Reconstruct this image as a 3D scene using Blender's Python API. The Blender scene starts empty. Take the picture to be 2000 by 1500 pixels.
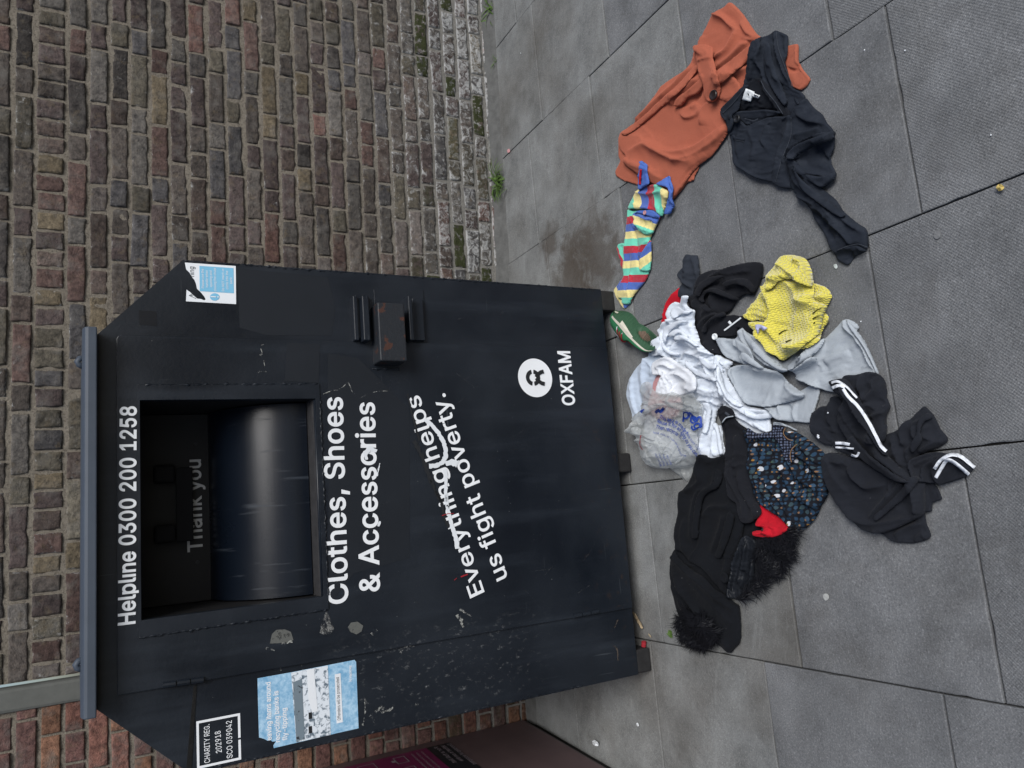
import bpy, math, random
import numpy as np
from mathutils import Matrix, Vector
from mathutils.geometry import tessellate_polygon, delaunay_2d_cdt

S = bpy.context.scene
COL = S.collection
# ------------------------------------------------------------------ camera
FPX, HORIZ, CAMH = 1490.0, 205.0, 1.75          # focal length / horizon in photo pixels (2000 x 1500), eye height in m
TH = math.atan((1000 - HORIZ) / FPX)
CR = np.array([1.0, 0, 0]); CF = np.array([0, math.cos(TH), -math.sin(TH)]); CU = np.array([0, math.sin(TH), math.cos(TH)])
CP = np.array([0, 0, CAMH])
cam = bpy.data.cameras.new("camera"); co = bpy.data.objects.new("camera", cam); COL.objects.link(co)
m = Matrix.Identity(4)
for i in range(3):
    m[i][0] = -CU[i]; m[i][1] = CR[i]; m[i][2] = -CF[i]; m[i][3] = CP[i]
co.matrix_world = m
cam.sensor_fit = 'HORIZONTAL'; cam.sensor_width = 36.0; cam.lens = FPX / 2000 * 36
cam.clip_start = 0.05; cam.clip_end = 500
S.camera = co
# ------------------------------------------------------------------ light
SUN_EL, SUN_ROT = math.radians(46), math.radians(145)
W = bpy.data.worlds.new("World"); S.world = W; W.use_nodes = True
wn = W.node_tree.nodes; wl = W.node_tree.links
sky = wn.new('ShaderNodeTexSky'); sky.sky_type = 'NISHITA'; sky.sun_disc = False
sky.sun_elevation = SUN_EL; sky.sun_rotation = SUN_ROT; sky.air_density = 1.0; sky.dust_density = 2.5; sky.ozone_density = 1.0
wn['Background'].inputs['Strength'].default_value = 0.05
wl.new(sky.outputs[0], wn['Background'].inputs['Color'])
sl = bpy.data.lights.new("sun", 'SUN'); sl.energy = 1.6; sl.angle = math.radians(28); sl.color = (1, 0.985, 0.965)
so = bpy.data.objects.new("sun", sl); COL.objects.link(so)
sd = Vector((math.sin(SUN_ROT) * math.cos(SUN_EL), math.cos(SUN_ROT) * math.cos(SUN_EL), math.sin(SUN_EL)))
so.rotation_euler = sd.to_track_quat('Z', 'Y').to_euler(); so.location = (0, -3, 6)
S.view_settings.view_transform = 'Standard'; S.view_settings.look = 'None'
S.view_settings.exposure = 0.9; S.view_settings.gamma = 1.0

# ------------------------------------------------------------------ pixel <-> place (photo measurements)
def ray(px, py):
    px = np.asarray(px, float)[..., None]; py = np.asarray(py, float)[..., None]
    return CR * (750 - py) + CU * (1000 - px) + CF * FPX
def G(px, py, z=0.0):
    d = ray(px, py); return CP + d * ((np.asarray(z) - CAMH) / d[..., 2])[..., None]
def onplane(px, py, p0, n):
    d = ray(px, py); return CP + d * (np.dot(p0 - CP, n) / (d @ n))[..., None]
def proj(P):
    v = P - CP; w = v @ CF
    return 1000 - FPX * (v @ CU) / w, 750 - FPX * (v @ CR) / w

# ------------------------------------------------------------------ noise
def _h(i, j, s):
    v = np.sin(i * 127.1 + j * 311.7 + s * 74.7) * 43758.5453
    return v - np.floor(v)
def vnoise(x, y, s=0):
    i = np.floor(x); j = np.floor(y); f = x - i; g = y - j
    f = f * f * (3 - 2 * f); g = g * g * (3 - 2 * g)
    a, b, c, d = _h(i, j, s), _h(i + 1, j, s), _h(i, j + 1, s), _h(i + 1, j + 1, s)
    return (a * (1 - f) + b * f) * (1 - g) + (c * (1 - f) + d * f) * g
def fbm(x, y, s=0, o=4):
    r = 0; a = 0.5
    for k in range(o):
        r = r + a * (vnoise(x, y, s + k) - 0.5); x = x * 2.03; y = y * 2.03; a *= 0.5
    return r

# ------------------------------------------------------------------ object helpers
def tag(o, label=None, cat=None, group=None, kind=None):
    if label: o['label'] = label
    if cat: o['category'] = cat
    if group: o['group'] = group
    if kind or cat: o['kind'] = kind or 'thing'
    return o
def empty(name, loc, label, cat, rz=0, group=None):
    o = bpy.data.objects.new(name, None); COL.objects.link(o); o.location = loc; o.rotation_euler = (0, 0, rz)
    o.empty_display_size = 0.1
    return tag(o, label, cat, group)
def mobj(name, V, Fc, mat, parent=None, smooth=False, uv=None, attrs=None, local=False):
    V = np.asarray(V, float)
    if parent is not None and not local:
        V = V - np.array(parent.location)
    me = bpy.data.meshes.new(name); me.from_pydata(V.tolist(), [], Fc if isinstance(Fc, list) else Fc.tolist())
    if uv is not None:
        ul = me.uv_layers.new(name="UVMap"); li = np.zeros(len(me.loops), int); me.loops.foreach_get('vertex_index', li)
        ul.data.foreach_set('uv', np.asarray(uv)[li].ravel())
    for k, a in (attrs or {}).items():
        a = np.asarray(a, float)
        if a.ndim == 1:
            at = me.attributes.new(k, 'FLOAT', 'POINT'); at.data.foreach_set('value', a)
        else:
            at = me.attributes.new(k, 'FLOAT_COLOR', 'POINT'); at.data.foreach_set('color', np.c_[a, np.ones(len(a))].ravel())
    if smooth: me.polygons.foreach_set('use_smooth', [True] * len(me.polygons))
    if mat: me.materials.append(mat)
    me.update()
    o = bpy.data.objects.new(name, me); COL.objects.link(o)
    if parent is not None: o.parent = parent
    return o
class MB:
    def __init__(s): s.v = []; s.f = []
    def add(s, V, F):
        n = len(s.v); s.v += [tuple(map(float, p)) for p in V]; s.f += [tuple(i + n for i in q) for q in F]; return s
    def box(s, a, b):
        (x0, y0, z0), (x1, y1, z1) = a, b
        return s.add([(x0, y0, z0), (x1, y0, z0), (x1, y1, z0), (x0, y1, z0), (x0, y0, z1), (x1, y0, z1), (x1, y1, z1), (x0, y1, z1)],
                     [(0, 3, 2, 1), (4, 5, 6, 7), (0, 1, 5, 4), (1, 2, 6, 5), (2, 3, 7, 6), (3, 0, 4, 7)])
    def tube(s, pts, r, n=8, closed=False):
        pts = [Vector(p) for p in pts]; rs = r if hasattr(r, '__len__') else [r] * len(pts); V = []; F = []
        for i, p in enumerate(pts):
            t = (pts[min(i + 1, len(pts) - 1)] - pts[max(i - 1, 0)]).normalized()
            u = t.cross(Vector((0.31, 0.2, 0.93))).normalized(); w = t.cross(u)
            for k in range(n):
                a = 2 * math.pi * k / n; V.append(p + (u * math.cos(a) + w * math.sin(a)) * rs[i])
        for i in range(len(pts) - 1):
            for k in range(n):
                F.append((i * n + k, i * n + (k + 1) % n, (i + 1) * n + (k + 1) % n, (i + 1) * n + k))
        F.append(tuple(range(n))[::-1]); F.append(tuple(range((len(pts) - 1) * n, len(pts) * n)))
        return s.add(V, F)
    def obj(s, name, mat, parent=None, local=False, bevel=0, smooth=False):
        o = mobj(name, s.v, s.f, mat, parent, smooth, local=local)
        if bevel:
            b = o.modifiers.new('bevel', 'BEVEL'); b.width = bevel; b.segments = 2; b.limit_method = 'ANGLE'
        return o

# ------------------------------------------------------------------ material helpers
class NT:
    def __init__(s, name, rough=0.8, spec=0.3, col=None):
        s.m = bpy.data.materials.new(name); s.m.use_nodes = True; s.t = s.m.node_tree; s.n = s.t.nodes; s.l = s.t.links
        s.b = s.n['Principled BSDF']; s.b.inputs['Roughness'].default_value = rough; s.b.inputs['Specular IOR Level'].default_value = spec
        if col: s.b.inputs['Base Color'].default_value = (*col, 1)
    def new(s, t, **k):
        n = s.n.new(t)
        for a, v in k.items(): setattr(n, a, v)
        return n
    def set(s, sock, v):
        if hasattr(v, 'is_output'): s.l.new(v, sock)
        elif hasattr(v, '__len__'): sock.default_value = (*v, 1) if len(v) == 3 and len(sock.default_value) == 4 else v
        else: sock.default_value = v
    def coord(s, k='Object'): return s.new('ShaderNodeTexCoord').outputs[k]
    def attr(s, name, out='Color'): return s.new('ShaderNodeAttribute', attribute_name=name).outputs[out]
    def mapping(s, v, scale=(1, 1, 1), rot=(0, 0, 0), loc=(0, 0, 0)):
        n = s.new('ShaderNodeMapping'); s.l.new(v, n.inputs[0]); n.inputs['Scale'].default_value = scale
        n.inputs['Rotation'].default_value = rot; n.inputs['Location'].default_value = loc; return n.outputs[0]
    def noise(s, v, scale, detail=4, rough=0.5, out=0, dist=0):
        n = s.new('ShaderNodeTexNoise'); s.l.new(v, n.inputs['Vector']); n.inputs['Scale'].default_value = scale
        n.inputs['Detail'].default_value = detail; n.inputs['Roughness'].default_value = rough; n.inputs['Distortion'].default_value = dist
        return n.outputs[out]
    def voro(s, v, scale, feature='F1', out='Distance', rnd=1):
        n = s.new('ShaderNodeTexVoronoi', feature=feature); s.l.new(v, n.inputs['Vector']); n.inputs['Scale'].default_value = scale
        n.inputs['Randomness'].default_value = rnd; return n.outputs[out]
    def ramp(s, v, stops, interp='LINEAR'):
        n = s.new('ShaderNodeValToRGB'); e = n.color_ramp; e.interpolation = interp
        while len(e.elements) < len(stops): e.elements.new(0.5)
        for el, (p, c) in zip(e.elements, stops):
            el.position = p; el.color = (c, c, c, 1) if not hasattr(c, '__len__') else (*c, 1)
        s.set(n.inputs[0], v); return n.outputs[0]
    def mix(s, f, a, b, mode='MIX'):
        n = s.new('ShaderNodeMix', data_type='RGBA', blend_type=mode); s.set(n.inputs[0], f); s.set(n.inputs[6], a); s.set(n.inputs[7], b); return n.outputs[2]
    def math(s, op, a, b=0.0, c=None):
        n = s.new('ShaderNodeMath', operation=op); s.set(n.inputs[0], a); s.set(n.inputs[1], b)
        if c is not None: s.set(n.inputs[2], c)
        return n.outputs[0]
    def sep(s, v):
        n = s.new('ShaderNodeSeparateXYZ'); s.l.new(v, n.inputs[0]); return n.outputs
    def bump(s, h, dist=0.002, strength=1.0, prev=None):
        n = s.new('ShaderNodeBump'); s.l.new(h, n.inputs['Height']); n.inputs['Distance'].default_value = dist; n.inputs['Strength'].default_value = strength
        if prev is not None: s.l.new(prev, n.inputs['Normal'])
        return n.outputs[0]
    def base(s, c): s.set(s.b.inputs['Base Color'], c); return s
    def rough(s, c): s.set(s.b.inputs['Roughness'], c); return s
    def normal(s, c): s.l.new(c, s.b.inputs['Normal']); return s

def plain(name, col, rough=0.6, spec=0.3, metallic=0, var=0.15, scale=30, bump=0.0):
    t = NT(name, rough, spec); v = t.coord('Object')
    f = t.noise(v, scale, 5, 0.6)
    t.base(t.mix(f, [c * (1 - var) for c in col], [min(1, c * (1 + var)) for c in col]))
    t.b.inputs['Metallic'].default_value = metallic
    if bump: t.normal(t.bump(f, bump))
    return t.m

# bricks: per-brick tint, grime, salt bloom near the ground, moss on a few
def brick_mat(name, salt=True):
    t = NT(name, 0.9, 0.2); v = t.coord('Object'); tint = t.attr('tint'); ms = t.attr('moss', 'Fac'); wear = t.attr('salt', 'Fac')
    n1 = t.noise(v, 55, 6, 0.65); n2 = t.noise(v, 14, 4, 0.6); n3 = t.noise(v, 160, 4, 0.7)
    c = t.mix(t.ramp(n1, [(0.32, 0.0), (0.68, 1.0)]), t.mix(1.0, tint, (0.55, 0.55, 0.57), 'MULTIPLY'), t.mix(1.0, tint, (1.55, 1.52, 1.48), 'MULTIPLY'))
    n5 = t.noise(t.mapping(v, loc=(3, 1, 7)), 19, 5, 0.65, dist=0.4); n6 = t.noise(t.mapping(v, loc=(9, 4, 2)), 24, 5, 0.65)
    c = t.mix(t.ramp(n5, [(0.52, 0.0), (0.68, 0.65)]), c, t.mix(1.0, c, (0.42, 0.42, 0.44), 'MULTIPLY')); c = t.mix(t.ramp(n6, [(0.55, 0.0), (0.7, 0.5)]), c, (0.125, 0.098, 0.062))
    c = t.mix(t.ramp(n2, [(0.5, 0.0), (0.7, 0.55)]), c, (0.15, 0.143, 0.132))
    c = t.mix(t.ramp(n3, [(0.27, 0.85), (0.36, 0.0)]), c, (0.02, 0.018, 0.016))
    if salt:
        sn = t.noise(v, 28, 7, 0.7, dist=1.2); rim = t.attr('rim', 'Fac')
        k = t.math('ADD', sn, t.math('MULTIPLY', rim, 0.16)); k = t.math('ADD', k, t.math('MULTIPLY', wear, 0.22))
        c = t.mix(t.ramp(k, [(0.64, 0.0), (0.80, 0.75)]), c, (0.42, 0.43, 0.43))
    mn = t.noise(v, 40, 5, 0.65)
    c = t.mix(t.math('MULTIPLY', ms, t.ramp(mn, [(0.38, 0.0), (0.5, 1.0)])), c, t.mix(n3, (0.018, 0.022, 0.009), (0.045, 0.052, 0.020)))
    t.base(c)
    h = t.math('ADD', t.math('MULTIPLY', n1, 0.7), t.math('MULTIPLY', n3, 0.5))
    t.normal(t.bump(h, 0.009, 1.0))
    return t.m
def mortar_mat():
    t = NT('mortar', 0.95, 0.15); v = t.coord('Object')
    n1 = t.noise(v, 120, 5, 0.7); n2 = t.noise(v, 6, 4, 0.6); n3 = t.noise(v, 400, 2, 0.6)
    c = t.mix(n2, (0.135, 0.12, 0.098), (0.245, 0.222, 0.185))
    c = t.mix(t.ramp(n1, [(0.35, 0.7), (0.5, 0.0)]), c, (0.07, 0.06, 0.05))
    c = t.mix(t.ramp(n3, [(0.62, 0.0), (0.72, 0.7)]), c, (0.42, 0.37, 0.3))
    z = t.sep(v)[2]
    low = t.ramp(z, [(0.25, 1.0), (0.75, 0.0)])
    c = t.mix(t.math('MULTIPLY', low, 0.6), c, t.mix(n1, (0.10, 0.103, 0.10), (0.26, 0.265, 0.262)))
    t.base(c); t.normal(t.bump(n1, 0.006, 1.0)); return t.m
M = {}
M['brick'] = brick_mat('old_brick'); M['redbrick'] = brick_mat('red_brick', False); M['mortar'] = mortar_mat()

STAINS = [(*G(1165, 500)[:2], 0.26), (*G(1120, 545)[:2], 0.22), (*G(1075, 470)[:2], 0.12)]
def slab_mat():
    t = NT('paving_stone', 0.85, 0.3); v = t.coord('Object'); tint = t.attr('tint'); stud = t.attr('stud', 'Fac'); wash = t.attr('wash', 'Fac')
    n1 = t.noise(v, 210, 4, 0.8); n2 = t.noise(v, 5, 6, 0.62); n3 = t.noise(v, 45, 6, 0.65); n4 = t.noise(v, 1.6, 3, 0.5)
    c = t.mix(t.ramp(n2, [(0.3, 0.0), (0.7, 1.0)]), t.mix(1.0, tint, (0.70, 0.705, 0.71), 'MULTIPLY'), t.mix(1.0, tint, (1.22, 1.22, 1.22), 'MULTIPLY'))
    c = t.mix(t.ramp(n1, [(0.30, 0.9), (0.47, 0.0)]), c, t.mix(1.0, c, (0.42, 0.42, 0.44), 'MULTIPLY'))
    c = t.mix(t.ramp(n1, [(0.54, 0.0), (0.70, 0.9)]), c, t.mix(1.0, c, (2.0, 2.0, 2.0), 'MULTIPLY'))
    # pale scuffed wash on the older slabs by the wall
    w = t.math('MULTIPLY', wash, t.ramp(t.noise(v, 7, 9, 0.75, dist=0.15), [(0.38, 0.0), (0.72, 1.0)]))
    c = t.mix(t.math('MULTIPLY', w, 0.5), c, (0.30, 0.315, 0.315))
    c = t.mix(t.math('MULTIPLY', t.math('MULTIPLY', wash, t.ramp(n4, [(0.5, 0.0), (0.65, 0.6)])), 0.8), c, (0.075, 0.065, 0.053))
    n6 = t.noise(v, 2.4, 6, 0.7, dist=0.4); c = t.mix(t.ramp(n6, [(0.50, 0.0), (0.66, 0.55)]), c, t.mix(1.0, c, (0.62, 0.60, 0.57), 'MULTIPLY'))
    n7 = t.noise(t.mapping(v, scale=(3, 26, 1), rot=(0, 0, 0.6)), 1.0, 6, 0.7); c = t.mix(t.math('MULTIPLY', wash, t.ramp(n7, [(0.56, 0.0), (0.74, 0.32)])), c, (0.31, 0.325, 0.325))
    for cx_, cy_, rr_ in STAINS:      # old brown spill marks on the stone
        dv = t.new('ShaderNodeVectorMath', operation='DISTANCE'); t.l.new(v, dv.inputs[0]); dv.inputs[1].default_value = (cx_, cy_, 0)
        k_ = t.math('ADD', t.math('DIVIDE', dv.outputs['Value'], rr_), t.math('MULTIPLY', t.math('SUBTRACT', t.noise(v, 11, 6, 0.7, dist=0.5), 0.5), 2.2))
        c = t.mix(t.ramp(k_, [(0.35, 0.72), (0.95, 0.0)]), c, t.mix(n3, (0.042, 0.033, 0.026), (0.085, 0.07, 0.056)))
    # dark spots: old gum and oil
    g = t.voro(v, 3.1); gm = t.ramp(t.math('ADD', g, t.math('MULTIPLY', n3, 0.04)), [(0.045, 1.0), (0.055, 0.0)])
    c = t.mix(t.math('MULTIPLY', gm, 0.6), c, (0.05, 0.05, 0.052))
    s2 = t.voro(v, 21); sm = t.ramp(s2, [(0.028, 1.0), (0.045, 0.0)]); s3 = t.noise(v, 3.3, 2, 0.5)
    c = t.mix(t.math('MULTIPLY', sm, t.ramp(s3, [(0.52, 0.0), (0.58, 0.9)])), c, (0.04, 0.04, 0.042))
    t.base(c)
    mp = t.mapping(v, rot=(0, 0, -math.radians(10.4)))
    xyz = t.sep(mp); fx = t.math('SINE', t.math('MULTIPLY', xyz[0], 2 * math.pi / 0.0085)); fy = t.math('SINE', t.math('MULTIPLY', xyz[1], 2 * math.pi / 0.0085))
    st = t.math('MULTIPLY', t.math('MULTIPLY', fx, fy), stud)
    c2 = t.mix(t.math('MULTIPLY', t.ramp(st, [(0.1, 0.0), (0.8, 1.0)]), 0.22), c, t.mix(1.0, c, (1.8, 1.8, 1.8), 'MULTIPLY')); t.base(c2)
    b1 = t.bump(t.math('ADD', t.math('MULTIPLY', n1, 0.5), t.math('MULTIPLY', n3, 0.8)), 0.0028, 0.9)
    t.normal(t.bump(st, 0.0006, 0.7, b1))
    return t.m
M['slab'] = slab_mat()
M['joint'] = plain('joint_dirt', (0.022, 0.022, 0.021), 0.95, 0.1, scale=80, var=0.5)
M['fillet'] = plain('cement_fillet', (0.10, 0.102, 0.10), 0.9, 0.2, scale=25, var=0.45, bump=0.006)

def paint_mat():
    t = NT('black_painted_steel', 0.45, 0.4); v = t.coord('Object'); xyz = t.sep(v)
    n1 = t.noise(t.mapping(v, scale=(14, 14, 1.6)), 1.0, 5, 0.6); n2 = t.noise(v, 3.0, 4, 0.5); n3 = t.noise(v, 90, 4, 0.6)
    c = t.mix(t.ramp(n2, [(0.35, 0.0), (0.65, 1.0)]), (0.0046, 0.0070, 0.0115), (0.0098, 0.0138, 0.0205))
    c = t.mix(t.ramp(n1, [(0.52, 0.0), (0.76, 0.5)]), c, (0.024, 0.031, 0.042))
    # hairline scratches
    sc = t.noise(t.mapping(v, scale=(3, 3, 90), rot=(0, 0.5, 0)), 1.0, 2, 0.4); sc2 = t.noise(t.mapping(v, scale=(60, 3, 2.5), rot=(0, 0.15, 0)), 1.0, 3, 0.5)
    big = t.noise(v, 5, 3, 0.5)
    c = t.mix(t.math('MULTIPLY', t.ramp(sc, [(0.72, 0.0), (0.76, 0.6)]), t.ramp(big, [(0.5, 0), (0.62, 1)])), c, (0.09, 0.10, 0.11))
    c = t.mix(t.math('MULTIPLY', t.ramp(sc2, [(0.70, 0.0), (0.75, 0.6)]), t.ramp(big, [(0.45, 0), (0.6, 1)])), c, (0.06, 0.07, 0.08))
    # glue residue and peeled bits on the left end panel
    gx = t.ramp(xyz[0], [(0.02, 0.3), (0.10, 1.0), (0.22, 1.0), (0.30, 0.0)]); gz = t.ramp(t.math('MULTIPLY', xyz[2], 0.5), [(0.20, 0.0), (0.30, 1.0), (0.53, 1.0), (0.60, 0.0)])
    gm = t.math('MULTIPLY', gx, gz)
    pn = t.noise(t.mapping(v, scale=(60, 60, 34)), 1.0, 6, 0.75)
    c = t.mix(t.math('MULTIPLY', gm, t.ramp(pn, [(0.56, 0.0), (0.66, 0.22), (0.74, 0.9)])), c, (0.34, 0.35, 0.35))
    wn_ = t.noise(v, 160, 2, 0.5); wr = t.noise(v, 7, 2, 0.5)
    c = t.mix(t.math('MULTIPLY', t.ramp(wn_, [(0.77, 0.0), (0.79, 0.8)]), t.ramp(wr, [(0.5, 0.0), (0.6, 1.0)])), c, (0.25, 0.26, 0.26))
    # rust freckles low down
    rz = t.ramp(xyz[2], [(0.02, 1.0), (0.3, 0.0)])
    c = t.mix(t.math('MULTIPLY', rz, t.ramp(t.noise(v, 34, 5, 0.7), [(0.6, 0.0), (0.68, 0.7)])), c, (0.035, 0.022, 0.016))
    t.base(c); t.rough(t.ramp(n2, [(0.3, 0.30), (0.7, 0.52)]))
    t.normal(t.bump(t.math('ADD', t.math('MULTIPLY', n3, 0.10), n2), 0.012, 0.35)); return t.m
M['paint'] = paint_mat()
def rustpaint():
    t = NT('chipped_paint', 0.5, 0.4); v = t.coord('Object'); n = t.noise(v, 22, 5, 0.6); n3 = t.noise(v, 150, 3, 0.6)
    c = t.mix(t.ramp(n, [(0.57, 0.0), (0.59, 1.0)]), t.mix(n3, (0.010, 0.012, 0.016), (0.022, 0.026, 0.032)), t.mix(n3, (0.035, 0.016, 0.012), (0.08, 0.036, 0.026)))
    t.base(c); t.normal(t.bump(n3, 0.002, 0.4)); return t.m
M['rust'] = rustpaint()
def gloss_drum():
    t = NT('worn_drum_steel', 0.3, 0.22); v = t.coord('Object')
    n = t.noise(t.mapping(v, scale=(2, 40, 40)), 1.0, 4, 0.6); s = t.noise(t.mapping(v, scale=(50, 4, 4)), 1.0, 3, 0.6); n2 = t.noise(v, 6, 4, 0.6)
    c = t.mix(t.ramp(s, [(0.62, 0), (0.72, 0.7)]), (0.004, 0.0065, 0.0115), (0.03, 0.038, 0.05))
    t.base(c); t.rough(t.math('ADD', t.ramp(n2, [(0.3, 0.26), (0.7, 0.32)]), t.math('MULTIPLY', t.ramp(s, [(0.6, 0), (0.7, 1)]), 0.2)))
    t.normal(t.bump(n, 0.001, 0.2)); return t.m
M['drum'] = gloss_drum()
M['lidpaint'] = plain('weathered_grey_paint', (0.05, 0.064, 0.086), 0.55, 0.35, scale=7, var=0.3)
M['darkin'] = plain('dark_inner_steel', (0.012, 0.012, 0.013), 0.6, 0.3, scale=12, var=0.3)
M['blackin'] = plain('black_steel', (0.005, 0.005, 0.006), 0.7, 0.2)  # even near-black for the chute handle and its brackets
M['sill'] = plain('dusty_sill', (0.03, 0.03, 0.032), 0.6, 0.3, scale=30, var=0.6)
def vinyl(name, col, wear=0.0, rough=0.5):
    t = NT(name, rough, 0.3); v = t.coord('Object'); n = t.noise(v, 45, 6, 0.7); n2 = t.noise(v, 4, 3, 0.5)
    c = t.mix(t.ramp(n2, [(0.35, 0), (0.7, 1)]), [k * 0.9 for k in col], col)
    if wear: c = t.mix(t.ramp(t.math('ADD', t.math('MULTIPLY', n, 0.8), t.math('MULTIPLY', n2, 0.3)), [(0.70 - wear, 0.0), (0.73 - wear, 1.0)]), c, (0.02, 0.022, 0.026))
    t.base(c); return t.m
M['white'] = vinyl('white_vinyl', (0.80, 0.83, 0.86), 0.0); M['whiteworn'] = vinyl('worn_white_vinyl', (0.78, 0.81, 0.84), 0.08)
M['greyvinyl'] = vinyl('grey_vinyl', (0.5, 0.5, 0.5), 0.03)
M['spray'] = vinyl('white_spray_paint', (0.72, 0.76, 0.80), 0.04); M['blackvinyl'] = vinyl('black_vinyl', (0.018, 0.02, 0.023))
M['redmark'] = vinyl('red_marker', (0.35, 0.02, 0.03)); M['skyblue'] = vinyl('pale_blue_print', (0.20, 0.50, 0.72)); M['stickwhite'] = vinyl('sticker_paper', (0.78, 0.82, 0.86))
M['peel'] = None; 
def residue(name, col, cut):
    t = NT(name, 0.7, 0.2); v = t.coord('Object'); n = t.noise(v, 60, 6, 0.75); n2 = t.noise(v, 14, 3, 0.6); t.base(t.mix(n, [k * 0.7 for k in col], col))
    tr = t.new('ShaderNodeBsdfTransparent'); mx = t.new('ShaderNodeMixShader'); t.l.new(t.ramp(t.math('ADD', t.math('MULTIPLY', n, 0.7), t.math('MULTIPLY', n2, 0.3)), [(cut, 1.0), (cut + 0.09, 0.0)]), mx.inputs[0])
    t.l.new(t.b.outputs[0], mx.inputs[1]); t.l.new(tr.outputs[0], mx.inputs[2]); t.l.new(mx.outputs[0], t.n['Material Output'].inputs['Surface']); return t.m
M['peel'] = residue('peeled_paper', (0.34, 0.35, 0.33), 0.47); M['peelgrey'] = residue('old_adhesive', (0.12, 0.125, 0.118), 0.36)

# ------------------------------------------------------------------ the setting: ground
AL = math.radians(10.4); E1 = np.array([math.cos(AL), math.sin(AL)]); E2 = np.array([-math.sin(AL), math.cos(AL)])
o = mobj('ground', [(-60, -60, -0.012), (60, -60, -0.012), (60, 60, -0.012), (-60, 60, -0.012)], [(0, 1, 2, 3)], M['joint']); tag(o, kind='structure')
random.seed(3); rng = np.random.default_rng(3)
cols = [-2.9, -2.3, -1.72, -1.115, -0.52, 0.047, 0.617, 1.178, 1.715, 2.3, 2.9, 3.5, 4.1]
known = {2: [2.346], 3: [1.229, 1.795, 2.346], 4: [1.084, 1.649, 2.27], 5: [1.229, 1.80, 2.36], 6: [1.072, 1.654, 2.222], 7: [1.231, 1.792, 2.34, 2.857], 8: [1.1, 1.66, 2.2, 2.72]}
V = []; Fc = []; tints = []; stud = []; wash = []
gap = 0.002; bev = 0.003
for ci in range(len(cols) - 1):
    ks = known.get(ci, [1.15 + 0.07 * (ci % 2), 1.72, 2.3])
    br = list(ks)
    while br[0] > -4: br.insert(0, br[0] - 0.57)
    while br[-1] < 3.6: br.append(br[-1] + 0.57)
    for j in range(len(br) - 1):
        x0, x1, y0, y1 = cols[ci], cols[ci + 1], br[j], br[j + 1]
        if y1 < -1.5: continue
        dz = rng.normal(0, 0.0013); tx, ty = rng.normal(0, 0.0012, 2)
        near = (y0 + y1) / 2
        b = 0.150 + rng.normal(0, 0.008); wsh = 1.0 if (near > 1.95 or (x0 < -0.4 and near > 1.6)) else 0.12
        if ci in (4,) and 1.6 < near < 2.6: wsh = 1.0
        t = np.array([b * 0.965, b * 1.0, b * 1.04])
        if wsh == 1.0: t = np.array([0.158, 0.163, 0.162]) * (1 + rng.normal(0, 0.05))
        sdv = 1.0 if (near < 1.09 and x0 > -0.6) else (0.55 if near < 1.09 else 0)
        n0 = len(V); NE = 26; ring = []
        for (ax, ay, bx_, by_) in ((0, 0, 1, 0), (1, 0, 1, 1), (1, 1, 0, 1), (0, 1, 0, 0)):
            for q in range(NE): t_ = q / NE; ring.append((ax + (bx_ - ax) * t_, ay + (by_ - ay) * t_))
        ring = np.array(ring); nr_ = len(ring); gx_ = x0 + ring[:, 0] * (x1 - x0); gy_ = y0 + ring[:, 1] * (y1 - y0)
        ch = 0.0018 * fbm(gx_ * 34 + ci * 7.3, gy_ * 34 + j * 3.1, 60 + ci, 3); ch = np.where(fbm(gx_ * 11 + ci, gy_ * 11 + j, 80, 2) > 0.2, ch + 0.002, ch)
        for (ins, z) in ((gap, -0.014), (gap, -bev * 0.5), (gap + bev, 0.0)):
            for (rx, ry), c_ in zip(ring, ch):
                ii = ins + max(0.0, c_ + 0.0002) * (1 if z > -0.01 else 0.3)
                xx = min(max(x0 + rx * (x1 - x0), x0 + ii), x1 - ii); yy = min(max(y0 + ry * (y1 - y0), y0 + ii), y1 - ii)
                p = E1 * xx + E2 * yy; V.append((p[0], p[1], z + ((dz + tx * (1 - 2 * rx) + ty * (1 - 2 * ry)) if z > -0.01 else 0) - 0.002)); tints.append(t); stud.append(sdv); wash.append(wsh)
        for r in range(2):
            for k in range(nr_): Fc.append((n0 + r * nr_ + k, n0 + r * nr_ + (k + 1) % nr_, n0 + (r + 1) * nr_ + (k + 1) % nr_, n0 + (r + 1) * nr_ + k))
        Fc.append(tuple(range(n0 + 2 * nr_, n0 + 3 * nr_)))
o = mobj('pavement', V, Fc, M['slab'], attrs={'tint': np.array(tints), 'stud': stud, 'wash': wash}); tag(o, kind='structure')

# ------------------------------------------------------------------ the setting: brick wall
wa = G(950, 0); wb = G(1031, 1398); WD = (wa - wb) / np.linalg.norm(wa - wb); WNI = np.array([-WD[1], WD[0], 0]); WY = math.atan2(WD[1], WD[0])
def wall_sz(px, py):
    P = onplane(px, py, wb, WNI); return float((P - wb) @ WD), float(P[2])
PAL = np.array([(0.084, 0.070, 0.060), (0.082, 0.057, 0.056), (0.092, 0.083, 0.056), (0.098, 0.093, 0.084), (0.112, 0.058, 0.048), (0.150, 0.115, 0.055), (0.068, 0.070, 0.078), (0.095, 0.066, 0.055), (0.17, 0.072, 0.055), (0.150, 0.128, 0.118), (0.055, 0.050, 0.048)])
PAL = 0.52 * PAL + 0.48 * PAL.mean(1, keepdims=True) * np.array([1.06, 0.99, 0.95])
PW = np.array([0.20, 0.17, 0.13, 0.11, 0.08, 0.035, 0.08, 0.10, 0.02, 0.03, 0.06]); PW = PW / PW.sum()
RPAL = np.array([(0.20, 0.10, 0.08), (0.18, 0.098, 0.088), (0.155, 0.09, 0.082), (0.22, 0.12, 0.08), (0.14, 0.085, 0.078)])
strip_s = wall_sz(80, 1352)[0]
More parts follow.
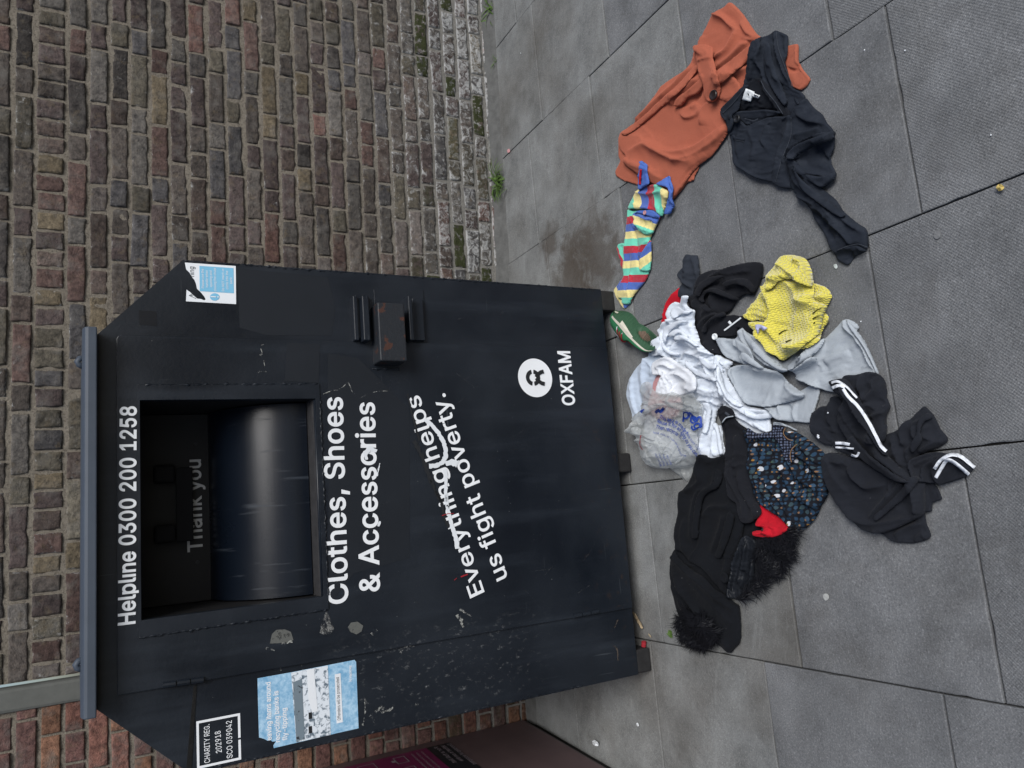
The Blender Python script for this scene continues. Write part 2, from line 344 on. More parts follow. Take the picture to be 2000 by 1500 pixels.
def brick_wall(name, s0, s1, label, red, seed, fwd=0.0, ztop=2.75):
    r = np.random.default_rng(seed)
    root = empty(name, (wb[0], wb[1], 0), label, 'wall', WY)
    zs = [0.045 - 0.0735]; H = []
    while zs[-1] < ztop:
        h = 0.0735
        if not red and abs(zs[-1] - 1.885) < 0.03: h = 0.104
        H.append(h); zs.append(zs[-1] + h)
    V = []; Fc = []; tint = []; moss = []; salt = []; rim = []; nv = 0
    for ri, (z0, h) in enumerate(zip(zs, H)):
        s = s0 + (0 if red else -r.uniform(0, 0.2)); k = ri + r.integers(0, 2)
        while s < s1:
            L = (0.2175 if k % 2 == 0 else 0.104) + r.normal(0, 0.004)
            if r.random() < 0.18: k += 1
            if h > 0.1: L = 0.068 + r.normal(0, 0.006)
            k += 1
            a, b = max(s, s0), min(s + L, s1); s += L + 0.0065
            if b - a < 0.03: continue
            c, d = z0 + 0.0056 + r.normal(0, 0.002), z0 + h - 0.0056 + r.normal(0, 0.002)
            if d < 0: continue
            c = max(c, -0.02)
            nx = max(4, int((b - a) / 0.011)); nz = max(5, int((d - c) / 0.011))
            def ends(n_, L_):
                q_ = np.linspace(0, 1, n_ + 1); return np.sort(np.r_[q_, 0.0025 / L_, 0.006 / L_, 1 - 0.0025 / L_, 1 - 0.006 / L_])
            u, w = np.meshgrid(ends(nx, b - a), ends(nz, d - c)); nx += 4; nz += 4
            X = a + u * (b - a); Z = c + w * (d - c)
            sl = r.normal(0, 0.012); Z = Z + sl * (X - (a + b) / 2) + 0.0022 * fbm(X * 20, Z * 20, seed + ri, 2) * 2
            e = np.minimum(np.minimum(X - a, b - X), np.minimum(w * (d - c), (1 - w) * (d - c)))
            e = e + 0.013 * fbm(X * 38, Z * 38, seed + 5, 4) * (1 if not red else 0.4) + (0.001 if red else -0.001)
            rr = 0.0055 if not red else 0.006
            q = np.clip(e / rr, -0.6, 1); prof = -(1 - q) ** 2 * 0.0085
            Y = -(prof + r.normal(0.0018, 0.0016) + 0.012 * fbm(X * 26, Z * 26, seed + 11, 4) + 0.002 * (X - a) / (b - a) * r.normal()) - fwd
            edge = (u == 0) | (u == 1) | (w == 0) | (w == 1)
            Y = np.where(edge, 0.022 - fwd, Y)
            n = (nx + 1) * (nz + 1)
            V.append(np.c_[X.ravel(), Y.ravel(), Z.ravel()])
            idx = (np.arange(n).reshape(nz + 1, nx + 1) + nv)
            Fc.append(np.stack([idx[:-1, :-1], idx[:-1, 1:], idx[1:, 1:], idx[1:, :-1]], -1).reshape(-1, 4)); nv += n
            zc = (c + d) / 2; xc = (a + b) / 2
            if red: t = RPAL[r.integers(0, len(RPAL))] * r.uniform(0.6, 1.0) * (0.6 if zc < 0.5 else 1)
            else:
                t = PAL[r.choice(len(PAL), p=PW)] * r.uniform(0.6, 1.2)
                if r.random() < 0.06: t = t * 1.5
            tint.append(np.repeat(t[None], n, 0))
            mo = 1.0 if (zc < 0.42 and r.random() < 0.12) else (0.5 if zc < 0.5 and r.random() < 0.1 else 0.0)
            moss.append(np.full(n, mo))
            lo = np.clip((0.72 - zc) / 0.45, 0, 1); patch = np.clip(1.3 * vnoise(np.array(xc * 2.2), np.array(zc * 3), 4) - 0.1, 0, 1)
            salt.append(np.full(n, 0.0 if red else float(lo * (0.35 + 0.65 * patch)) + (0.25 if r.random() < 0.05 else 0)))
            rim.append(np.clip(1 - q, 0, 1).ravel())
    o = mobj('brickwork', np.concatenate(V), np.concatenate(Fc), M['redbrick' if red else 'brick'], root, True, local=True,
             attrs={'tint': np.concatenate(tint), 'moss': np.concatenate(moss), 'salt': np.concatenate(salt), 'rim': np.concatenate(rim)})
    nx, nz = int((s1 - s0) / 0.012), int(ztop / 0.012)
    u, w = np.meshgrid(np.linspace(s0, s1, nx + 1), np.linspace(-0.02, ztop, nz + 1))
    Y = 0.0055 - fwd - 0.007 * fbm(u * 40, w * 40, seed + 2, 3) - 0.004 * fbm(u * 5, w * 5, seed + 3, 2)
    idx = np.arange((nx + 1) * (nz + 1)).reshape(nz + 1, nx + 1)
    mobj('mortar', np.c_[u.ravel(), Y.ravel(), w.ravel()], np.stack([idx[:-1, :-1], idx[:-1, 1:], idx[1:, 1:], idx[1:, :-1]], -1).reshape(-1, 4), M['mortar'], root, True, local=True)
    MB().box((s0, 0.03, -0.02), (s1, 0.25, ztop)).obj('wall_core', M['mortar'], root, True)
    return root
brick_wall('brick_wall', strip_s + 0.045, 4.2, 'weathered brown and grey brick wall with whitened mossy foot behind the bank', False, 7)
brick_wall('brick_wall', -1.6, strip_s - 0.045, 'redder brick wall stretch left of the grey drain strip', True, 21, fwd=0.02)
ds = empty('drain_strip', (*(wb + WD * strip_s)[:2], 0), 'vertical grey weathered strip between the brown and red brickwork', 'drainpipe', WY)
MB().box((-0.047, -0.035, 0), (0.036, 0.02, 2.75)).obj('channel', plain('grey_weathered_metal', (0.10, 0.105, 0.098), 0.75, 0.3, scale=14, var=0.35, bump=0.002), ds, True, bevel=0.012)
# cement fillet along the wall foot (a real bevelled kerb of cement)
n = 160; ss = np.linspace(-1.6, 4.2, n); prof = [(-0.075, -0.004), (-0.066, 0.003), (-0.035, 0.010), (-0.008, 0.026), (0.03, 0.045)]
V = []; Fc = []
for i, s in enumerate(ss):
    for j, (y, z) in enumerate(prof):
        p = wb + WD * s + WNI * (y + 0.012 * fbm(np.array(s * 8), np.array(j * 3.1), 3, 3)); V.append((p[0], p[1], z + (0.012 * fbm(np.array(s * 12.), np.array(j * 1.0), 9, 3) if 0 < j else 0)))
for i in range(n - 1):
    for j in range(len(prof) - 1): a = i * len(prof) + j; Fc.append((a, a + len(prof), a + len(prof) + 1, a + 1))
tag(mobj('cement_fillet', V, Fc, M['fillet'], smooth=True), kind='structure')

# ------------------------------------------------------------------ the clothes bank
bq = G(1275, 1311); bp = G(1200, 567); BD = (bp - bq) / np.linalg.norm(bp - bq); BN = np.array([BD[1], -BD[0], 0]); BY = math.atan2(BD[1], BD[0])
def bl(px, py, off=0.0):            # photo point -> bank's own (x, z) on the plane standing 'off' in front of its face
    P = onplane(px, py, bq + BN * off, BN); return float((P - bq) @ BD), float(P[2])
bank = empty('clothes_bank', (bq[0], bq[1], 0), 'large black steel charity clothes bank with white lettering and a chute opening', 'clothes bank', BY)
BW = bl(1200, 567)[0]; DEPTH = 0.88
ZT0 = bl(190, 650)[1]
xs0, zsh = bl(365, 1510)[0], 0.5 * (bl(365, 512)[1] + bl(365, 1510)[1])
lx0, lx1 = bl(190, 1390)[0], bl(190, 650)[0]
o0, o1 = 0.5 * (bl(275, 1210)[0] + bl(623, 1166)[0]), 0.5 * (bl(274, 785)[0] + bl(621, 778)[0])
oz0, oz1 = 0.5 * (bl(623, 1166)[1] + bl(621, 778)[1]), 0.5 * (bl(275, 1210)[1] + bl(274, 785)[1])
ZB = 0.065
def ring_panel(outer, hole, y, thick, name, mat, bevel=0.0):
    loops = [[Vector((x, 0, z)) for x, z in outer]] + ([[Vector((x, 0, z)) for x, z in hole]] if hole else [])
    tris = tessellate_polygon([[Vector((p.x, p.z, 0)) for p in L] for L in loops]); pts = [p for L in loops for p in L]; n = len(pts)
    V = [(p.x, y, p.z) for p in pts] + [(p.x, y + thick, p.z) for p in pts]; F = []
    for a, b, c in tris:
        F.append((a, b, c)); F.append((a + n, c + n, b + n))
    base = 0
    for L in loops:
        for k in range(len(L)): a = base + k; b = base + (k + 1) % len(L); F.append((a, b, b + n, a + n))
        base += len(L)
    import bmesh
    o = mobj(name, V, F, mat, bank, local=True); bm = bmesh.new(); bm.from_mesh(o.data); bmesh.ops.recalc_face_normals(bm, faces=bm.faces); bm.to_mesh(o.data); bm.free()
    if bevel:
        md = o.modifiers.new('bevel', 'BEVEL'); md.width = bevel; md.segments = 2; md.limit_method = 'ANGLE'
    return o
outer = [(0.0, ZB), (BW, ZB), (BW, zsh), (lx1 - 0.01, ZT0 + 0.005), (lx0 + 0.01, ZT0 + 0.005), (0.0, zsh)]
hole = [(o0, oz0), (o1, oz0), (o1, oz1), (o0, oz1)]
ring_panel(outer, hole, 0.0, 0.02, 'front_panel', M['paint'])
mb = MB(); y0, y1 = 0.0205, DEPTH; n = len(outer)
mb.add([(x, y, z) for y in (y0, y1) for x, z in outer], [(k, (k + 1) % n, n + (k + 1) % n, n + k) for k in range(n)] + [tuple(range(n, 2 * n))])
mb.obj('body', M['paint'], bank, True)
# door plate standing 7 mm proud
dx0, dx1 = bl(228, 1358)[0], bl(228, 655)[0]; dz1 = bl(228, 1000)[1]; dz0 = 0.068
ro = 0.012
door_outer = [(dx0, dz0), (dx1, dz0), (dx1, dz1 - ro), (dx1 - ro * 0.3, dz1 - ro * 0.3), (dx1 - ro, dz1), (dx0, dz1)]
ring_panel(door_outer, hole, -0.0095, 0.0085, 'door', M['paint'], 0.002)
fr = [(bl(633, 1190)[0], bl(633, 1190)[1]), (bl(626, 751)[0], bl(626, 751)[1]), (bl(273, 753)[0], oz1 + 0.006), (bl(275, 1244)[0], oz1 + 0.006)]
fr = [(fr[0][0], oz0 - 0.014), (fr[1][0], oz0 - 0.014), fr[2], fr[3]]
ring_panel(fr, hole, -0.0135, 0.0035, 'chute_frame', M['paint'], 0.0012)
# weld beads round the chute frame and body edges
def bead(pts, r, seed, y=-0.012, name='weld_seam', step=0.006):
    rr = np.random.default_rng(seed); P = []
    for (a, b) in zip(pts[:-1], pts[1:]):
        L = math.hypot(b[0] - a[0], b[1] - a[1]); k = max(2, int(L / step))
        for i in range(k): P.append((a[0] + (b[0] - a[0]) * i / k + rr.normal(0, 0.0011), y + rr.normal(0, 0.0006), a[1] + (b[1] - a[1]) * i / k + rr.normal(0, 0.0011)))
    R = np.clip(rr.normal(r, r * 0.45, len(P)), r * 0.2, r * 2.2)
    return MB().tube(P, list(R), 6).obj(name, M['paint'], bank, True, smooth=True)
bead([fr[3], fr[0]], 0.0028, 1); bead([fr[2], fr[1]], 0.0026, 2); bead([(o0, oz0 - 0.014), (o1, oz0 - 0.014)], 0.0024, 3, -0.0115)
bead([(0.004, 0.3), (0.004, zsh)], 0.0026, 4, 0.001); bead([(BW - 0.003, 0.1), (BW - 0.003, zsh)], 0.0024, 5, 0.001)
# chute: side walls, back plate, drum, sill
pz = bl(411, 985, -0.30)[1]
mb = MB(); ya, yb = -0.005, 0.40
for x in (o0 - 0.004, o1 + 0.004): mb.box((x - 0.003, 0.02, oz0 - 0.14), (x + 0.003, yb, oz1 + 0.02))
mb.box((o0 - 0.01, 0.02, oz1 + 0.002), (o1 + 0.01, yb, oz1 + 0.012)); mb.obj('chute_lining', M['darkin'], bank, True)
MB().box((o0 + 0.002, 0.302, pz), (o1 - 0.002, 0.312, oz1)).obj('back_plate', M['darkin'], bank, True)
rc, yc = 0.262, 0.318; zc = pz - rc + 0.004
nn = 40; V = []; F = []
for i in range(nn + 1):
    a = math.radians(88 + i * 92 / nn); V += [(o0 + 0.004, yc + rc * math.cos(a), zc + rc * math.sin(a)), (o1 - 0.004, yc + rc * math.cos(a), zc + rc * math.sin(a))]
for i in range(nn): F.append((2 * i, 2 * i + 1, 2 * i + 3, 2 * i + 2))
mobj('drum', V, F, M['drum'], bank, True, local=True)
mb = MB(); ysill = yc - math.sqrt(max(rc ** 2 - (oz0 + 0.02 - zc) ** 2, 0.001))
mb.add([(o0, -0.006, oz0 - 0.001), (o1, -0.006, oz0 - 0.001), (o1, 0.012, oz0 + 0.006), (o0, 0.012, oz0 + 0.006), (o1, ysill + 0.01, oz0 + 0.012), (o0, ysill + 0.01, oz0 + 0.012)], [(0, 1, 2, 3), (3, 2, 4, 5)])
mb.obj('sill', M['sill'], bank, True)
MB().tube([(o0, -0.004, oz0 + 0.001), (o1, -0.004, oz0 + 0.001)], 0.0045, 10).obj('sill_edge', M['paint'], bank, True, smooth=True)
# handle bar fixed to the back plate above the words
hx0, hz = bl(374, 1056, -0.29); hx1, _ = bl(366, 914, -0.29)
mb = MB().box((hx0, 0.262, hz - 0.004), (hx1, 0.268, hz + 0.045)); hb = mb.obj('chute_handle', M['blackin'], bank, True, bevel=0.002)
for xx in (0.5 * (bl(335, 925, -0.27)[0] + bl(335, 925, -0.27)[0]), bl(330, 1042, -0.27)[0]):
    zz = bl(335, 985, -0.27)[1]; MB().box((xx - 0.028, 0.262, hz + 0.046), (xx + 0.028, 0.30, zz + 0.05)).obj('handle_bracket', M['blackin'], bank, True, bevel=0.008)
for x in (bl(384, 867, -0.3)[0], bl(385, 1098, -0.3)[0]): MB().tube([(x, 0.3015, bl(384, 980, -0.3)[1]), (x, 0.298, bl(384, 980, -0.3)[1])], 0.006, 10).obj('rivet', M['blackvinyl'], bank, True)
# lid with a rolled front lip and three lifting lugs
zt1 = bl(163, 1000)[1] + 0.0
mb = MB(); prof = [(-0.075, ZT0), (-0.075, ZT0 + 0.02), (-0.072, ZT0 + 0.028), (-0.062, zt1), (-0.045, zt1 + 0.004), (DEPTH + 0.03, zt1 + 0.03), (DEPTH + 0.03, ZT0), (-0.06, ZT0 - 0.0)]
k = len(prof); xa, xb = lx0 - 0.0, lx1 + 0.0
mb.add([(x, y, z) for x in (xa, xb) for y, z in prof], [(i, (i + 1) % k, k + (i + 1) % k, k + i)[::-1] for i in range(k)] + [tuple(range(k)), tuple(range(k, 2 * k))[::-1]])
lid = mb.obj('lid', M['lidpaint'], bank, True, bevel=0.003)
for py in (715, 1303):
    x, _ = bl(163, py); MB().tube([(x - 0.004, -0.01, zt1), (x + 0.002, -0.012, zt1 + 0.012), (x + 0.010, -0.012, zt1 + 0.016), (x + 0.018, -0.012, zt1 + 0.010), (x + 0.02, -0.01, zt1)], 0.0085, 8).obj('lifting_lug', M['lidpaint'], lid, True, smooth=True)
# feet
for (ya_, yb_, px) in ((1311, 1264, 1274), (921, 884, 1236), (606, 568, 1201)):
    xa, xb = bl(px, ya_)[0], bl(px, yb_)[0]; xa, xb = min(xa, xb), max(xa, xb)
    mb = MB().box((xa, 0.004, 0.0), (xb, DEPTH - 0.02, ZB - 0.001)); mb.obj('skid_foot', plain('grimy_steel', (0.02, 0.02, 0.021), 0.7, 0.3, scale=40, var=0.6), bank, True, bevel=0.006)
# latch: two welded channel bars and a long lock box
def prism(pts_front, y_front, y_back, inset=0.0):
    n = len(pts_front); V = [(x, y_front, z) for x, z in pts_front] + [(x, y_back, z) for x, z in pts_front]
    return V, [tuple(range(n))] + [tuple(range(n, 2 * n))[::-1]] + [(k, k + n, (k + 1) % n + n, (k + 1) % n) for k in range(n)]
lock = MB(); A = bl(740, 705, 0.085); B = bl(740, 591, 0.085); Cc = bl(791, 592, 0.085); D = bl(794, 705, 0.085)
zt_, zb_ = 0.5 * (A[1] + B[1]), 0.5 * (Cc[1] + D[1]); xl, xr = 0.5 * (A[0] + D[0]), 0.5 * (B[0] + Cc[0])
lock.box((xl, -0.085, zb_), (xr, -0.008, zt_)); lk = lock.obj('lock_box', M['rust'], bank, True, bevel=0.004)
for (p0, p1, off) in ((691, 700, 0.034), (709, 722, 0.058), (799, 807, 0.054)):
    z1_, z0_ = bl(p0, 620, off)[1], bl(p1, 620, off)[1]; xA, xB = bl(p0, 664, off)[0], bl(p0, 577, off)[0]
    MB().box((xA, -off, z0_), (xB, 0.0, z1_)).obj('latch_bar', M['paint'], bank, True, bevel=0.003)
z1_, z0_ = bl(692, 620, 0.01)[1], bl(722, 620, 0.01)[1]; xA, xB = bl(700, 663, 0.01)[0], bl(700, 577, 0.01)[0]; MB().box((xA + 0.001, -0.02, z0_ + 0.002), (xB - 0.001, 0.0, z1_ - 0.002)).obj('latch_bracket', M['paint'], bank, True, bevel=0.003)
z1_, z0_ = bl(800, 620, 0.01)[1], bl(826, 620, 0.01)[1]; MB().box((xA + 0.001, -0.02, z0_), (xB - 0.001, 0.0, z1_ - 0.008)).obj('latch_bracket', M['paint'], bank, True, bevel=0.003)
ring_panel([(bl(828, 660)[0], bl(828, 600)[1]), (bl(828, 566)[0], bl(828, 600)[1]), (bl(731, 566)[0], bl(731, 600)[1]), (bl(731, 660)[0], bl(731, 600)[1])], None, -0.004, 0.003, 'latch_plate', M['paint'], 0.001)
bead([(xl - 0.012, zt_ + 0.006), (xl - 0.012, zb_ - 0.004)], 0.003, 9, -0.012)
# hinges on the left seam
for (pa, pb, r) in (((316, 1337), (398, 1326), 0.0085), ((1116, 1203), (1166, 1193), 0.007)):
    a, b = bl(*pa), bl(*pb); mb = MB(); k = 3
    for i in range(k):
        u0, u1 = (i + 0.04) / k, (i + 0.94) / k
        mb.tube([(a[0] + (b[0] - a[0]) * u0, -0.012, a[1] + (b[1] - a[1]) * u0), (a[0] + (b[0] - a[0]) * u1, -0.012, a[1] + (b[1] - a[1]) * u1)], r, 9)
    mb.obj('hinge', M['paint'], bank, True, smooth=False)
# raised seam strip on the left end
a = [bl(378, 1340), bl(384, 1338), bl(374, 1500), bl(364, 1500)]
ring_panel([(p[0], p[1]) for p in a], None, -0.002, 0.0018, 'seam_strip', plain('tar_strip', (0.008, 0.008, 0.008), 0.8, 0.2, scale=60, var=0.5, bump=0.003))

# ------------------------------------------------------------------ lettering
FONT = None
try:
    import os
    FONT = bpy.data.fonts.load(os.path.join(bpy.utils.system_resource('DATAFILES'), 'fonts', 'Inter.woff2'))
except Exception:
    FONT = None
def text_mesh(body, bold=0.0, spacing=1.0):
    """outlines of a word, thickened by 'bold' and filled contour by contour (so overlapping strokes never cancel out)"""
    cu = bpy.data.curves.new('text', 'FONT'); cu.body = body; cu.size = 1.0; cu.space_character = spacing
    if FONT: cu.font = FONT
    ob = bpy.data.objects.new('text', cu); COL.objects.link(ob); dg = bpy.context.evaluated_depsgraph_get(); dg.update()
    cv = ob.to_curve(dg); loops = []
    for sp in cv.splines:
        bp_ = sp.bezier_points; P = []; n = len(bp_)
        for i in range(n):
            p0, h0, h1, p1 = (np.array(q[:2]) for q in (bp_[i].co, bp_[i].handle_right, bp_[(i + 1) % n].handle_left, bp_[(i + 1) % n].co))
            st = abs(np.cross(h0 - p0, p1 - p0)) + abs(np.cross(h1 - p0, p1 - p0)) < 1e-6
            for t in ([0.0] if st else [0, .2, .4, .6, .8]): P.append((1 - t) ** 3 * p0 + 3 * (1 - t) ** 2 * t * h0 + 3 * (1 - t) * t * t * h1 + t ** 3 * p1)
        Q = []
        for p in P:
            if not Q or np.linalg.norm(p - Q[-1]) > 1e-5: Q.append(p)
        if len(Q) > 2 and np.linalg.norm(Q[0] - Q[-1]) < 1e-5: Q.pop()
        if len(Q) > 2: loops.append(np.array(Q))
    ob.to_curve_clear(); bpy.data.objects.remove(ob); bpy.data.curves.remove(cu)
    area = lambda P: 0.5 * np.sum(P[:, 0] * np.roll(P[:, 1], -1) - np.roll(P[:, 0], -1) * P[:, 1])
    sg = 1 if sum(area(P) for P in loops) > 0 else -1
    def fat(P):
        e = np.roll(P, -1, 0) - P; e /= np.linalg.norm(e, axis=1)[:, None]; nr = np.c_[e[:, 1], -e[:, 0]] * sg; pm = np.roll(nr, 1, 0); mt = nr + pm; L = np.maximum((mt * mt).sum(1), 0.8)
        return P + mt * (2 * bold / L)[:, None]
    loops = [fat(P) for P in loops]; pts = []; ed = []
    for P in loops:
        n0 = len(pts); pts += [Vector((float(x), float(y))) for x, y in P]; ed += [(n0 + i, n0 + (i + 1) % len(P)) for i in range(len(P))]
    ov, _, of = delaunay_2d_cdt(pts, ed, [], 0, 1e-5)[:3]
    V = np.array([tuple(v)[:2] for v in ov]); T = np.array([tuple(f) for f in of]); C = V[T].mean(1); wn_ = np.zeros(len(C))
    for P in loops:
        x0, y0 = P[:, 0], P[:, 1]; x1, y1 = np.roll(x0, -1), np.roll(y0, -1); cx_, cy_ = C[:, :1], C[:, 1:]
        isl = (x1 - x0) * (cy_ - y0) - (cx_ - x0) * (y1 - y0); wn_ += ((y0 <= cy_) & (y1 > cy_) & (isl > 0)).sum(1); wn_ -= ((y0 > cy_) & (y1 <= cy_) & (isl < 0)).sum(1)
    F = [tuple(int(i) for i in t) for t in T[wn_ * sg > 0.5]]
    F = [t if np.cross(V[t[1]] - V[t[0]], V[t[2]] - V[t[0]]) > 0 else t[::-1] for t in F]
    used = sorted({i for t in F for i in t}); mp = {k: i for i, k in enumerate(used)}
    return V[used], [tuple(mp[i] for i in t) for t in F]
_cap = text_mesh('H')[0]; CAPH = _cap[:, 1].max()
def face_text(name, body, p0, p1, cap, mat, off=0.010, bold=0.016, parent=None, plane=None, lift=0.0018, spacing=1.02):
    """words on the bank's face; p0/p1 are the ends of the base line, cap is the capital height (m)"""
    V, F = text_mesh(body, bold, spacing); x0, x1 = V[:, 0].min(), V[:, 0].max()
    a = np.array(bl(*p0, off)) if plane is None else np.array(p0); b = np.array(bl(*p1, off)) if plane is None else np.array(p1)
    d = b - a; L = np.linalg.norm(d); d = d / L; nrm = np.array([-d[1], d[0]])
    P = a + np.outer((V[:, 0] - x0) / (x1 - x0) * L, d) + np.outer(V[:, 1] / CAPH * cap, nrm)
    return mobj(name, np.c_[P[:, 0], np.full(len(P), -(off + lift)), P[:, 1]], F, mat, parent or bank, local=True)
def capm(top, bot, off=0.01):      # capital height from two photo points
    return math.dist(bl(*top, off), bl(*bot, off))
DY = 0.0095
face_text('lettering', 'Helpl\u0131ne 0300 200 1258', (263.5, 1218), (266, 793.5), capm((231, 1218), (263, 1218)), M['white'], DY, bold=0.02)
face_text('lettering', 'Clothes, Shoes', (679, 1177), (668, 776), capm((639, 1160), (678, 1160)), M['white'], DY)
face_text('lettering', '& Accessories', (741, 1154), (730.5, 786), capm((703, 1120), (741, 1120)), M['white'], DY)
face_text('lettering', 'Everything helps', (945.5, 1156), (818, 771), capm((914, 1164), (945.8, 1156)) * 0.9, M['white'], DY, bold=0.010)
face_text('lettering', 'us fight poverty.', (991, 1126.5), (868, 767.5), capm((945, 1045), (975, 1037)) * 0.95, M['white'], DY, bold=0.010)
face_text('lettering', 'OXFAM', (1122.5, 791.5), (1112, 686), capm((1097, 760), (1120.5, 760)), M['white'], DY, bold=0.022)
face_text('lettering', 'Thank you', (395, 1076), (391.5, 897), capm((367, 1070), (395, 1070), -0.302) * 1.0, M['greyvinyl'], -0.3015, lift=0.001)
# peeled tops of the first tilted line: bare paint flakes over the letter tops, then sprayed marks
def px_poly(pts, off=DY, lift=0.0026): return [(*bl(x, y, off),) for x, y in pts]
def patch(name, pts, mat, lift=0.003, off=DY, parent=None, thick=0.0):
    P = px_poly(pts, off); t = tessellate_polygon([[Vector((x, z, 0)) for x, z in P]])
    V = [(x, -(off + lift), z) for x, z in P]
    return mobj(name, V, [tuple(q)[::-1] for q in t], mat, parent or bank, local=True)
def strokes(name, lines, mat, lift=0.0035, off=DY, rag=0.15, seed=1, parent=None):
    r = np.random.default_rng(seed); mb = MB()
    for pts, w0, w1 in lines:
        P = []; pts = [np.array(p, float) for p in pts]
        dense = []
        for a, b in zip(pts[:-1], pts[1:]):
            k = max(2, int(np.linalg.norm(b - a) / 3)); dense += [a + (b - a) * i / k for i in range(k)]
        dense.append(pts[-1]); n = len(dense); Lf = []; Rt = []
        for i, p in enumerate(dense):
            t = dense[min(i + 1, n - 1)] - dense[max(i - 1, 0)]; t = t / (np.linalg.norm(t) + 1e-9); nn_ = np.array([-t[1], t[0]])
            w = (w0 + (w1 - w0) * i / (n - 1)) / 2
            Lf.append(bl(*(p + nn_ * w * (1 + r.normal(0, rag))), off)); Rt.append(bl(*(p - nn_ * w * (1 + r.normal(0, rag))), off))
        V = [(x, -(off + lift), z) for x, z in Lf] + [(x, -(off + lift), z) for x, z in Rt]
        mb.add(V, [(i, i + 1, n + i + 1, n + i) for i in range(n - 1)])
        if len(lines) < 12: mb.obj(name, mat, parent or bank, True); mb = MB()
    return mb.obj(name, mat, parent or bank, True) if mb.v else None
Z4 = lambda L: [(780 + x / 6.817, 760 + y / 6.817) for x, y in L]
Z5 = lambda L: [(780 + x / 6.817, 960 + y / 6.817) for x, y in L]
strokes('peeled_paint', [(Z4([(100, 60), (165, 330), (205, 480), (262, 690)]), 3, 4), (Z4([(190, 690), (300, 900), (420, 1250)]), 8, 7), (Z4([(420, 1200), (470, 1350), (560, 1500)]), 5, 4), (Z5([(470, 0), (560, 150), (590, 360), (660, 480)]), 6, 5)], M['blackvinyl'], 0.0026, rag=0.25, seed=4)
strokes('spray_mark', [(Z4([(330, 400), (420, 470), (520, 590), (580, 700), (608, 800), (612, 900), (570, 980), (490, 1020), (390, 1025)]), 7, 9), (Z4([(600, 1070), (618, 1150), (612, 1300), (615, 1500)]), 7, 6),
                       (Z5([(620, 40), (640, 250), (690, 440), (750, 640), (770, 760)]), 6, 9), (Z4([(610, 1000), (690, 965), (770, 1000)]), 8, 15)], M['spray'], 0.0034, rag=0.12, seed=2)
strokes('red_scratch', [(Z5([(560, 320), (640, 296), (720, 292)]), 1.5, 1.2), (Z5([(810, 1135), (905, 1100)]), 2.6, 2.2), (Z5([(725, 1180), (760, 1150)]), 1.0, 0.8)], M['redmark'], 0.004, seed=3)
strokes('spray_dab', [([(716, 898), (714, 884), (722, 876), (735, 882)], 9, 7), ([(736, 930), (741, 905)], 3, 2), ([(738, 1028), (742, 1018)], 6, 3)], M['spray'], 0.0034, rag=0.3, seed=8)
r_ = np.random.default_rng(12)
sc_lines = []
for _ in range(46):
    x, y = r_.uniform(680, 1190), r_.uniform(600, 1180); a = r_.uniform(-0.6, 0.6); L = r_.uniform(8, 60)
    sc_lines.append(([(x, y), (x + L * math.cos(a) * .5, y + L * math.sin(a)), (x + L * math.cos(a), y + L * math.sin(a) * 2.2)], 0.7, 0.4))
strokes('scratches', sc_lines, residue('scratch_grey', (0.05, 0.055, 0.062), 0.48), 0.0012, rag=0.4, seed=5)
sc_lines = [([(631, 770), (645, 764), (658, 762), (668, 757), (680, 746), (687, 764), (700, 779), (720, 769), (738, 764), (757, 764)], 1.3, 0.9), ([(501, 727), (520, 726)], 3, 3), ([(508, 695), (512, 690), (509, 681)], 3, 1), ([(506, 676), (515, 673)], 2.2, 1), ([(515, 704), (517, 716)], 1.5, .7)]
strokes('scratches', sc_lines, M['peel'], 0.0016, rag=0.4, seed=6)
# worn adhesive patches on the left
patch('adhesive_mark', [(527, 1257), (531, 1238), (540, 1230), (556, 1229), (568, 1234), (573, 1250), (560, 1254), (545, 1256)], M['peelgrey'], 0.0015)
patch('adhesive_mark', [(679, 1225), (685, 1216), (698, 1214), (709, 1222), (706, 1233), (696, 1239), (684, 1234)], M['peelgrey'], 0.0015)
patch('adhesive_mark', [(624, 1236), (630, 1205), (638, 1193), (646, 1210), (652, 1228), (646, 1238), (634, 1240)], residue('thin_residue', (0.2, 0.205, 0.2), 0.48), 0.0015)
strokes('paper_scrap', [([(550, 1258), (571, 1253)], 5, 3), ([(519, 1267), (536, 1270)], 5, 2), ([(724, 1238), (736, 1230)], 8, 4), ([(893, 1200), (899, 1212), (905, 1226)], 8, 5), ([(897, 1190), (920, 1204)], 4, 2), ([(918, 1199), (921, 1215)], 3, 2)], M['peel'], 0.002, rag=0.5, seed=9)
strokes('peeled_streak', [([(500, 1300), (499, 1275), (503, 1262)], 5, 4), ([(512, 1262), (520, 1290), (538, 1312)], 3, 6), ([(538, 1268), (549, 1310)], 8, 2), ([(556, 1262), (566, 1300)], 9, 2), ([(575, 1258), (592, 1310)], 3, 1), ([(780, 1275), (796, 1260), (812, 1258)], 10, 4)], M['peel'], 0.0012, off=0.0, rag=0.6, seed=10)
strokes('paper_scrap', [([(744, 1392), (757, 1386), (768, 1383)], 3, 5), ([(708, 1417), (713, 1390), (712, 1363)], 3, 2), ([(722, 1396), (731, 1408), (729, 1411)], 4, 3), ([(733, 1390), (747, 1379), (752, 1390)], 4, 4), ([(810, 1376), (816, 1373)], 4, 3)], M['peel'], 0.0018, off=0.0, rag=0.6, seed=11)
strokes('peeled_streak', [([(1198, 1260), (1205, 1268), (1207, 1290)], 2.5, 2), ([(1130, 1186), (1165, 1178), (1175, 1165)], 4, 5), ([(1200, 1226), (1206, 1210)], 2, 2)], residue('brown_residue', (0.08, 0.066, 0.056), 0.42), 0.0018, off=0.0, rag=0.4, seed=13)
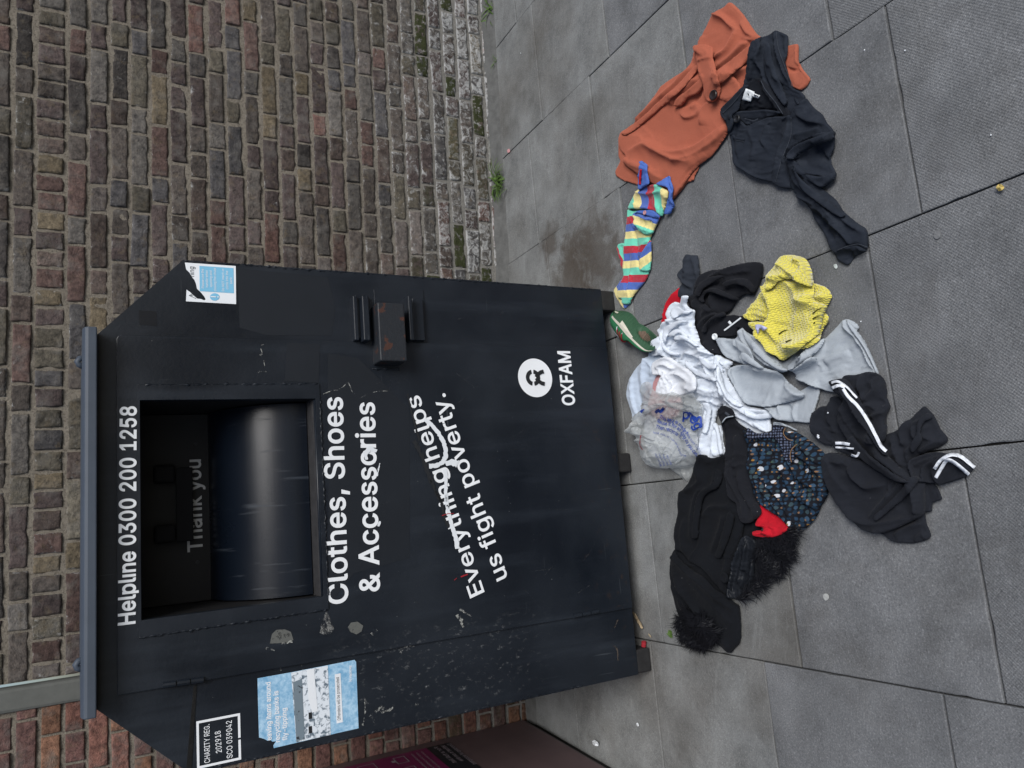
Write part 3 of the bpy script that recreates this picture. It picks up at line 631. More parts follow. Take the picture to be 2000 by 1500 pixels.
# overpainted patches: old lettering and graffiti blacked out with slightly different paint
M['over'] = plain('overpaint_black', (0.0095, 0.0125, 0.0175), 0.55, 0.3, scale=6, var=0.25); M['over2'] = plain('overpaint_gloss', (0.006, 0.0075, 0.011), 0.3, 0.4, scale=6, var=0.25)
for q_, m_, o_ in (([(463, 524), (640, 541), (655, 600), (648, 656), (520, 655), (468, 640)], 'over', 0.0), ([(271, 606), (305, 608), (306, 637), (272, 634)], 'over2', 0.0), ([(560, 670), (625, 672), (622, 748), (556, 744)], 'over', DY), ([(642, 1185), (690, 1120), (800, 1090), (800, 800), (700, 700), (640, 690)], 'over', DY)):
    patch('overpaint', q_, M[m_], 0.0007, o_)
# logo disc
cx, cz = bl(1045, 738, DY); ra = 0.5 * (abs(bl(1045, 701, DY)[0] - bl(1045, 775, DY)[0]) / 1 + abs(bl(1011.5, 738, DY)[1] - bl(1079, 738, DY)[1])) / 2
mb = MB(); k = 64; mb.add([(cx, -DY - 0.0018, cz)] + [(cx + ra * math.cos(2 * math.pi * i / k), -DY - 0.0018, cz + ra * math.sin(2 * math.pi * i / k)) for i in range(k)], [(0, 1 + (i + 1) % k, 1 + i) for i in range(k)])
lg = mb.obj('logo_disc', M['white'], bank, True)
def arc_strip(cx, cz, r0, r1, a0, a1, n=24):
    V = []; 
    for i in range(n + 1):
        a = math.radians(a0 + (a1 - a0) * i / n); V += [(cx + r0 * math.cos(a), -DY - 0.0032, cz + r0 * math.sin(a)), (cx + r1 * math.cos(a), -DY - 0.0032, cz + r1 * math.sin(a))]
    return V, [(2 * i, 2 * i + 1, 2 * i + 3, 2 * i + 2) for i in range(n)]
u = ra / 100.0; zc_ = cz + 14 * u
mb = MB()
mb.add(*arc_strip(cx, zc_, 21 * u, 42 * u, 12, 168)); mb.add(*arc_strip(cx, zc_, 21 * u, 42 * u, 188, 352))
for s in (-1, 1):
    pts = [(s * 4, -18), (s * 14, -27), (s * 22, -36), (s * 29, -48), (s * 32, -62)]; w = 10
    for (a, b) in zip(pts[:-1], pts[1:]):
        d = np.array([b[0] - a[0], b[1] - a[1]], float); d /= np.linalg.norm(d); nn_ = np.array([-d[1], d[0]]) * w; a = np.array(a) - d * 2; b = np.array(b) + d * 2
        q = [a + nn_, b + nn_, b - nn_, a - nn_]; mb.add([(cx + p[0] * u, -DY - 0.0033 - 0.00003 * abs(p[1]), zc_ + p[1] * u) for p in q], [(0, 1, 2, 3)])
mb.obj('emblem', M['blackvinyl'], lg, True)
# charity registration box
q = [bl(385, 1502, 0), bl(383, 1410, 0), bl(468, 1391.5, 0), bl(471.5, 1483, 0)]
xq0, xq1 = 0.5 * (bl(386, 1502, 0)[0] + bl(471, 1482.5, 0)[0]), 0.5 * (bl(383, 1410, 0)[0] + bl(468, 1391.5, 0)[0]); zq1, zq0 = 0.5 * (q[0][1] + q[1][1]), 0.5 * (q[2][1] + q[3][1])
mb = MB(); w = 0.0062; y = -0.0016
for (a, b, c, d) in ((xq0, xq1, zq1 - w, zq1), (xq0, xq0 + w, zq0, zq1 - w), (xq1 - w, xq1, zq0, zq1 - w), (xq0 + w, xq0 + 0.052, zq0, zq0 + w), (xq0 + 0.057, xq1 - w, zq0, zq0 + w)):
    mb.add([(a, y, c), (b, y, c), (b, y, d), (a, y, d)], [(0, 1, 2, 3)])
rb = mb.obj('registration_frame', M['white'], bank, True)
for s_, p0, p1, c in (('CHARITY REG.', (410, 1488.5), (409, 1414), 10.5), ('202918', (433, 1468.5), (430.5, 1426.5), 11), ('SCO 039042', (454, 1479), (452.5, 1406.5), 11)):
    face_text('lettering', s_, p0, p1, capm((440 - c, 1440), (440, 1440), 0), M['white'], 0.0, bold=0.004, lift=0.0017)
# fly-tipping notice (torn corner) and warning notice
def notice_photo():
    t = NT('faded_blue_notice', 0.5, 0.3); v = t.coord('Object'); n = t.noise(v, 30, 6, 0.65, dist=0.6); n2 = t.noise(v, 90, 4, 0.7)
    t.base(t.mix(t.ramp(t.math('ADD', t.math('MULTIPLY', n, 0.6), t.math('MULTIPLY', n2, 0.4)), [(0.40, 0), (0.62, 1)]), (0.16, 0.36, 0.56), (0.42, 0.62, 0.78))); return t.m
def notice_grey():
    t = NT('faded_street_print', 0.5, 0.3); v = t.coord('Object'); n = t.noise(v, 75, 4, 0.6, dist=0.5); vv = t.voro(v, 55, out='Color')
    c = t.mix(t.ramp(n, [(0.38, 0), (0.5, 1)]), (0.12, 0.16, 0.20), (0.66, 0.72, 0.78)); t.base(c); return t.m
M['nblue'] = notice_photo(); M['ngrey'] = notice_grey()
Z6 = lambda L: [(350 + x / 5.5556, 1280 + y / 5.5556) for x, y in L]
nt = patch('fly_tipping_notice', Z6([(848, 248), (1200, 185), (1610, 105), (1900, 48), (1918, 70), (1930, 400), (1945, 790), (1700, 845), (1640, 860), (1290, 943), (1025, 1005), (1020, 975), (1048, 930), (1010, 935), (985, 915), (960, 925), (920, 905), (890, 895), (865, 890), (855, 560)]), M['nblue'], 0.0016, 0.0)
patch('street_print', Z6([(1212, 185), (1610, 108), (1642, 860), (1268, 943)]), M['ngrey'], 0.0024, 0.0, nt)
patch('tree_line_print', Z6([(1232, 290), (1330, 250), (1360, 905), (1268, 930), (1250, 600)]), vinyl('dark_foliage_print', (0.17, 0.22, 0.26), 0.10), 0.003, 0.0, nt)
patch('sky_print', Z6([(1380, 155), (1460, 140), (1500, 600), (1440, 620), (1400, 480)]), M['stickwhite'], 0.0031, 0.0, nt)
for (a, b) in ((690, 620), (845, 770)): patch('print_window', Z6([(1403, a), (1440, a - 8), (1436, b - 8), (1400, b)]), M['blackvinyl'], 0.0034, 0.0, nt)
patch('caption_box', Z6([(1685, 205), (1748, 192), (1773, 722), (1705, 738)]), M['stickwhite'], 0.0024, 0.0, nt)
zz = lambda x, y: (350 + x / 5.5556, 1280 + y / 5.5556)
face_text('caption', 'Offenders will be prosecuted', zz(1748, 698), zz(1730, 235), capm(zz(1712, 600), zz(1745, 600), 0), M['blackvinyl'], 0.0, bold=0.0, lift=0.0032, parent=nt)
for s_, p0, p1, c in (('eaving items around', (1000, 915), (988, 285), 52), ('recycling banks is', (1093, 935), (1072, 380), 52), ('fly-tipping', (1170, 915), (1160, 565), 50), ('H Hackney', (1870, 278), (1862, 105), 30)):
    face_text('caption', s_, zz(*p0), zz(*p1), capm(zz(1000, 600), zz(1000 + c, 600), 0), M['stickwhite'], 0.0, bold=0.02, lift=0.0026, parent=nt)
zz2 = lambda x, y: (340 + x / 13.636, 500 + y / 13.636)
Zs = lambda L: [zz2(x, y) for x, y in L]
ws = patch('warning_notice', Zs([(285, 178), (1640, 270), (1650, 1285), (315, 1210), (330, 900), (420, 960), (520, 1060), (620, 1140), (720, 1150), (800, 1185), (840, 1160), (800, 1080), (700, 960), (610, 880), (580, 740), (540, 640), (470, 560), (410, 450), (320, 360)]), M['stickwhite'], 0.0016, 0.0)
patch('blue_box', Zs([(672, 268), (1580, 328), (1588, 995), (682, 940)]), M['skyblue'], 0.0023, 0.0, ws)
k = 24; patch('info_disc', Zs([(1080 + 128 * math.cos(2 * math.pi * i / k), 1095 + 98 * math.sin(2 * math.pi * i / k)) for i in range(k)]), M['skyblue'], 0.0023, 0.0, ws)
patch('info_stroke', Zs([(970, 1072), (1110, 1082), (1112, 1108), (972, 1100)]), M['stickwhite'], 0.003, 0.0, ws); patch('info_dot', Zs([(1150, 1080), (1185, 1082), (1186, 1112), (1150, 1110)]), M['stickwhite'], 0.003, 0.0, ws)
face_text('caption', 'ning', zz2(533, 560), zz2(525, 292), capm(zz2(400, 400), zz2(530, 400), 0), M['blackvinyl'], 0.0, bold=0.002, lift=0.0024, parent=ws)
for s_, p0, p1 in (('Please use the', (795, 865), (782, 355)), ('handle when', (902, 840), (893, 395)), ('opening and', (1008, 838), (1000, 400)), ('closing the chute', (1118, 945), (1108, 330)), ('Do NOT reach or', (1330, 945), (1325, 350)), ('climb into the', (1440, 895), (1430, 405)), ('bank', (1545, 745), (1535, 575))):
    face_text('caption', s_, zz2(*p0), zz2(*p1), capm(zz2(1000, 600), zz2(1062, 600), 0), M['stickwhite'], 0.0, bold=0.004, lift=0.003, parent=ws)
strokes('warning_triangle', [(Zs([(395, 1055), (490, 1020)]), .8, .8), (Zs([(395, 1055), (585, 1140)]), .9, .9), (Zs([(440, 1060), (500, 1062)]), .9, .7)], M['blackvinyl'], 0.0024, 0.0, 0.05, 3, ws)

# ------------------------------------------------------------------ neighbouring recycling bank, seen by one side
na = G(1036, 1400); nb = G(1212, 1500); ND = (nb - na); ND = ND / np.linalg.norm(ND); NY = math.atan2(ND[1], ND[0])
nbk = empty('recycling_bank', (na[0], na[1], 0), 'dull pink recycling bank with a magenta poster on its side, at the left corner', 'recycling bank', NY)
MB().box((0.0, -1.0, 0.03), (1.5, 0.0, 1.5)).obj('body', plain('dull_pink_plastic', (0.105, 0.072, 0.075), 0.5, 0.35, scale=9, var=0.3, bump=0.001), nbk, True, bevel=0.02)
MB().box((0.02, -0.98, 0.0), (1.48, -0.02, 0.0295)).obj('plinth', M['joint'], nbk, True)
NNv = np.array([-ND[1], ND[0], 0])
def nl(px, py):
    P = onplane(px, py, na, NNv); return float((P - na) @ ND), float(P[2])
Zn = lambda x, y: nl(650 + x / 5, 1300 + y / 5)
def npatch(name, pts, mat, lift, parent=nbk):
    P = [Zn(*p) for p in pts]; t = tessellate_polygon([[Vector((x, z, 0)) for x, z in P]]); return mobj(name, [(x, lift, z) for x, z in P], [tuple(q) for q in t], mat, parent, local=True)
u0 = Zn(1105, 762); u1 = Zn(1480, 1000); zlo, zmid = 0.5 * (u0[1] + u1[1]), Zn(912, 808)[1]; xp0 = u0[0]; sc = 1 if True else 0
mb = MB(); xe = xp0 + 0.62
mb.add([(xp0, 0.0022, zlo), (xe, 0.0022, zlo), (xe, 0.0022, zmid), (xp0, 0.0022, zmid)], [(0, 3, 2, 1)]); po = mb.obj('poster_footer', plain('poster_black', (0.012, 0.014, 0.018), 0.4, 0.4), nbk, True)
mb = MB(); mb.add([(xp0, 0.0022, zmid + 0.0005), (xe, 0.0022, zmid + 0.0005), (xe, 0.0022, zmid + 0.75), (xp0, 0.0022, zmid + 0.75)], [(0, 3, 2, 1)]); pm = mb.obj('poster', plain('poster_magenta', (0.14, 0.008, 0.062), 0.4, 0.4, var=0.08), nbk, True)
def ntext(s_, x, z, w, cap, parent, mat):
    V, F = text_mesh(s_, 0.008); k = w / (V[:, 0].max() - V[:, 0].min())
    mobj('caption', np.c_[x + (V[:, 0] - V[:, 0].min()) * k, np.full(len(V), 0.0034), z + V[:, 1] / CAPH * cap], F, mat, parent, local=True)
M['dimwhite'] = vinyl('poster_white', (0.28, 0.24, 0.27))
ntext('For a full list', xp0 + 0.02, zmid - 0.045, 0.2, 0.018, po, M['dimwhite']); ntext("What's on the", xp0 + 0.02, zmid - 0.075, 0.2, 0.018, po, M['dimwhite']); ntext('Doorstep of accepted', xp0 + 0.02, zmid - 0.105, 0.26, 0.018, po, M['dimwhite'])
for kx in range(3):
    for kz in range(4):
        bx, bz = xp0 + 0.03 + kx * 0.12, zmid + 0.11 + kz * 0.13; w, h = 0.07, 0.05 + 0.02 * ((kx + kz) % 2); mb = MB(); e = 0.004
        for (a, b, c, d) in ((bx, bx + w, bz, bz + e), (bx, bx + w, bz + h - e, bz + h), (bx, bx + e, bz + e, bz + h - e), (bx + w - e, bx + w, bz + e, bz + h - e), (bx + 0.025, bx + 0.045, bz + h, bz + h + 0.015)): mb.add([(a, 0.0034, c), (b, 0.0034, c), (b, 0.0034, d), (a, 0.0034, d)], [(0, 3, 2, 1)])
        mb.obj('pictogram', M['dimwhite'], pm, True)
for k in range(3): ntext('cans tins bottles jars cartons', xp0 + 0.03, zmid + 0.03 + k * 0.022, 0.3, 0.009, pm, M['dimwhite'])

# ------------------------------------------------------------------ cloth: buckled sheets laid over each other
# every panel starts as a flat outline on the ground, its rest lengths are made longer than the outline allows, and it is
# relaxed (distance + bending constraints, gravity, resting on whatever lies beneath) so that it buckles into real folds.
HX0, HY0, HS = 1150, -20, 2.0
ZMAP = np.zeros((700, 410))           # height of the heap, indexed by photo pixel / 2
def blur(a, s):
    k = int(max(1, round(s * 3))); g = np.exp(-0.5 * (np.arange(-k, k + 1) / s) ** 2); g /= g.sum()
    p = np.pad(a, ((k, k), (0, 0)), 'edge'); a = sum(g[i] * p[i:i + a.shape[0]] for i in range(2 * k + 1))
    p = np.pad(a, ((0, 0), (k, k)), 'edge'); return sum(g[i] * p[:, i:i + a.shape[1]] for i in range(2 * k + 1))
def maxf(a, k):
    o = a.copy()
    for dy in range(-k, k + 1):
        for dx in range(-k, k + 1): o = np.maximum(o, np.roll(np.roll(a, dy, 0), dx, 1))
    return o
def sample(A, px, py):
    x = np.clip((px - HX0) / HS, 0, A.shape[1] - 1.01); y = np.clip((py - HY0) / HS, 0, A.shape[0] - 1.01)
    i = x.astype(int); j = y.astype(int); f = x - i; g = y - j
    return (A[j, i] * (1 - f) + A[j, i + 1] * f) * (1 - g) + (A[j + 1, i] * (1 - f) + A[j + 1, i + 1] * f) * g
def stamp(px, py, z):
    i = np.clip(np.round((px - HX0) / HS).astype(int), 0, ZMAP.shape[1] - 1); j = np.clip(np.round((py - HY0) / HS).astype(int), 0, ZMAP.shape[0] - 1)
    T = np.zeros_like(ZMAP); np.maximum.at(T, (j, i), z); F = maxf(T, 1); T = np.where(T > 0, T, np.where((maxf((T > 0) * 1.0, 1) > 0), F, 0)); np.maximum(ZMAP, T, out=ZMAP)
def catmull(P, step=2.0, closed=True, sharp=0.0):
    P = np.asarray(P, float); n = len(P); out = []
    for i in range(n if closed else n - 1):
        p0, p1, p2, p3 = (P[(i - 1) % n], P[i], P[(i + 1) % n], P[(i + 2) % n]) if closed else (P[max(i - 1, 0)], P[i], P[i + 1], P[min(i + 2, n - 1)])
        t1 = (p2 - p0) * 0.5 * (1 - sharp); t2 = (p3 - p1) * 0.5 * (1 - sharp); L = np.linalg.norm(p2 - p1)
        a = np.linalg.norm(p2 - p0) + 1e-6; t1 = t1 * min(1, 2 * L / a); b = np.linalg.norm(p3 - p1) + 1e-6; t2 = t2 * min(1, 2 * L / b)
        k = max(1, int(L / step))
        for s in np.arange(k) / k:
            out.append((2 * s ** 3 - 3 * s ** 2 + 1) * p1 + (s ** 3 - 2 * s ** 2 + s) * t1 + (-2 * s ** 3 + 3 * s ** 2) * p2 + (s ** 3 - s ** 2) * t2)
    if not closed: out.append(P[-1])
    return np.array(out)
def polydist(X, Y, P, closed=True):
    best = np.full(X.shape, 1e9); T = np.zeros(X.shape); SG = np.zeros(X.shape); n = len(P); inside = np.zeros(X.shape, bool)
    m_ = n if closed else n - 1
    for i in range(m_):
        x0, y0 = P[i]; x1, y1 = P[(i + 1) % n]; dx, dy = x1 - x0, y1 - y0; L2 = dx * dx + dy * dy + 1e-9
        t = np.clip(((X - x0) * dx + (Y - y0) * dy) / L2, 0, 1); ex, ey = X - x0 - t * dx, Y - y0 - t * dy; d = np.hypot(ex, ey)
        b = d < best; best = np.where(b, d, best); T = np.where(b, (i + t) / m_, T); SG = np.where(b, np.sign(dx * ey - dy * ex), SG)
        if closed and dy != 0:
            c = ((y0 > Y) != (y1 > Y)) & (X < dx * (Y - y0) / dy + x0); inside ^= c
    return best, T, SG, inside
def tf(L, ox, oy, s): return [(ox + x / s, oy + y / s) for x, y in L]
Z3 = lambda L: tf(L, 1150, 0, 2.857); ZS = lambda L: tf(L, 1180, 300, 6.667); ZR = lambda L: tf(L, 1180, 480, 6.667); ZY = lambda L: tf(L, 1380, 480, 5)
ZW = lambda L: tf(L, 1200, 650, 5); ZK = lambda L: tf(L, 1550, 700, 3.75); ZF = lambda L: tf(L, 1280, 800, 5); ZU = lambda L: tf(L, 1200, 1000, 5); ZH = lambda L: tf(L, 1160, 560, 12.5)
ZJ = lambda L: tf(L, 1380, 40, 5.556); ZB_ = lambda L: tf(L, 1220, 780, 10)
PXM = 0.0014
def sheet(name, outline, mat, parent, puff=0.006, edge=0.0025, r=7, folds=(), ex=(0.05, 0.05, 0), it=90, bend=0.08, amp=0.002, nf=16, seed=1, step=2.5, thick=0.0016,
          sharp=0.0, uva=0.0, jit=0.25, wob=0.5, drape=4.0, holes=(), lift=0.0, pin=0.35, grav=0.00012, capz=1.0, uvw=0.0, wr=0.0045, wl=20, fk=1.8, hem=True):
    puff *= 0.72; r *= 0.7; step = min(step, 2.2)
    rg = np.random.default_rng(seed)
    P = catmull(outline, 2.0, True, sharp)
    if jit: P = P + np.c_[fbm(P[:, 0] * 0.2, P[:, 1] * 0.2, seed, 2), fbm(P[:, 0] * 0.2, P[:, 1] * 0.2, seed + 9, 2)] * jit * 4
    x0, y0 = P.min(0) - 2 * step; x1, y1 = P.max(0) + 2 * step
    gx, gy = np.meshgrid(np.arange(x0, x1, step), np.arange(y0, y1, step))
    d, _, _, ins = polydist(gx, gy, P); sd = np.where(ins, d, -d)
    for H in holes:
        d2, _, _, in2 = polydist(gx, gy, catmull(H, 2.0)); sd = np.minimum(sd, np.where(in2, -d2, d2))
    gyy, gxx = np.gradient(sd, step); gn = np.hypot(gxx, gyy) + 1e-6; near = np.abs(sd) < 0.62 * step
    px = np.where(near, gx - sd * gxx / gn, gx); py = np.where(near, gy - sd * gyy / gn, gy); sd = np.where(near, 0, sd); V = sd >= 0
    zm = maxf(ZMAP, 1); zb = np.maximum(ZMAP, blur(zm, drape)) if drape else zm
    base = sample(zb, px, py)
    e = np.clip(sd / r, 0, 1); dome = np.sqrt(np.clip(1 - (1 - e) ** 2, 0, 1))
    fl = base + edge + lift + puff * dome * np.clip(1 + 2.4 * wob * fbm(px / 40, py / 40, seed + 3, 2), 0.25, 2)
    for f in folds:
        pts, w, h = f[0], f[1], f[2]; sk = f[3] * 1.3 if len(f) > 3 else (0.5 if (len(f[0]) + int(f[0][0][0])) % 2 else -0.5)
        Q = catmull(pts, 3.0, False); D, T, SG, _ = polydist(px, py, Q, False)
        ww = np.where(SG > 0, w * (1 + sk), w * (1 - sk)) + 0.3; tp = np.clip(np.minimum(T, 1 - T) / 0.2, 0, 1) ** 0.7 * 0.85 + 0.15
        fl = fl + fk * h * tp * np.exp(-(D / ww) ** 1.45) * np.clip(e * 1.5, 0.15, 1)
    if wr:      # slack: long soft creases running across the panel
        ca_, sa_ = math.cos(math.radians(ex[2] + 20)), math.sin(math.radians(ex[2] + 20)); qx = px + 14 * fbm(px / 30, py / 30, seed + 31, 2); qy = py + 14 * fbm(px / 30, py / 30, seed + 32, 2)
        n2_ = fbm((qx * ca_ + qy * sa_) / (wl * 0.45), (-qx * sa_ + qy * ca_) / (wl * 1.3), seed + 36, 2); fl = fl + 0.35 * wr * np.clip(1 - np.abs(n2_) * 7, 0, 1) * np.clip(e, 0.1, 1)
        n_ = fbm((qx * ca_ + qy * sa_) / wl, (-qx * sa_ + qy * ca_) / (wl * 2.4), seed + 33, 2); fl = fl + wr * np.clip(1 - np.abs(n_) * 7, 0, 1) ** 1.3 * np.clip(e, 0.1, 1) * np.clip(0.5 + 3 * fbm(px / 60, py / 60, seed + 34, 1), 0, 1)
    if hem: fl = fl - 0.0016 * np.exp(-((sd - 6.5) / 1.3) ** 2)
    fl = np.maximum(fl, base + 0.0008)
    X = G(px, py, fl + amp * (np.abs(fbm(px / nf, py / nf, seed + 1, 3)) * 2)); X0 = G(px, py, base + edge)
    flat = G(px, py, float(np.mean(base[V])) + edge)
    ca, sa = math.cos(math.radians(ex[2])), math.sin(math.radians(ex[2]))
    fams = []
    for dy, dx, k in ((0, 1, 0.5), (1, 0, 0.5), (1, 1, 0.25), (1, -1, 0.25), (0, 3, bend), (3, 0, bend)):
        ny, nx = V.shape
        A = (slice(0, ny - dy), slice(max(0, -dx), nx - max(0, dx))); B = (slice(dy, ny), slice(max(0, dx), nx + min(0, dx)))
        mk = V[A] & V[B]; dpx = px[B] - px[A]; dpy = py[B] - py[A]; q = np.hypot(dpx, dpy) + 1e-6; cs = (dpx * ca + dpy * sa) / q
        L = np.linalg.norm(flat[B] - flat[A], axis=-1) * (1 + ex[0] * cs ** 2 + ex[1] * (1 - cs ** 2))
        fams.append((A, B, mk[..., None] * k, L))
    bw = np.where(V & (sd < step * 0.7), pin, 0.015)[..., None]
    for i in range(it):
        for A, B, k, L in fams:
            dlt = X[B] - X[A]; l = np.linalg.norm(dlt, axis=-1) + 1e-9; c = (dlt * ((l - L) / l)[..., None]) * 0.5 * k
            X[A] += c; X[B] -= c
        X[..., 2] -= grav; X[..., 2] = np.minimum(np.maximum(X[..., 2], fl), fl + capz * (0.004 + 0.03 * e))
        X[..., :2] += (X0[..., :2] - X[..., :2]) * bw
    X[..., 2] = np.maximum(X[..., 2], fl)
    idx = -np.ones(V.shape, int); idx[V] = np.arange(V.sum())
    a, b, c, dd = idx[:-1, :-1], idx[:-1, 1:], idx[1:, 1:], idx[1:, :-1]; F = []
    q = np.stack([a, b, c, dd], -1).reshape(-1, 4); cnt = (q >= 0).sum(1)
    sdq = np.stack([sd[:-1, :-1], sd[:-1, 1:], sd[1:, 1:], sd[1:, :-1]], -1).reshape(-1, 4)
    F = [tuple(t) for t in q[(cnt == 4)].tolist()] + [tuple(v for v in t if v >= 0) for t in q[cnt == 3].tolist()]
    Xv = X[V]; cu_, su_ = math.cos(math.radians(uva)), math.sin(math.radians(uva))
    u = px[V] + uvw * 40 * fbm(px[V] / 30, py[V] / 30, seed + 20, 2); v = py[V] + uvw * 40 * fbm(px[V] / 30, py[V] / 30, seed + 21, 2)
    uv = np.c_[(u * cu_ + v * su_), (-u * su_ + v * cu_)] * PXM
    o = mobj(name, Xv, F, mat, parent, True, uv=uv)
    me = o.data; 
    if thick:
        s = o.modifiers.new('solid', 'SOLIDIFY'); s.thickness = thick; s.offset = 1.0 if False else -1.0
    # faces must look up
    if len(me.polygons) and np.mean([p.normal.z for p in me.polygons[:200]]) < 0: me.flip_normals()
    X2 = (X[:-1, :-1] + X[1:, 1:]) / 2; V2 = V[:-1, :-1] & V[1:, 1:]
    XX = np.concatenate([Xv, X2[V2]]); qx, qy = proj(XX); stamp(qx, qy, XX[:, 2])
    return o
def ribbon(name, pts, w, mat, parent, lift=0.0012, thick=0.0006, step=2.0, wend=None, round_=0.0, dens=2):
    """a narrow band laid on whatever is there (seams, stripes, straps)"""
    Q = catmull(pts, step, False); T = np.gradient(Q, axis=0); T /= np.linalg.norm(T, axis=1)[:, None] + 1e-9; N = np.c_[-T[:, 1], T[:, 0]]
    ws = np.linspace(w, wend if wend is not None else w, len(Q)); k = dens + 1; zb = maxf(ZMAP, 1); V = []; uv = []
    for i in range(len(Q)):
        for j in range(k + 1):
            t = j / k * 2 - 1; p = Q[i] + N[i] * ws[i] * 0.5 * t; z = sample(zb, np.array([p[0]]), np.array([p[1]]))[0] + lift + round_ * (1 - t * t)
            V.append(G(p[0], p[1], z)); uv.append((p[0] * PXM, p[1] * PXM))
    V = np.array(V); F = [(i * (k + 1) + j, i * (k + 1) + j + 1, (i + 1) * (k + 1) + j + 1, (i + 1) * (k + 1) + j) for i in range(len(Q) - 1) for j in range(k)]
    o = mobj(name, V, F, mat, parent, True, uv=np.array(uv))
    if np.mean([p.normal.z for p in o.data.polygons]) < 0: o.data.flip_normals()
    if thick: s = o.modifiers.new('solid', 'SOLIDIFY'); s.thickness = thick; s.offset = -1
    return o
def garment(name, label, cat, at, group=None):
    p = G(at[0], at[1], 0.0); return empty(name, tuple(p), label, cat, 0, group)

# ------------------------------------------------------------------ fabrics
def fabric(name, col, weave=900, bumpd=0.0006, sheen=0.3, rough=0.9, var=0.12, twill=False, fade=None, lint=0.0):
    t = NT(name, rough, 0.12); v = t.coord('UV'); n1 = t.noise(v, 9, 5, 0.6); n2 = t.noise(v, 260, 3, 0.6)
    c = t.mix(t.ramp(n1, [(0.3, 0), (0.7, 1)]), [k * (1 - var) for k in col], [k * (1 + var) for k in col])
    if fade: c = t.mix(t.ramp(t.noise(v, 22, 6, 0.65), [(0.45, 0), (0.75, 0.7)]), c, fade)
    c = t.mix(t.ramp(n2, [(0.3, 0.25), (0.5, 0)]), c, [k * 0.6 for k in col])
    if lint: c = t.mix(t.ramp(t.voro(v, 45), [(0.03, lint), (0.05, 0)]), c, (0.4, 0.4, 0.4))
    w = t.new('ShaderNodeTexWave', wave_type='BANDS'); t.l.new(t.mapping(v, rot=(0, 0, 0.8 if twill else 0.0)), w.inputs['Vector']); w.inputs['Scale'].default_value = weave / 6.0; w.inputs['Distortion'].default_value = 1.0
    t.base(c); t.b.inputs['Sheen Weight'].default_value = sheen; t.b.inputs['Sheen Roughness'].default_value = 0.6
    t.b.inputs['Sheen Tint'].default_value = (*[min(1, k * 2 + 0.05) for k in col], 1)
    h = t.math('ADD', t.math('MULTIPLY', n2, 1.0), t.math('MULTIPLY', w.outputs[0], 0.35)); n3 = t.noise(v, 70, 4, 0.55)
    t.normal(t.bump(h, bumpd, 0.8, t.bump(n3, 0.002, 0.35))); return t.m
M['orange'] = fabric('rust_wool', (0.34, 0.100, 0.060), 500, 0.0005, 0.5, 0.95, 0.06)
M['jean'] = fabric('black_denim', (0.0155, 0.0195, 0.028), 900, 0.0005, 0.15, 0.9, 0.2, True, fade=(0.032, 0.038, 0.05))
M['jeanin'] = fabric('denim_inside', (0.012, 0.014, 0.019), 900, 0.0005, 0.1, 0.9, 0.2, True)
M['thread'] = fabric('faded_seam', (0.045, 0.052, 0.065), 900, 0.0003, 0.1)
M['grey'] = fabric('pale_grey_cotton', (0.37, 0.41, 0.45), 1100, 0.0003, 0.2, 0.85, 0.05)
M['whitec'] = fabric('white_cotton', (0.66, 0.72, 0.80), 1000, 0.0003, 0.2, 0.9, 0.04); M['white2'] = fabric('offwhite_cotton', (0.66, 0.69, 0.74), 1000, 0.0003, 0.2, 0.9, 0.05)
M['paleblue'] = fabric('pale_blue_denim', (0.47, 0.55, 0.66), 900, 0.0004, 0.15, 0.9, 0.06, True)
M['black'] = fabric('black_jersey', (0.0105, 0.0115, 0.015), 900, 0.0004, 0.45, 0.95, 0.2, lint=0.5); M['blackwool'] = fabric('black_wool', (0.0062, 0.0072, 0.0095), 500, 0.0006, 0.3, 0.98, 0.2, lint=0.3)
M['satin'] = fabric('black_lining', (0.012, 0.014, 0.018), 900, 0.0002, 0.0, 0.4, 0.2); M['slate'] = fabric('slate_jersey', (0.026, 0.031, 0.041), 900, 0.0003, 0.2)
M['sweat'] = fabric('charcoal_knit', (0.0145, 0.0165, 0.022), 700, 0.0005, 0.4, 0.95, 0.2, lint=0.3)
M['red'] = fabric('red_cotton', (0.45, 0.010, 0.022), 900, 0.0004, 0.3, 0.9, 0.08); M['pink'] = fabric('pink_cotton', (0.50, 0.26, 0.27), 900)
M['stripew'] = fabric('white_tape', (0.72, 0.76, 0.82), 900, 0.0002, 0.1); M['labelw'] = fabric('white_label', (0.74, 0.78, 0.8), 900, 0.0002, 0.0); M['cord'] = fabric('tan_cord', (0.22, 0.13, 0.07), 900)
M['blueblock'] = fabric('blue_jersey', (0.075, 0.145, 0.44), 900, 0.0003, 0.2)
M['button'] = plain('dark_button', (0.02, 0.014, 0.014), 0.3, 0.5); M['metal'] = plain('dull_metal_button', (0.03, 0.032, 0.036), 0.35, 0.5, 0.6)
def stripes(name, order=0):
    t = NT(name, 0.9, 0.12); v = t.coord('UV'); y = t.sep(v)[1]
    ph = t.math('FRACT', t.math('ADD', t.math('DIVIDE', y, 0.0198 * 4), order * 0.25))
    cols_ = [(0.42, 0.022, 0.040), (0.065, 0.13, 0.42), (0.74, 0.64, 0.27), (0.14, 0.58, 0.42)]
    c = t.ramp(ph, [(0.0, cols_[0]), (0.25, cols_[1]), (0.5, cols_[2]), (0.75, cols_[3])], 'CONSTANT'); n = t.noise(v, 260, 3, 0.6)
    t.base(t.mix(t.ramp(n, [(0.3, 0.2), (0.55, 0)]), c, (0.2, 0.2, 0.25))); t.b.inputs['Sheen Weight'].default_value = 0.25
    t.normal(t.bump(n, 0.0004, 0.7)); return t.m
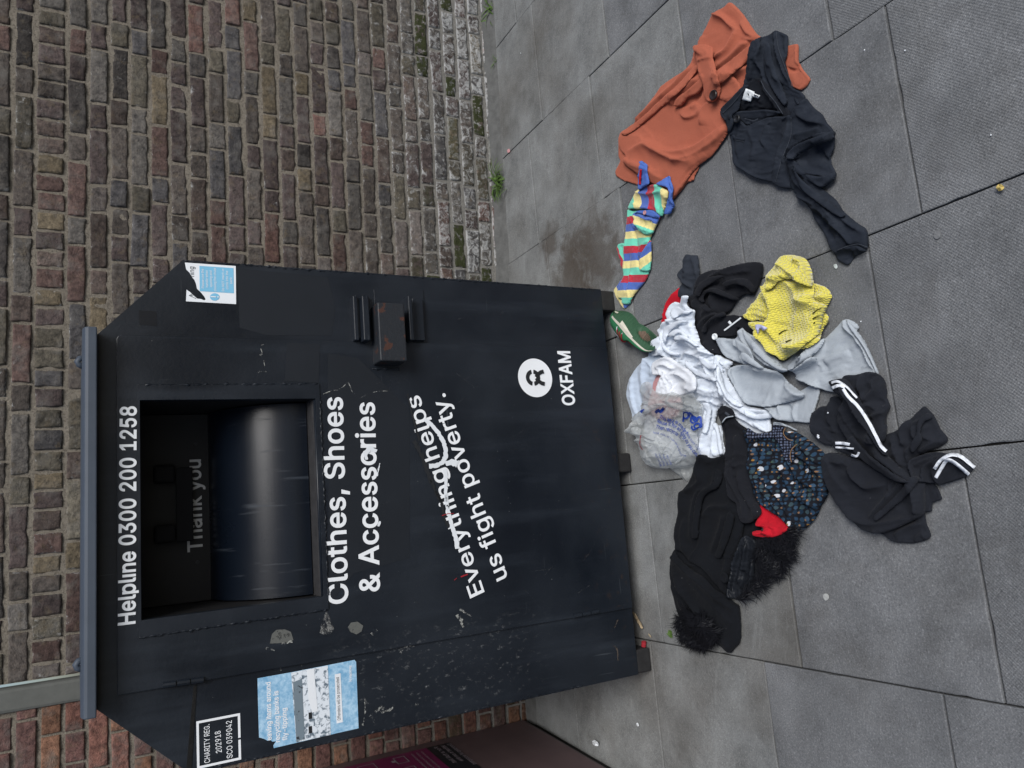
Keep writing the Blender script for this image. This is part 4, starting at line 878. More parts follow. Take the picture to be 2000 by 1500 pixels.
M['stripe'] = stripes('rainbow_stripes', 0.0); M['stripe2'] = stripes('rainbow_stripes_cross', 0.62)
def knit():
    t = NT('yellow_knit', 0.95, 0.1); v = t.coord('UV'); xyz = t.sep(v); n0 = t.noise(v, 30, 3, 0.5)
    x = t.math('ADD', xyz[0], t.math('MULTIPLY', n0, 0.016)); y = t.math('ADD', xyz[1], t.math('MULTIPLY', n0, 0.012))
    px_ = 2 * math.pi / 0.0092; cx_ = t.math('SINE', t.math('MULTIPLY', x, px_))
    vv = t.math('ABSOLUTE', t.math('SINE', t.math('ADD', t.math('MULTIPLY', y, math.pi / 0.0072), t.math('MULTIPLY', t.math('ABSOLUTE', t.math('SINE', t.math('MULTIPLY', x, px_ / 2))), 1.6))))
    h = t.math('ADD', t.math('MULTIPLY', vv, 0.7), t.math('MULTIPLY', cx_, 0.08)); n2 = t.noise(v, 300, 3, 0.7); n1 = t.noise(v, 12, 4, 0.6)
    c = t.mix(n1, (0.60, 0.53, 0.06), (0.74, 0.67, 0.12)); c = t.mix(t.ramp(h, [(0.06, 0.30), (0.38, 0)]), c, (0.36, 0.30, 0.02)); c = t.mix(t.ramp(n2, [(0.55, 0), (0.7, 0.4)]), c, (0.8, 0.74, 0.32))  # low parts between stitches get a darker yellow, crevice shade put into the colour
    t.base(c); t.b.inputs['Sheen Weight'].default_value = 0.6; t.normal(t.bump(t.math('ADD', h, t.math('MULTIPLY', n2, 0.4)), 0.0032, 0.9)); return t.m
M['knit'] = knit()
def floral():
    t = NT('dark_floral_print', 0.9, 0.12); v = t.coord('UV'); sc = 80
    d = t.voro(v, sc, rnd=0.4); cc = t.voro(v, sc, out='Color', rnd=0.4); r1 = t.sep(cc)[0]
    w = t.noise(v, 150, 3, 0.6); dd = t.math('ADD', d, t.math('MULTIPLY', t.math('SUBTRACT', w, 0.5), 0.35))
    petal = t.ramp(r1, [(0.0, (0.012, 0.028, 0.05)), (0.22, (0.035, 0.07, 0.115)), (0.45, (0.035, 0.06, 0.075)), (0.62, (0.02, 0.045, 0.08)), (0.935, (0.5, 0.52, 0.56))], 'CONSTANT')
    core = t.ramp(r1, [(0.0, (0.20, 0.115, 0.065)), (0.3, (0.22, 0.12, 0.06)), (0.5, (0.05, 0.09, 0.07)), (0.7, (0.17, 0.10, 0.06)), (0.84, (0.25, 0.13, 0.03))], 'CONSTANT')
    c = t.mix(t.ramp(dd, [(0.41, 1.0), (0.49, 0.0)]), (0.009, 0.010, 0.014), petal)
    off = t.mapping(v, loc=(0.004, -0.002, 0)); d2 = t.voro(off, sc, rnd=0.4)
    c = t.mix(t.ramp(t.math('ADD', d2, t.math('MULTIPLY', t.math('SUBTRACT', w, 0.5), 0.2)), [(0.17, 1.0), (0.24, 0.0)]), c, core)
    t.base(c); t.normal(t.bump(t.noise(v, 70, 4, 0.55), 0.002, 0.4)); return t.m
M['floral'] = floral()
def yoke():
    t = NT('small_leaf_print', 0.9, 0.12); v = t.coord('UV'); d = t.voro(v, 130, rnd=0.25); c = t.mix(t.ramp(d, [(0.30, 1), (0.42, 0)]), (0.009, 0.010, 0.016), (0.10, 0.12, 0.18)); t.base(c); return t.m
M['yoke'] = yoke()
def plastic():
    t = NT('crinkled_clear_plastic', 0.16, 0.7); v = t.coord('UV'); n = t.noise(v, 60, 5, 0.6, dist=0.6)
    t.base(t.mix(n, (0.62, 0.66, 0.66), (0.80, 0.84, 0.86))); vc = t.voro(t.mapping(v, scale=(1, 1, 1)), 48, feature='DISTANCE_TO_EDGE'); t.normal(t.bump(t.math('ADD', n, t.math('MULTIPLY', t.ramp(vc, [(0, 1), (0.25, 0)]), 0.5)), 0.007, 0.8))
    tr = t.new('ShaderNodeBsdfTransparent'); tr.inputs[0].default_value = (0.94, 0.95, 0.95, 1); tl = t.new('ShaderNodeBsdfTranslucent'); tl.inputs[0].default_value = (0.7, 0.71, 0.70, 1)
    m1 = t.new('ShaderNodeMixShader'); m1.inputs[0].default_value = 0.5; t.l.new(t.b.outputs[0], m1.inputs[1]); t.l.new(tl.outputs[0], m1.inputs[2])
    lw = t.new('ShaderNodeLayerWeight'); lw.inputs[0].default_value = 0.35
    m2 = t.new('ShaderNodeMixShader'); t.l.new(t.math('MULTIPLY_ADD', lw.outputs['Facing'], 0.5, 0.46), m2.inputs[0]); t.l.new(tr.outputs[0], m2.inputs[1]); t.l.new(m1.outputs[0], m2.inputs[2])
    t.l.new(m2.outputs[0], t.n['Material Output'].inputs['Surface']); return t.m
M['plastic'] = plastic(); M['inkblue'] = vinyl('blue_bag_ink', (0.015, 0.05, 0.30))

def disc_on(name, at, rpx, mat, parent, h=0.004, lift=0.001, hole=True):
    zc = float(sample(maxf(ZMAP, 1), np.array([at[0]]), np.array([at[1]]))[0]) + lift; c = G(at[0], at[1], zc); R = float(np.linalg.norm(G(at[0] + rpx, at[1], zc) - c)); mb = MB(); k = 20; prof = [(1.0, 0), (1.0, 0.6), (0.92, 1.0), (0.72, 1.0), (0.6, 0.65), (0, 0.6)]
    V = [(c[0] + R * q * math.cos(2 * math.pi * i / k), c[1] + R * q * math.sin(2 * math.pi * i / k), c[2] + h * z) for q, z in prof[:-1] for i in range(k)] + [(c[0], c[1], c[2] + h * 0.6)]
    F = [(j * k + i, j * k + (i + 1) % k, (j + 1) * k + (i + 1) % k, (j + 1) * k + i) for j in range(4) for i in range(k)] + [(4 * k + i, 4 * k + (i + 1) % k, 5 * k) for i in range(k)]
    return mobj(name, V, F, mat, parent, True)

def flap(pts, mat, parent, h=0.010, seed=200, **k):   # the lip of a fold lying over the panel beneath
    k.setdefault('ex', (0.05, 0.05, 0)); return sheet('fold', pts, mat, parent, h, 0.0045, 5, (), seed=seed, hem=False, wr=0.0025, drape=3.0, jit=0.2, **k)
# ---- rust orange coat
g = garment('coat', 'rust orange wool coat spread flat on the paving with a buttoned tab', 'coat', (1330, 190))
sheet('cuff', Z3([(1060, 290), (1115, 258), (1175, 250), (1178, 350), (1205, 395), (1238, 440), (1220, 480), (1185, 505), (1110, 470), (1040, 400)]), M['orange'], g, 0.010, 0.004, 6, [(Z3([(1120, 380), (1160, 390), (1178, 352)]), 2.5, -0.008), (Z3([(1165, 260), (1168, 350), (1190, 400)]), 1.5, 0.003)], (0.04, 0.04, 0), seed=11, sharp=0.4)
sheet('hem', Z3([(215, 760), (168, 800), (166, 870), (176, 900), (148, 955), (152, 982), (200, 1010), (285, 1035), (380, 1050), (440, 1125), (475, 1110), (520, 1060), (550, 1020), (587, 1005), (590, 985), (615, 930), (560, 850), (350, 760)]), M['orange'], g, 0.006, 0.003, 6, [(Z3([(200, 870), (290, 930), (420, 960)]), 6, 0.006)], (0.03, 0.03, 0), seed=12, sharp=0.5, wr=0.002, wl=34)
sheet('hood', Z3([(795, 15), (830, 40), (875, 90), (915, 150), (945, 190), (968, 215), (960, 300), (900, 440), (860, 520), (790, 560), (700, 480), (640, 340), (628, 245), (660, 150), (700, 75), (760, 40)]), M['orange'], g, 0.016, 0.004, 9,
      [(Z3([(700, 78), (760, 100), (830, 160), (850, 168)]), 4, 0.010, 0.6), (Z3([(850, 165), (835, 215), (790, 290), (720, 330)]), 5, 0.012, 0.5), (Z3([(835, 210), (900, 235), (960, 245)]), 2.5, -0.005), (Z3([(715, 400), (800, 330), (890, 250), (940, 220)]), 7, 0.010), (Z3([(735, 470), (820, 430), (900, 380)]), 7, 0.011), (Z3([(650, 200), (640, 260), (700, 330)]), 5, 0.006), (Z3([(860, 130), (900, 190), (945, 215)]), 5, 0.006)], (0.04, 0.05, 40), seed=13, nf=26, wr=0.002, wl=34, amp=0.003)
sheet('front', Z3([(600, 255), (575, 345), (540, 392), (480, 430), (410, 480), (370, 535), (300, 625), (245, 700), (180, 742), (168, 805), (190, 850), (210, 870), (195, 905), (260, 960), (330, 1010), (420, 1060), (468, 1108), (520, 1050), (570, 975), (610, 930), (690, 870), (782, 745), (830, 640), (860, 500), (800, 420), (715, 395), (690, 300), (650, 262)]), M['orange'], g, 0.014, 0.004, 10,
      [(Z3([(195, 735), (300, 655), (390, 570), (500, 470), (600, 360)]), 3.5, 0.009, -0.5), (Z3([(230, 730), (330, 655), (420, 570), (520, 475)]), 2.5, -0.006), (Z3([(440, 560), (475, 525), (520, 470)]), 2.2, -0.020), (Z3([(480, 590), (500, 540), (560, 500), (640, 420)]), 5, 0.013, 0.4), (Z3([(480, 600), (560, 590), (620, 550), (640, 500)]), 3, -0.006),
       (Z3([(520, 630), (560, 660), (620, 640), (640, 590)]), 6, 0.006), (Z3([(300, 770), (380, 830), (500, 850), (620, 820), (780, 700)]), 7, 0.010, 0.4), (Z3([(230, 850), (340, 810), (450, 870), (560, 900), (660, 850)]), 8, 0.009), (Z3([(480, 900), (600, 870), (720, 790), (780, 720)]), 5, 0.007), (Z3([(490, 1060), (560, 960), (680, 865), (770, 760)]), 2.2, -0.003), (Z3([(240, 900), (330, 940), (420, 1000)]), 8, 0.006), (Z3([(590, 300), (600, 370), (640, 450)]), 3, -0.006), (Z3([(600, 560), (590, 600), (620, 580)]), 2.5, 0.005), (Z3([(640, 700), (650, 620), (700, 560)]), 7, 0.007)], (0.05, 0.05, 130), it=120, seed=14, wr=0.002, wl=34, nf=24, amp=0.003, sharp=0.15)
flap(Z3([(480, 592), (498, 545), (560, 498), (640, 425), (655, 450), (615, 520), (560, 545), (520, 590)]), M['orange'], g, 0.010, 201)
flap(Z3([(182, 744), (300, 652), (390, 567), (500, 472), (598, 362), (616, 374), (525, 494), (415, 592), (322, 674), (214, 752)]), M['orange'], g, 0.006, 202)
flap(Z3([(720, 400), (800, 335), (890, 262), (955, 215), (962, 262), (880, 350), (800, 420), (735, 468)]), M['orange'], g, 0.012, 204)
tb = sheet('belt_tab', Z3([(602, 255), (690, 262), (700, 330), (720, 400), (735, 470), (738, 512), (725, 548), (692, 570), (662, 562), (648, 525), (640, 470), (615, 400), (605, 345)]), M['orange'], g, 0.008, 0.003, 4, [(Z3([(690, 275), (692, 340), (722, 470)]), 1.3, -0.002), (Z3([(610, 345), (650, 330), (695, 325)]), 2, 0.003)], (0.01, 0.01, 0), seed=15, thick=0.003, drape=6)
disc_on('button', (1150 + 698 / 2.857, 531 / 2.857), 6.8, M['button'], g, 0.006)

# ---- black jeans
g = garment('jeans', 'faded black jeans lying open at the waist beside the orange coat', 'jeans', (1540, 240))
sheet('back', Z3([(1045, 172), (1075, 180), (1118, 205), (1116, 280), (1106, 345), (1125, 420), (1145, 490), (1190, 515), (1215, 545), (1180, 640), (1130, 660), (1090, 620), (990, 600), (880, 580), (870, 480), (880, 430), (895, 340), (915, 240), (965, 212), (1010, 195)]), M['jean'], g, 0.012, 0.004, 6,
      [(Z3([(1048, 180), (1060, 270), (1100, 380), (1140, 480)]), 2.5, 0.010, -0.3), (Z3([(1080, 200), (1085, 260), (1108, 330)]), 5, -0.010), (Z3([(985, 250), (955, 330), (985, 400), (1010, 470), (1090, 590)]), 4, 0.010, 0.5), (Z3([(1030, 250), (1040, 360), (1100, 470)]), 4, 0.006), (Z3([(930, 300), (920, 380), (900, 450)]), 5, 0.006)], (0.05, 0.05, 80), seed=21, sharp=0.2)
sheet('inner_back', Z3([(875, 480), (905, 450), (950, 435), (1000, 470), (1060, 545), (1128, 640), (1060, 660), (960, 660), (850, 640), (800, 640), (850, 520)]), M['jeanin'], g, 0.003, 0.001, 5, [(Z3([(960, 450), (985, 500), (1040, 570), (1085, 640)]), 2, 0.004), (Z3([(905, 540), (960, 590), (1060, 640)]), 6, -0.004)], (0.03, 0.03, 0), seed=22)
sheet('fly', Z3([(805, 640), (835, 622), (900, 618), (1000, 612), (1080, 628), (1040, 650), (1000, 660), (930, 690), (890, 700), (850, 672), (820, 668)]), M['jean'], g, 0.010, 0.003, 4, [(Z3([(870, 665), (930, 670), (1000, 655)]), 1.6, -0.004)], (0.03, 0.03, 0), seed=24)
sheet('waistband', Z3([(738, 605), (790, 552), (872, 475), (900, 480), (850, 560), (838, 610), (805, 645), (815, 690), (790, 735), (770, 700), (750, 650)]), M['jean'], g, 0.006, 0.003, 4, [(Z3([(760, 640), (805, 590), (860, 520)]), 1.2, -0.0025)], (0.02, 0.02, 0), seed=25, sharp=0.4)
sheet('leg', Z3([(800, 662), (850, 672), (890, 702), (1000, 658), (1130, 645), (1165, 600), (1215, 550), (1260, 600), (1310, 640), (1340, 690), (1375, 735), (1360, 790), (1260, 830), (1170, 860), (1120, 900), (1145, 1047), (1070, 1045), (1035, 1020), (950, 1000), (880, 960), (820, 915), (800, 800), (790, 745), (775, 690)]), M['jean'], g, 0.016, 0.004, 9,
      [(Z3([(1130, 650), (1128, 760), (1080, 880), (1045, 1010)]), 2.0, 0.004), (Z3([(1130, 690), (1090, 830), (1060, 1000)]), 10, 0.006), (Z3([(830, 900), (900, 960), (1000, 1000)]), 2.5, 0.004), (Z3([(830, 740), (825, 830), (850, 900)]), 3, -0.004), (Z3([(1010, 700), (980, 780), (1000, 830)]), 5, 0.005), (Z3([(1180, 640), (1250, 680), (1330, 700)]), 8, 0.008), (Z3([(1160, 760), (1240, 740), (1310, 720)]), 6, 0.006), (Z3([(900, 720), (930, 800), (920, 900)]), 8, 0.004)], (0.12, 0.08, 60), it=110, seed=26, nf=22, amp=0.003, sharp=0.15)
sheet('leg', Z3([(1375, 735), (1376, 830), (1352, 890), (1386, 968), (1376, 1000), (1310, 1046), (1250, 1015), (1215, 960), (1140, 900), (1112, 880), (1130, 842), (1175, 808), (1240, 775), (1300, 755)]), M['jean'], g, 0.016, 0.006, 8,
      [(Z3([(1115, 878), (1150, 835), (1240, 785), (1360, 745)]), 4, 0.012, 0.4), (Z3([(1130, 890), (1200, 905), (1240, 960), (1360, 985)]), 4, 0.010), (Z3([(1280, 810), (1320, 870), (1365, 910)]), 5, -0.012), (Z3([(1240, 1000), (1300, 1010), (1370, 990)]), 3, -0.008), (Z3([(1290, 800), (1330, 790), (1370, 770)]), 5, 0.010)], (0.06, 0.06, 20), seed=27, sharp=0.1)
sheet('leg', Z3([(1112, 885), (1120, 960), (1140, 1045), (1180, 1110), (1240, 1160), (1270, 1230), (1330, 1320), (1380, 1412), (1500, 1370), (1560, 1392), (1562, 1290), (1500, 1240), (1430, 1180), (1390, 1120), (1320, 1060), (1240, 1000), (1200, 945), (1150, 895)]), M['jean'], g, 0.018, 0.004, 10,
      [(Z3([(1135, 920), (1180, 1020), (1260, 1090), (1340, 1160), (1440, 1280)]), 5, 0.010, 0.4), (Z3([(1240, 1150), (1320, 1180), (1420, 1290), (1490, 1370)]), 4, 0.008), (Z3([(1250, 1165), (1310, 1240), (1380, 1340)]), 4, -0.006), (Z3([(1200, 990), (1290, 1090), (1400, 1200), (1530, 1300)]), 5, 0.007), (Z3([(1170, 1100), (1220, 1110), (1300, 1150)]), 4, 0.007)], (0.08, 0.16, 45), it=110, seed=28)
flap(Z3([(1112, 882), (1130, 842), (1175, 806), (1245, 774), (1376, 734), (1372, 775), (1272, 816), (1196, 856), (1142, 892)]), M['jean'], g, 0.014, 211)
flap(Z3([(1215, 975), (1300, 985), (1382, 962), (1380, 1000), (1310, 1046), (1250, 1018)]), M['jean'], g, 0.010, 212)
flap(Z3([(1138, 920), (1190, 1000), (1290, 1080), (1400, 1165), (1440, 1200), (1400, 1210), (1280, 1130), (1190, 1050)]), M['jean'], g, 0.010, 213)
flap(Z3([(985, 250), (1010, 240), (1030, 330), (1060, 430), (1110, 560), (1090, 590), (1030, 500), (985, 400)]), M['jean'], g, 0.008, 214)
sheet('cuff', Z3([(1376, 1412), (1400, 1392), (1490, 1368), (1560, 1400), (1480, 1441), (1450, 1480), (1395, 1452)]), M['jean'], g, 0.012, 0.003, 5, [(Z3([(1392, 1425), (1440, 1412), (1485, 1425), (1450, 1465)]), 3, -0.012), (Z3([(1380, 1415), (1430, 1390), (1555, 1400)]), 1.2, 0.003), (Z3([(1488, 1372), (1490, 1435)]), 1.3, 0.003)], (0.03, 0.03, 0), seed=29, sharp=0.3)
for nm, pts, w in (('seam', Z3([(745, 632), (800, 580), (868, 495)]), 1.0), ('seam', Z3([(1046, 178), (1058, 270), (1098, 380), (1140, 485)]), 1.0), ('seam', Z3([(1128, 655), (1126, 760), (1078, 885), (1042, 1015)]), 0.9), ('seam', Z3([(960, 450), (985, 500), (1040, 570), (1082, 636)]), 1.4), ('seam', Z3([(1385, 1398), (1430, 1378), (1500, 1362), (1556, 1380)]), 1.0), ('seam', Z3([(870, 662), (920, 672), (945, 662)]), 1.2), ('seam', Z3([(812, 765), (868, 775)]), 1.0), ('seam', Z3([(812, 780), (866, 790)]), 1.0)):
    ribbon(nm, pts, w, M['thread'], g, 0.0012)
disc_on('waist_button', (1150 + 830 / 2.857, 664 / 2.857), 5.5, M['metal'], g, 0.006)
ribbon('belt_loop', Z3([(738, 620), (742, 645), (765, 668)]), 4, M['jean'], g, 0.006); ribbon('belt_loop', Z3([(1150, 545), (1168, 580)]), 4, M['jean'], g, 0.003); ribbon('belt_loop', Z3([(806, 752), (812, 768), (868, 778)]), 5, M['jean'], g, 0.002)
lb = sheet('label', ZJ([(430, 738), (525, 775), (482, 882), (388, 862)]), M['labelw'], g, 0.003, 0.004, 3, seed=30, it=10, sharp=0.9, step=2, jit=0); sheet('label', ZJ([(500, 780), (578, 815), (560, 846), (488, 822)]), M['labelw'], g, 0.002, 0.002, 3, seed=31, it=10, sharp=0.9, step=1.5, jit=0)
ribbon('label_print', ZJ([(448, 790), (458, 815)]), 2.2, M['blackvinyl'], g, 0.002, 0.0); ribbon('label_print', ZJ([(512, 805), (560, 825)]), 2.6, M['thread'], g, 0.002, 0.0)

# ---- rainbow striped baby suit
g = garment('romper', 'rainbow striped baby romper with blue collar trailing off the orange coat', 'romper', (1245, 460))
sheet('leg', ZS([(205, 1172), (280, 1176), (300, 1300), (280, 1490), (240, 1492), (214, 1440), (220, 1400), (165, 1250), (180, 1192)]), M['stripe2'], g, 0.008, 0.003, 4, [(ZS([(235, 1200), (245, 1300), (250, 1400)]), 2, -0.004)], (0.05, 0.05, 0), seed=41, step=2, uva=70)
sheet('foot', ZR([(190, 500), (245, 440), (330, 560), (370, 700), (330, 765), (265, 822), (200, 740), (150, 650), (130, 572)]), M['stripe2'], g, 0.007, 0.003, 4, (), (0.06, 0.06, 0), seed=42, step=2, uva=70)
sheet('leg', ZS([(320, 730), (385, 745), (520, 735), (640, 740), (735, 822), (700, 900), (650, 1010), (615, 1120), (620, 1300), (612, 1450), (580, 1590), (545, 1665), (410, 1830), (370, 1895), (330, 1962), (240, 1950), (235, 1890), (190, 1885), (180, 1800), (215, 1690), (250, 1620), (252, 1520), (262, 1400), (275, 1220), (285, 1080), (292, 950), (312, 830)]), M['stripe'], g, 0.012, 0.003, 7,
      [(ZS([(350, 760), (380, 880), (410, 1050), (430, 1250), (460, 1420), (470, 1500)]), 2.6, -0.009), (ZS([(380, 780), (420, 900), (500, 990), (640, 1040)]), 4, 0.010, 0.4), (ZS([(620, 1120), (540, 1210), (480, 1380)]), 3, 0.007), (ZS([(400, 820), (540, 860), (700, 880)]), 5, 0.008), (ZS([(360, 1300), (345, 1500), (330, 1680), (320, 1850)]), 2.6, -0.005), (ZS([(500, 1200), (480, 1300), (470, 1420)]), 2, -0.006), (ZS([(380, 1550), (370, 1700), (300, 1850)]), 3, 0.005), (ZS([(460, 980), (540, 1020), (640, 1010)]), 2.5, -0.004)], (0.10, 0.07, 0), it=120, bend=0.05, seed=43, step=2, nf=12, uvw=0.05, uva=-4)
sheet('leg_panel', ZS([(612, 1130), (540, 1215), (490, 1340), (465, 1440), (480, 1520), (560, 1535), (595, 1520), (614, 1440), (620, 1300)]), M['stripe'], g, 0.006, 0.002, 4, [(ZS([(600, 1180), (530, 1290), (480, 1440)]), 2, 0.004)], (0.05, 0.05, 0), seed=48, step=2, uva=-42)
sheet('front_panel', ZS([(385, 790), (430, 765), (560, 800), (712, 830), (700, 900), (660, 985), (640, 1035), (560, 1060), (470, 1010), (410, 930)]), M['stripe'], g, 0.007, 0.002, 4, [(ZS([(400, 880), (500, 980), (620, 1020)]), 2.5, 0.006), (ZS([(440, 800), (540, 850), (680, 870)]), 2.5, 0.005)], (0.08, 0.06, 0), seed=49, step=2, uva=20)
sheet('bodice', ZS([(345, 640), (370, 590), (440, 480), (560, 425), (690, 402), (800, 460), (850, 500), (830, 640), (775, 810), (740, 812), (700, 775), (640, 742), (520, 730), (360, 722), (318, 722), (325, 680)]), M['stripe2'], g, 0.012, 0.004, 6,
      [(ZS([(440, 500), (540, 520), (660, 520), (780, 480)]), 3, 0.008, 0.5), (ZS([(700, 540), (690, 640), (720, 740)]), 3, 0.005), (ZS([(800, 500), (790, 640), (750, 790)]), 3, 0.007), (ZS([(380, 640), (500, 700), (640, 720)]), 4, 0.005)], (0.07, 0.07, 0), seed=44, step=2, uva=86)
sheet('collar', ZS([(690, 392), (770, 340), (850, 288), (882, 370), (906, 440), (892, 560), (940, 682), (905, 730), (880, 782), (790, 790), (830, 640), (850, 520), (820, 440), (700, 412)]), M['blueblock'], g, 0.009, 0.005, 4, [(ZS([(845, 300), (850, 400), (880, 500)]), 2, -0.008), (ZS([(880, 600), (930, 680), (870, 760)]), 2.5, 0.006)], (0.04, 0.04, 0), seed=45, step=2, sharp=0.5)
sheet('placket', ZS([(395, 770), (440, 745), (560, 735), (640, 740), (735, 818), (715, 835), (640, 830), (540, 800), (440, 775), (400, 785)]), M['blueblock'], g, 0.004, 0.002, 3, (), (0.03, 0.03, 0), seed=46, step=2, sharp=0.3)
sheet('sleeve', ZS([(490, 95), (530, 110), (580, 155), (568, 200), (570, 260), (590, 300), (596, 400), (530, 435), (455, 475), (448, 290), (470, 200)]), M['blueblock'], g, 0.010, 0.004, 4, [(ZS([(545, 180), (530, 260), (545, 360)]), 1.6, -0.008), (ZS([(490, 110), (560, 160)]), 2, 0.004)], (0.04, 0.04, 90), seed=47, step=2, sharp=0.2)
ribbon('trim', ZS([(478, 205), (468, 290), (462, 400)]), 4, M['red'], g, 0.0015)
disc_on('button', (1180 + 530 / 6.667, 300 + 770 / 6.667), 2.6, M['pink'], g, 0.003)

# ---- red cotton piece under the white shirt
g = garment('cloth', 'red cloth edge sticking out between green shoe and white shirt', 'clothing', (1310, 605))
sheet('cloth_body', ZR([(1000, 545), (930, 600), (860, 680), (800, 820), (775, 940), (758, 970), (770, 1045), (850, 1010), (900, 900), (1000, 760), (1100, 640)]), M['red'], g, 0.012, 0.003, 6, [(ZR([(960, 600), (850, 760), (800, 960)]), 3, 0.006)], (0.08, 0.08, 0), seed=51, step=2)

# ---- slate and black tops
g = garment('leggings', 'dark slate folded garment end sticking out by the black top', 'clothing', (1350, 550))
sheet('cloth_body', ZR([(1075, 115), (1130, 120), (1232, 130), (1245, 220), (1262, 370), (1245, 480), (1190, 545), (1190, 640), (1100, 690), (985, 665), (1000, 530), (1042, 470), (958, 382), (1000, 310), (1030, 285), (1035, 190)]), M['slate'], g, 0.014, 0.004, 6,
      [(ZR([(1130, 130), (1100, 220), (1080, 300)]), 3, 0.005), (ZR([(965, 385), (1060, 460), (1170, 545)]), 3, 0.008, 0.5), (ZR([(1060, 420), (1100, 350), (1050, 300)]), 4, 0.006), (ZR([(1010, 560), (1100, 580), (1190, 590)]), 3, -0.005), (ZR([(1170, 140), (1200, 260), (1240, 420)]), 3, 0.004)], (0.04, 0.05, 60), seed=52, step=2, sharp=0.3)
g = garment('top', 'crumpled black top with a white neck tape beside the yellow jumper', 'top', (1420, 590))
sheet('sleeve', ZR([(1190, 560), (1260, 390), (1400, 320), (1550, 303), (1650, 270), (1820, 225), (1980, 210), (2085, 245), (2070, 400), (2020, 540), (1960, 640), (1860, 640), (1760, 700), (1640, 860), (1480, 900), (1300, 800), (1200, 700)]), M['black'], g, 0.018, 0.004, 9,
      [(ZR([(1240, 640), (1260, 560), (1360, 500), (1500, 400), (1700, 320), (1900, 260)]), 5, 0.013, 0.4), (ZR([(1250, 660), (1380, 580), (1500, 580), (1620, 640), (1750, 690)]), 4, 0.012, -0.3), (ZR([(1260, 640), (1310, 560), (1420, 540)]), 4, -0.012), (ZR([(1560, 500), (1680, 450), (1850, 460), (1960, 580)]), 5, 0.011, 0.4), (ZR([(1450, 620), (1440, 720), (1500, 860)]), 4, 0.009), (ZR([(1600, 400), (1760, 380), (1950, 330)]), 5, 0.009)], (0.12, 0.12, 0), it=130, bend=0.05, seed=53, nf=13, amp=0.004)
sheet('body', ZR([(1110, 690), (1190, 640), (1300, 720), (1440, 850), (1500, 880), (1570, 860), (1600, 910), (1700, 900), (1780, 915), (1880, 910), (1960, 1000), (2000, 1120), (2030, 1180), (1960, 1210), (1780, 1070), (1720, 1180), (1470, 1195), (1490, 1270), (1580, 1420), (1620, 1450), (1450, 1392), (1350, 1320), (1285, 1270), (1240, 1150), (1200, 1050), (1200, 850), (1120, 790)]), M['black'], g, 0.018, 0.004, 8,
      [(ZR([(1290, 1110), (1350, 1000), (1450, 920), (1560, 880)]), 5, 0.014, 0.4), (ZR([(1210, 700), (1250, 850), (1240, 1000)]), 5, 0.010), (ZR([(1330, 720), (1360, 850), (1330, 960)]), 5, 0.010), (ZR([(1300, 1110), (1420, 1040), (1560, 990), (1600, 970)]), 3, -0.008), (ZR([(1380, 1240), (1440, 1350), (1560, 1420)]), 5, 0.010), (ZR([(1450, 860), (1420, 780), (1430, 700)]), 4, 0.008)], (0.12, 0.10, 30), it=130, bend=0.05, seed=54, nf=13, amp=0.004)
flap(ZR([(1240, 670), (1290, 590), (1400, 555), (1490, 560), (1610, 615), (1770, 695), (1700, 712), (1560, 660), (1460, 625), (1370, 612), (1305, 655), (1310, 730), (1262, 730)]), M['black'], g, 0.012, 221)
flap(ZR([(1190, 620), (1240, 520), (1360, 420), (1520, 385), (1570, 405), (1430, 480), (1310, 560), (1245, 660)]), M['black'], g, 0.014, 222)
flap(ZR([(1280, 1115), (1330, 1000), (1450, 905), (1570, 868), (1600, 905), (1470, 960), (1370, 1040), (1330, 1130)]), M['black'], g, 0.014, 223)
flap(ZR([(1560, 480), (1700, 430), (1880, 440), (1975, 560), (1950, 625), (1860, 540), (1720, 510), (1600, 540)]), M['black'], g, 0.012, 224)
ribbon('neck_tape', ZR([(1560, 1105), (1640, 1045), (1780, 937)]), 3.0, M['labelw'], g, 0.003); ribbon('neck_label', ZR([(1620, 985), (1650, 1020)]), 5.0, M['labelw'], g, 0.003)

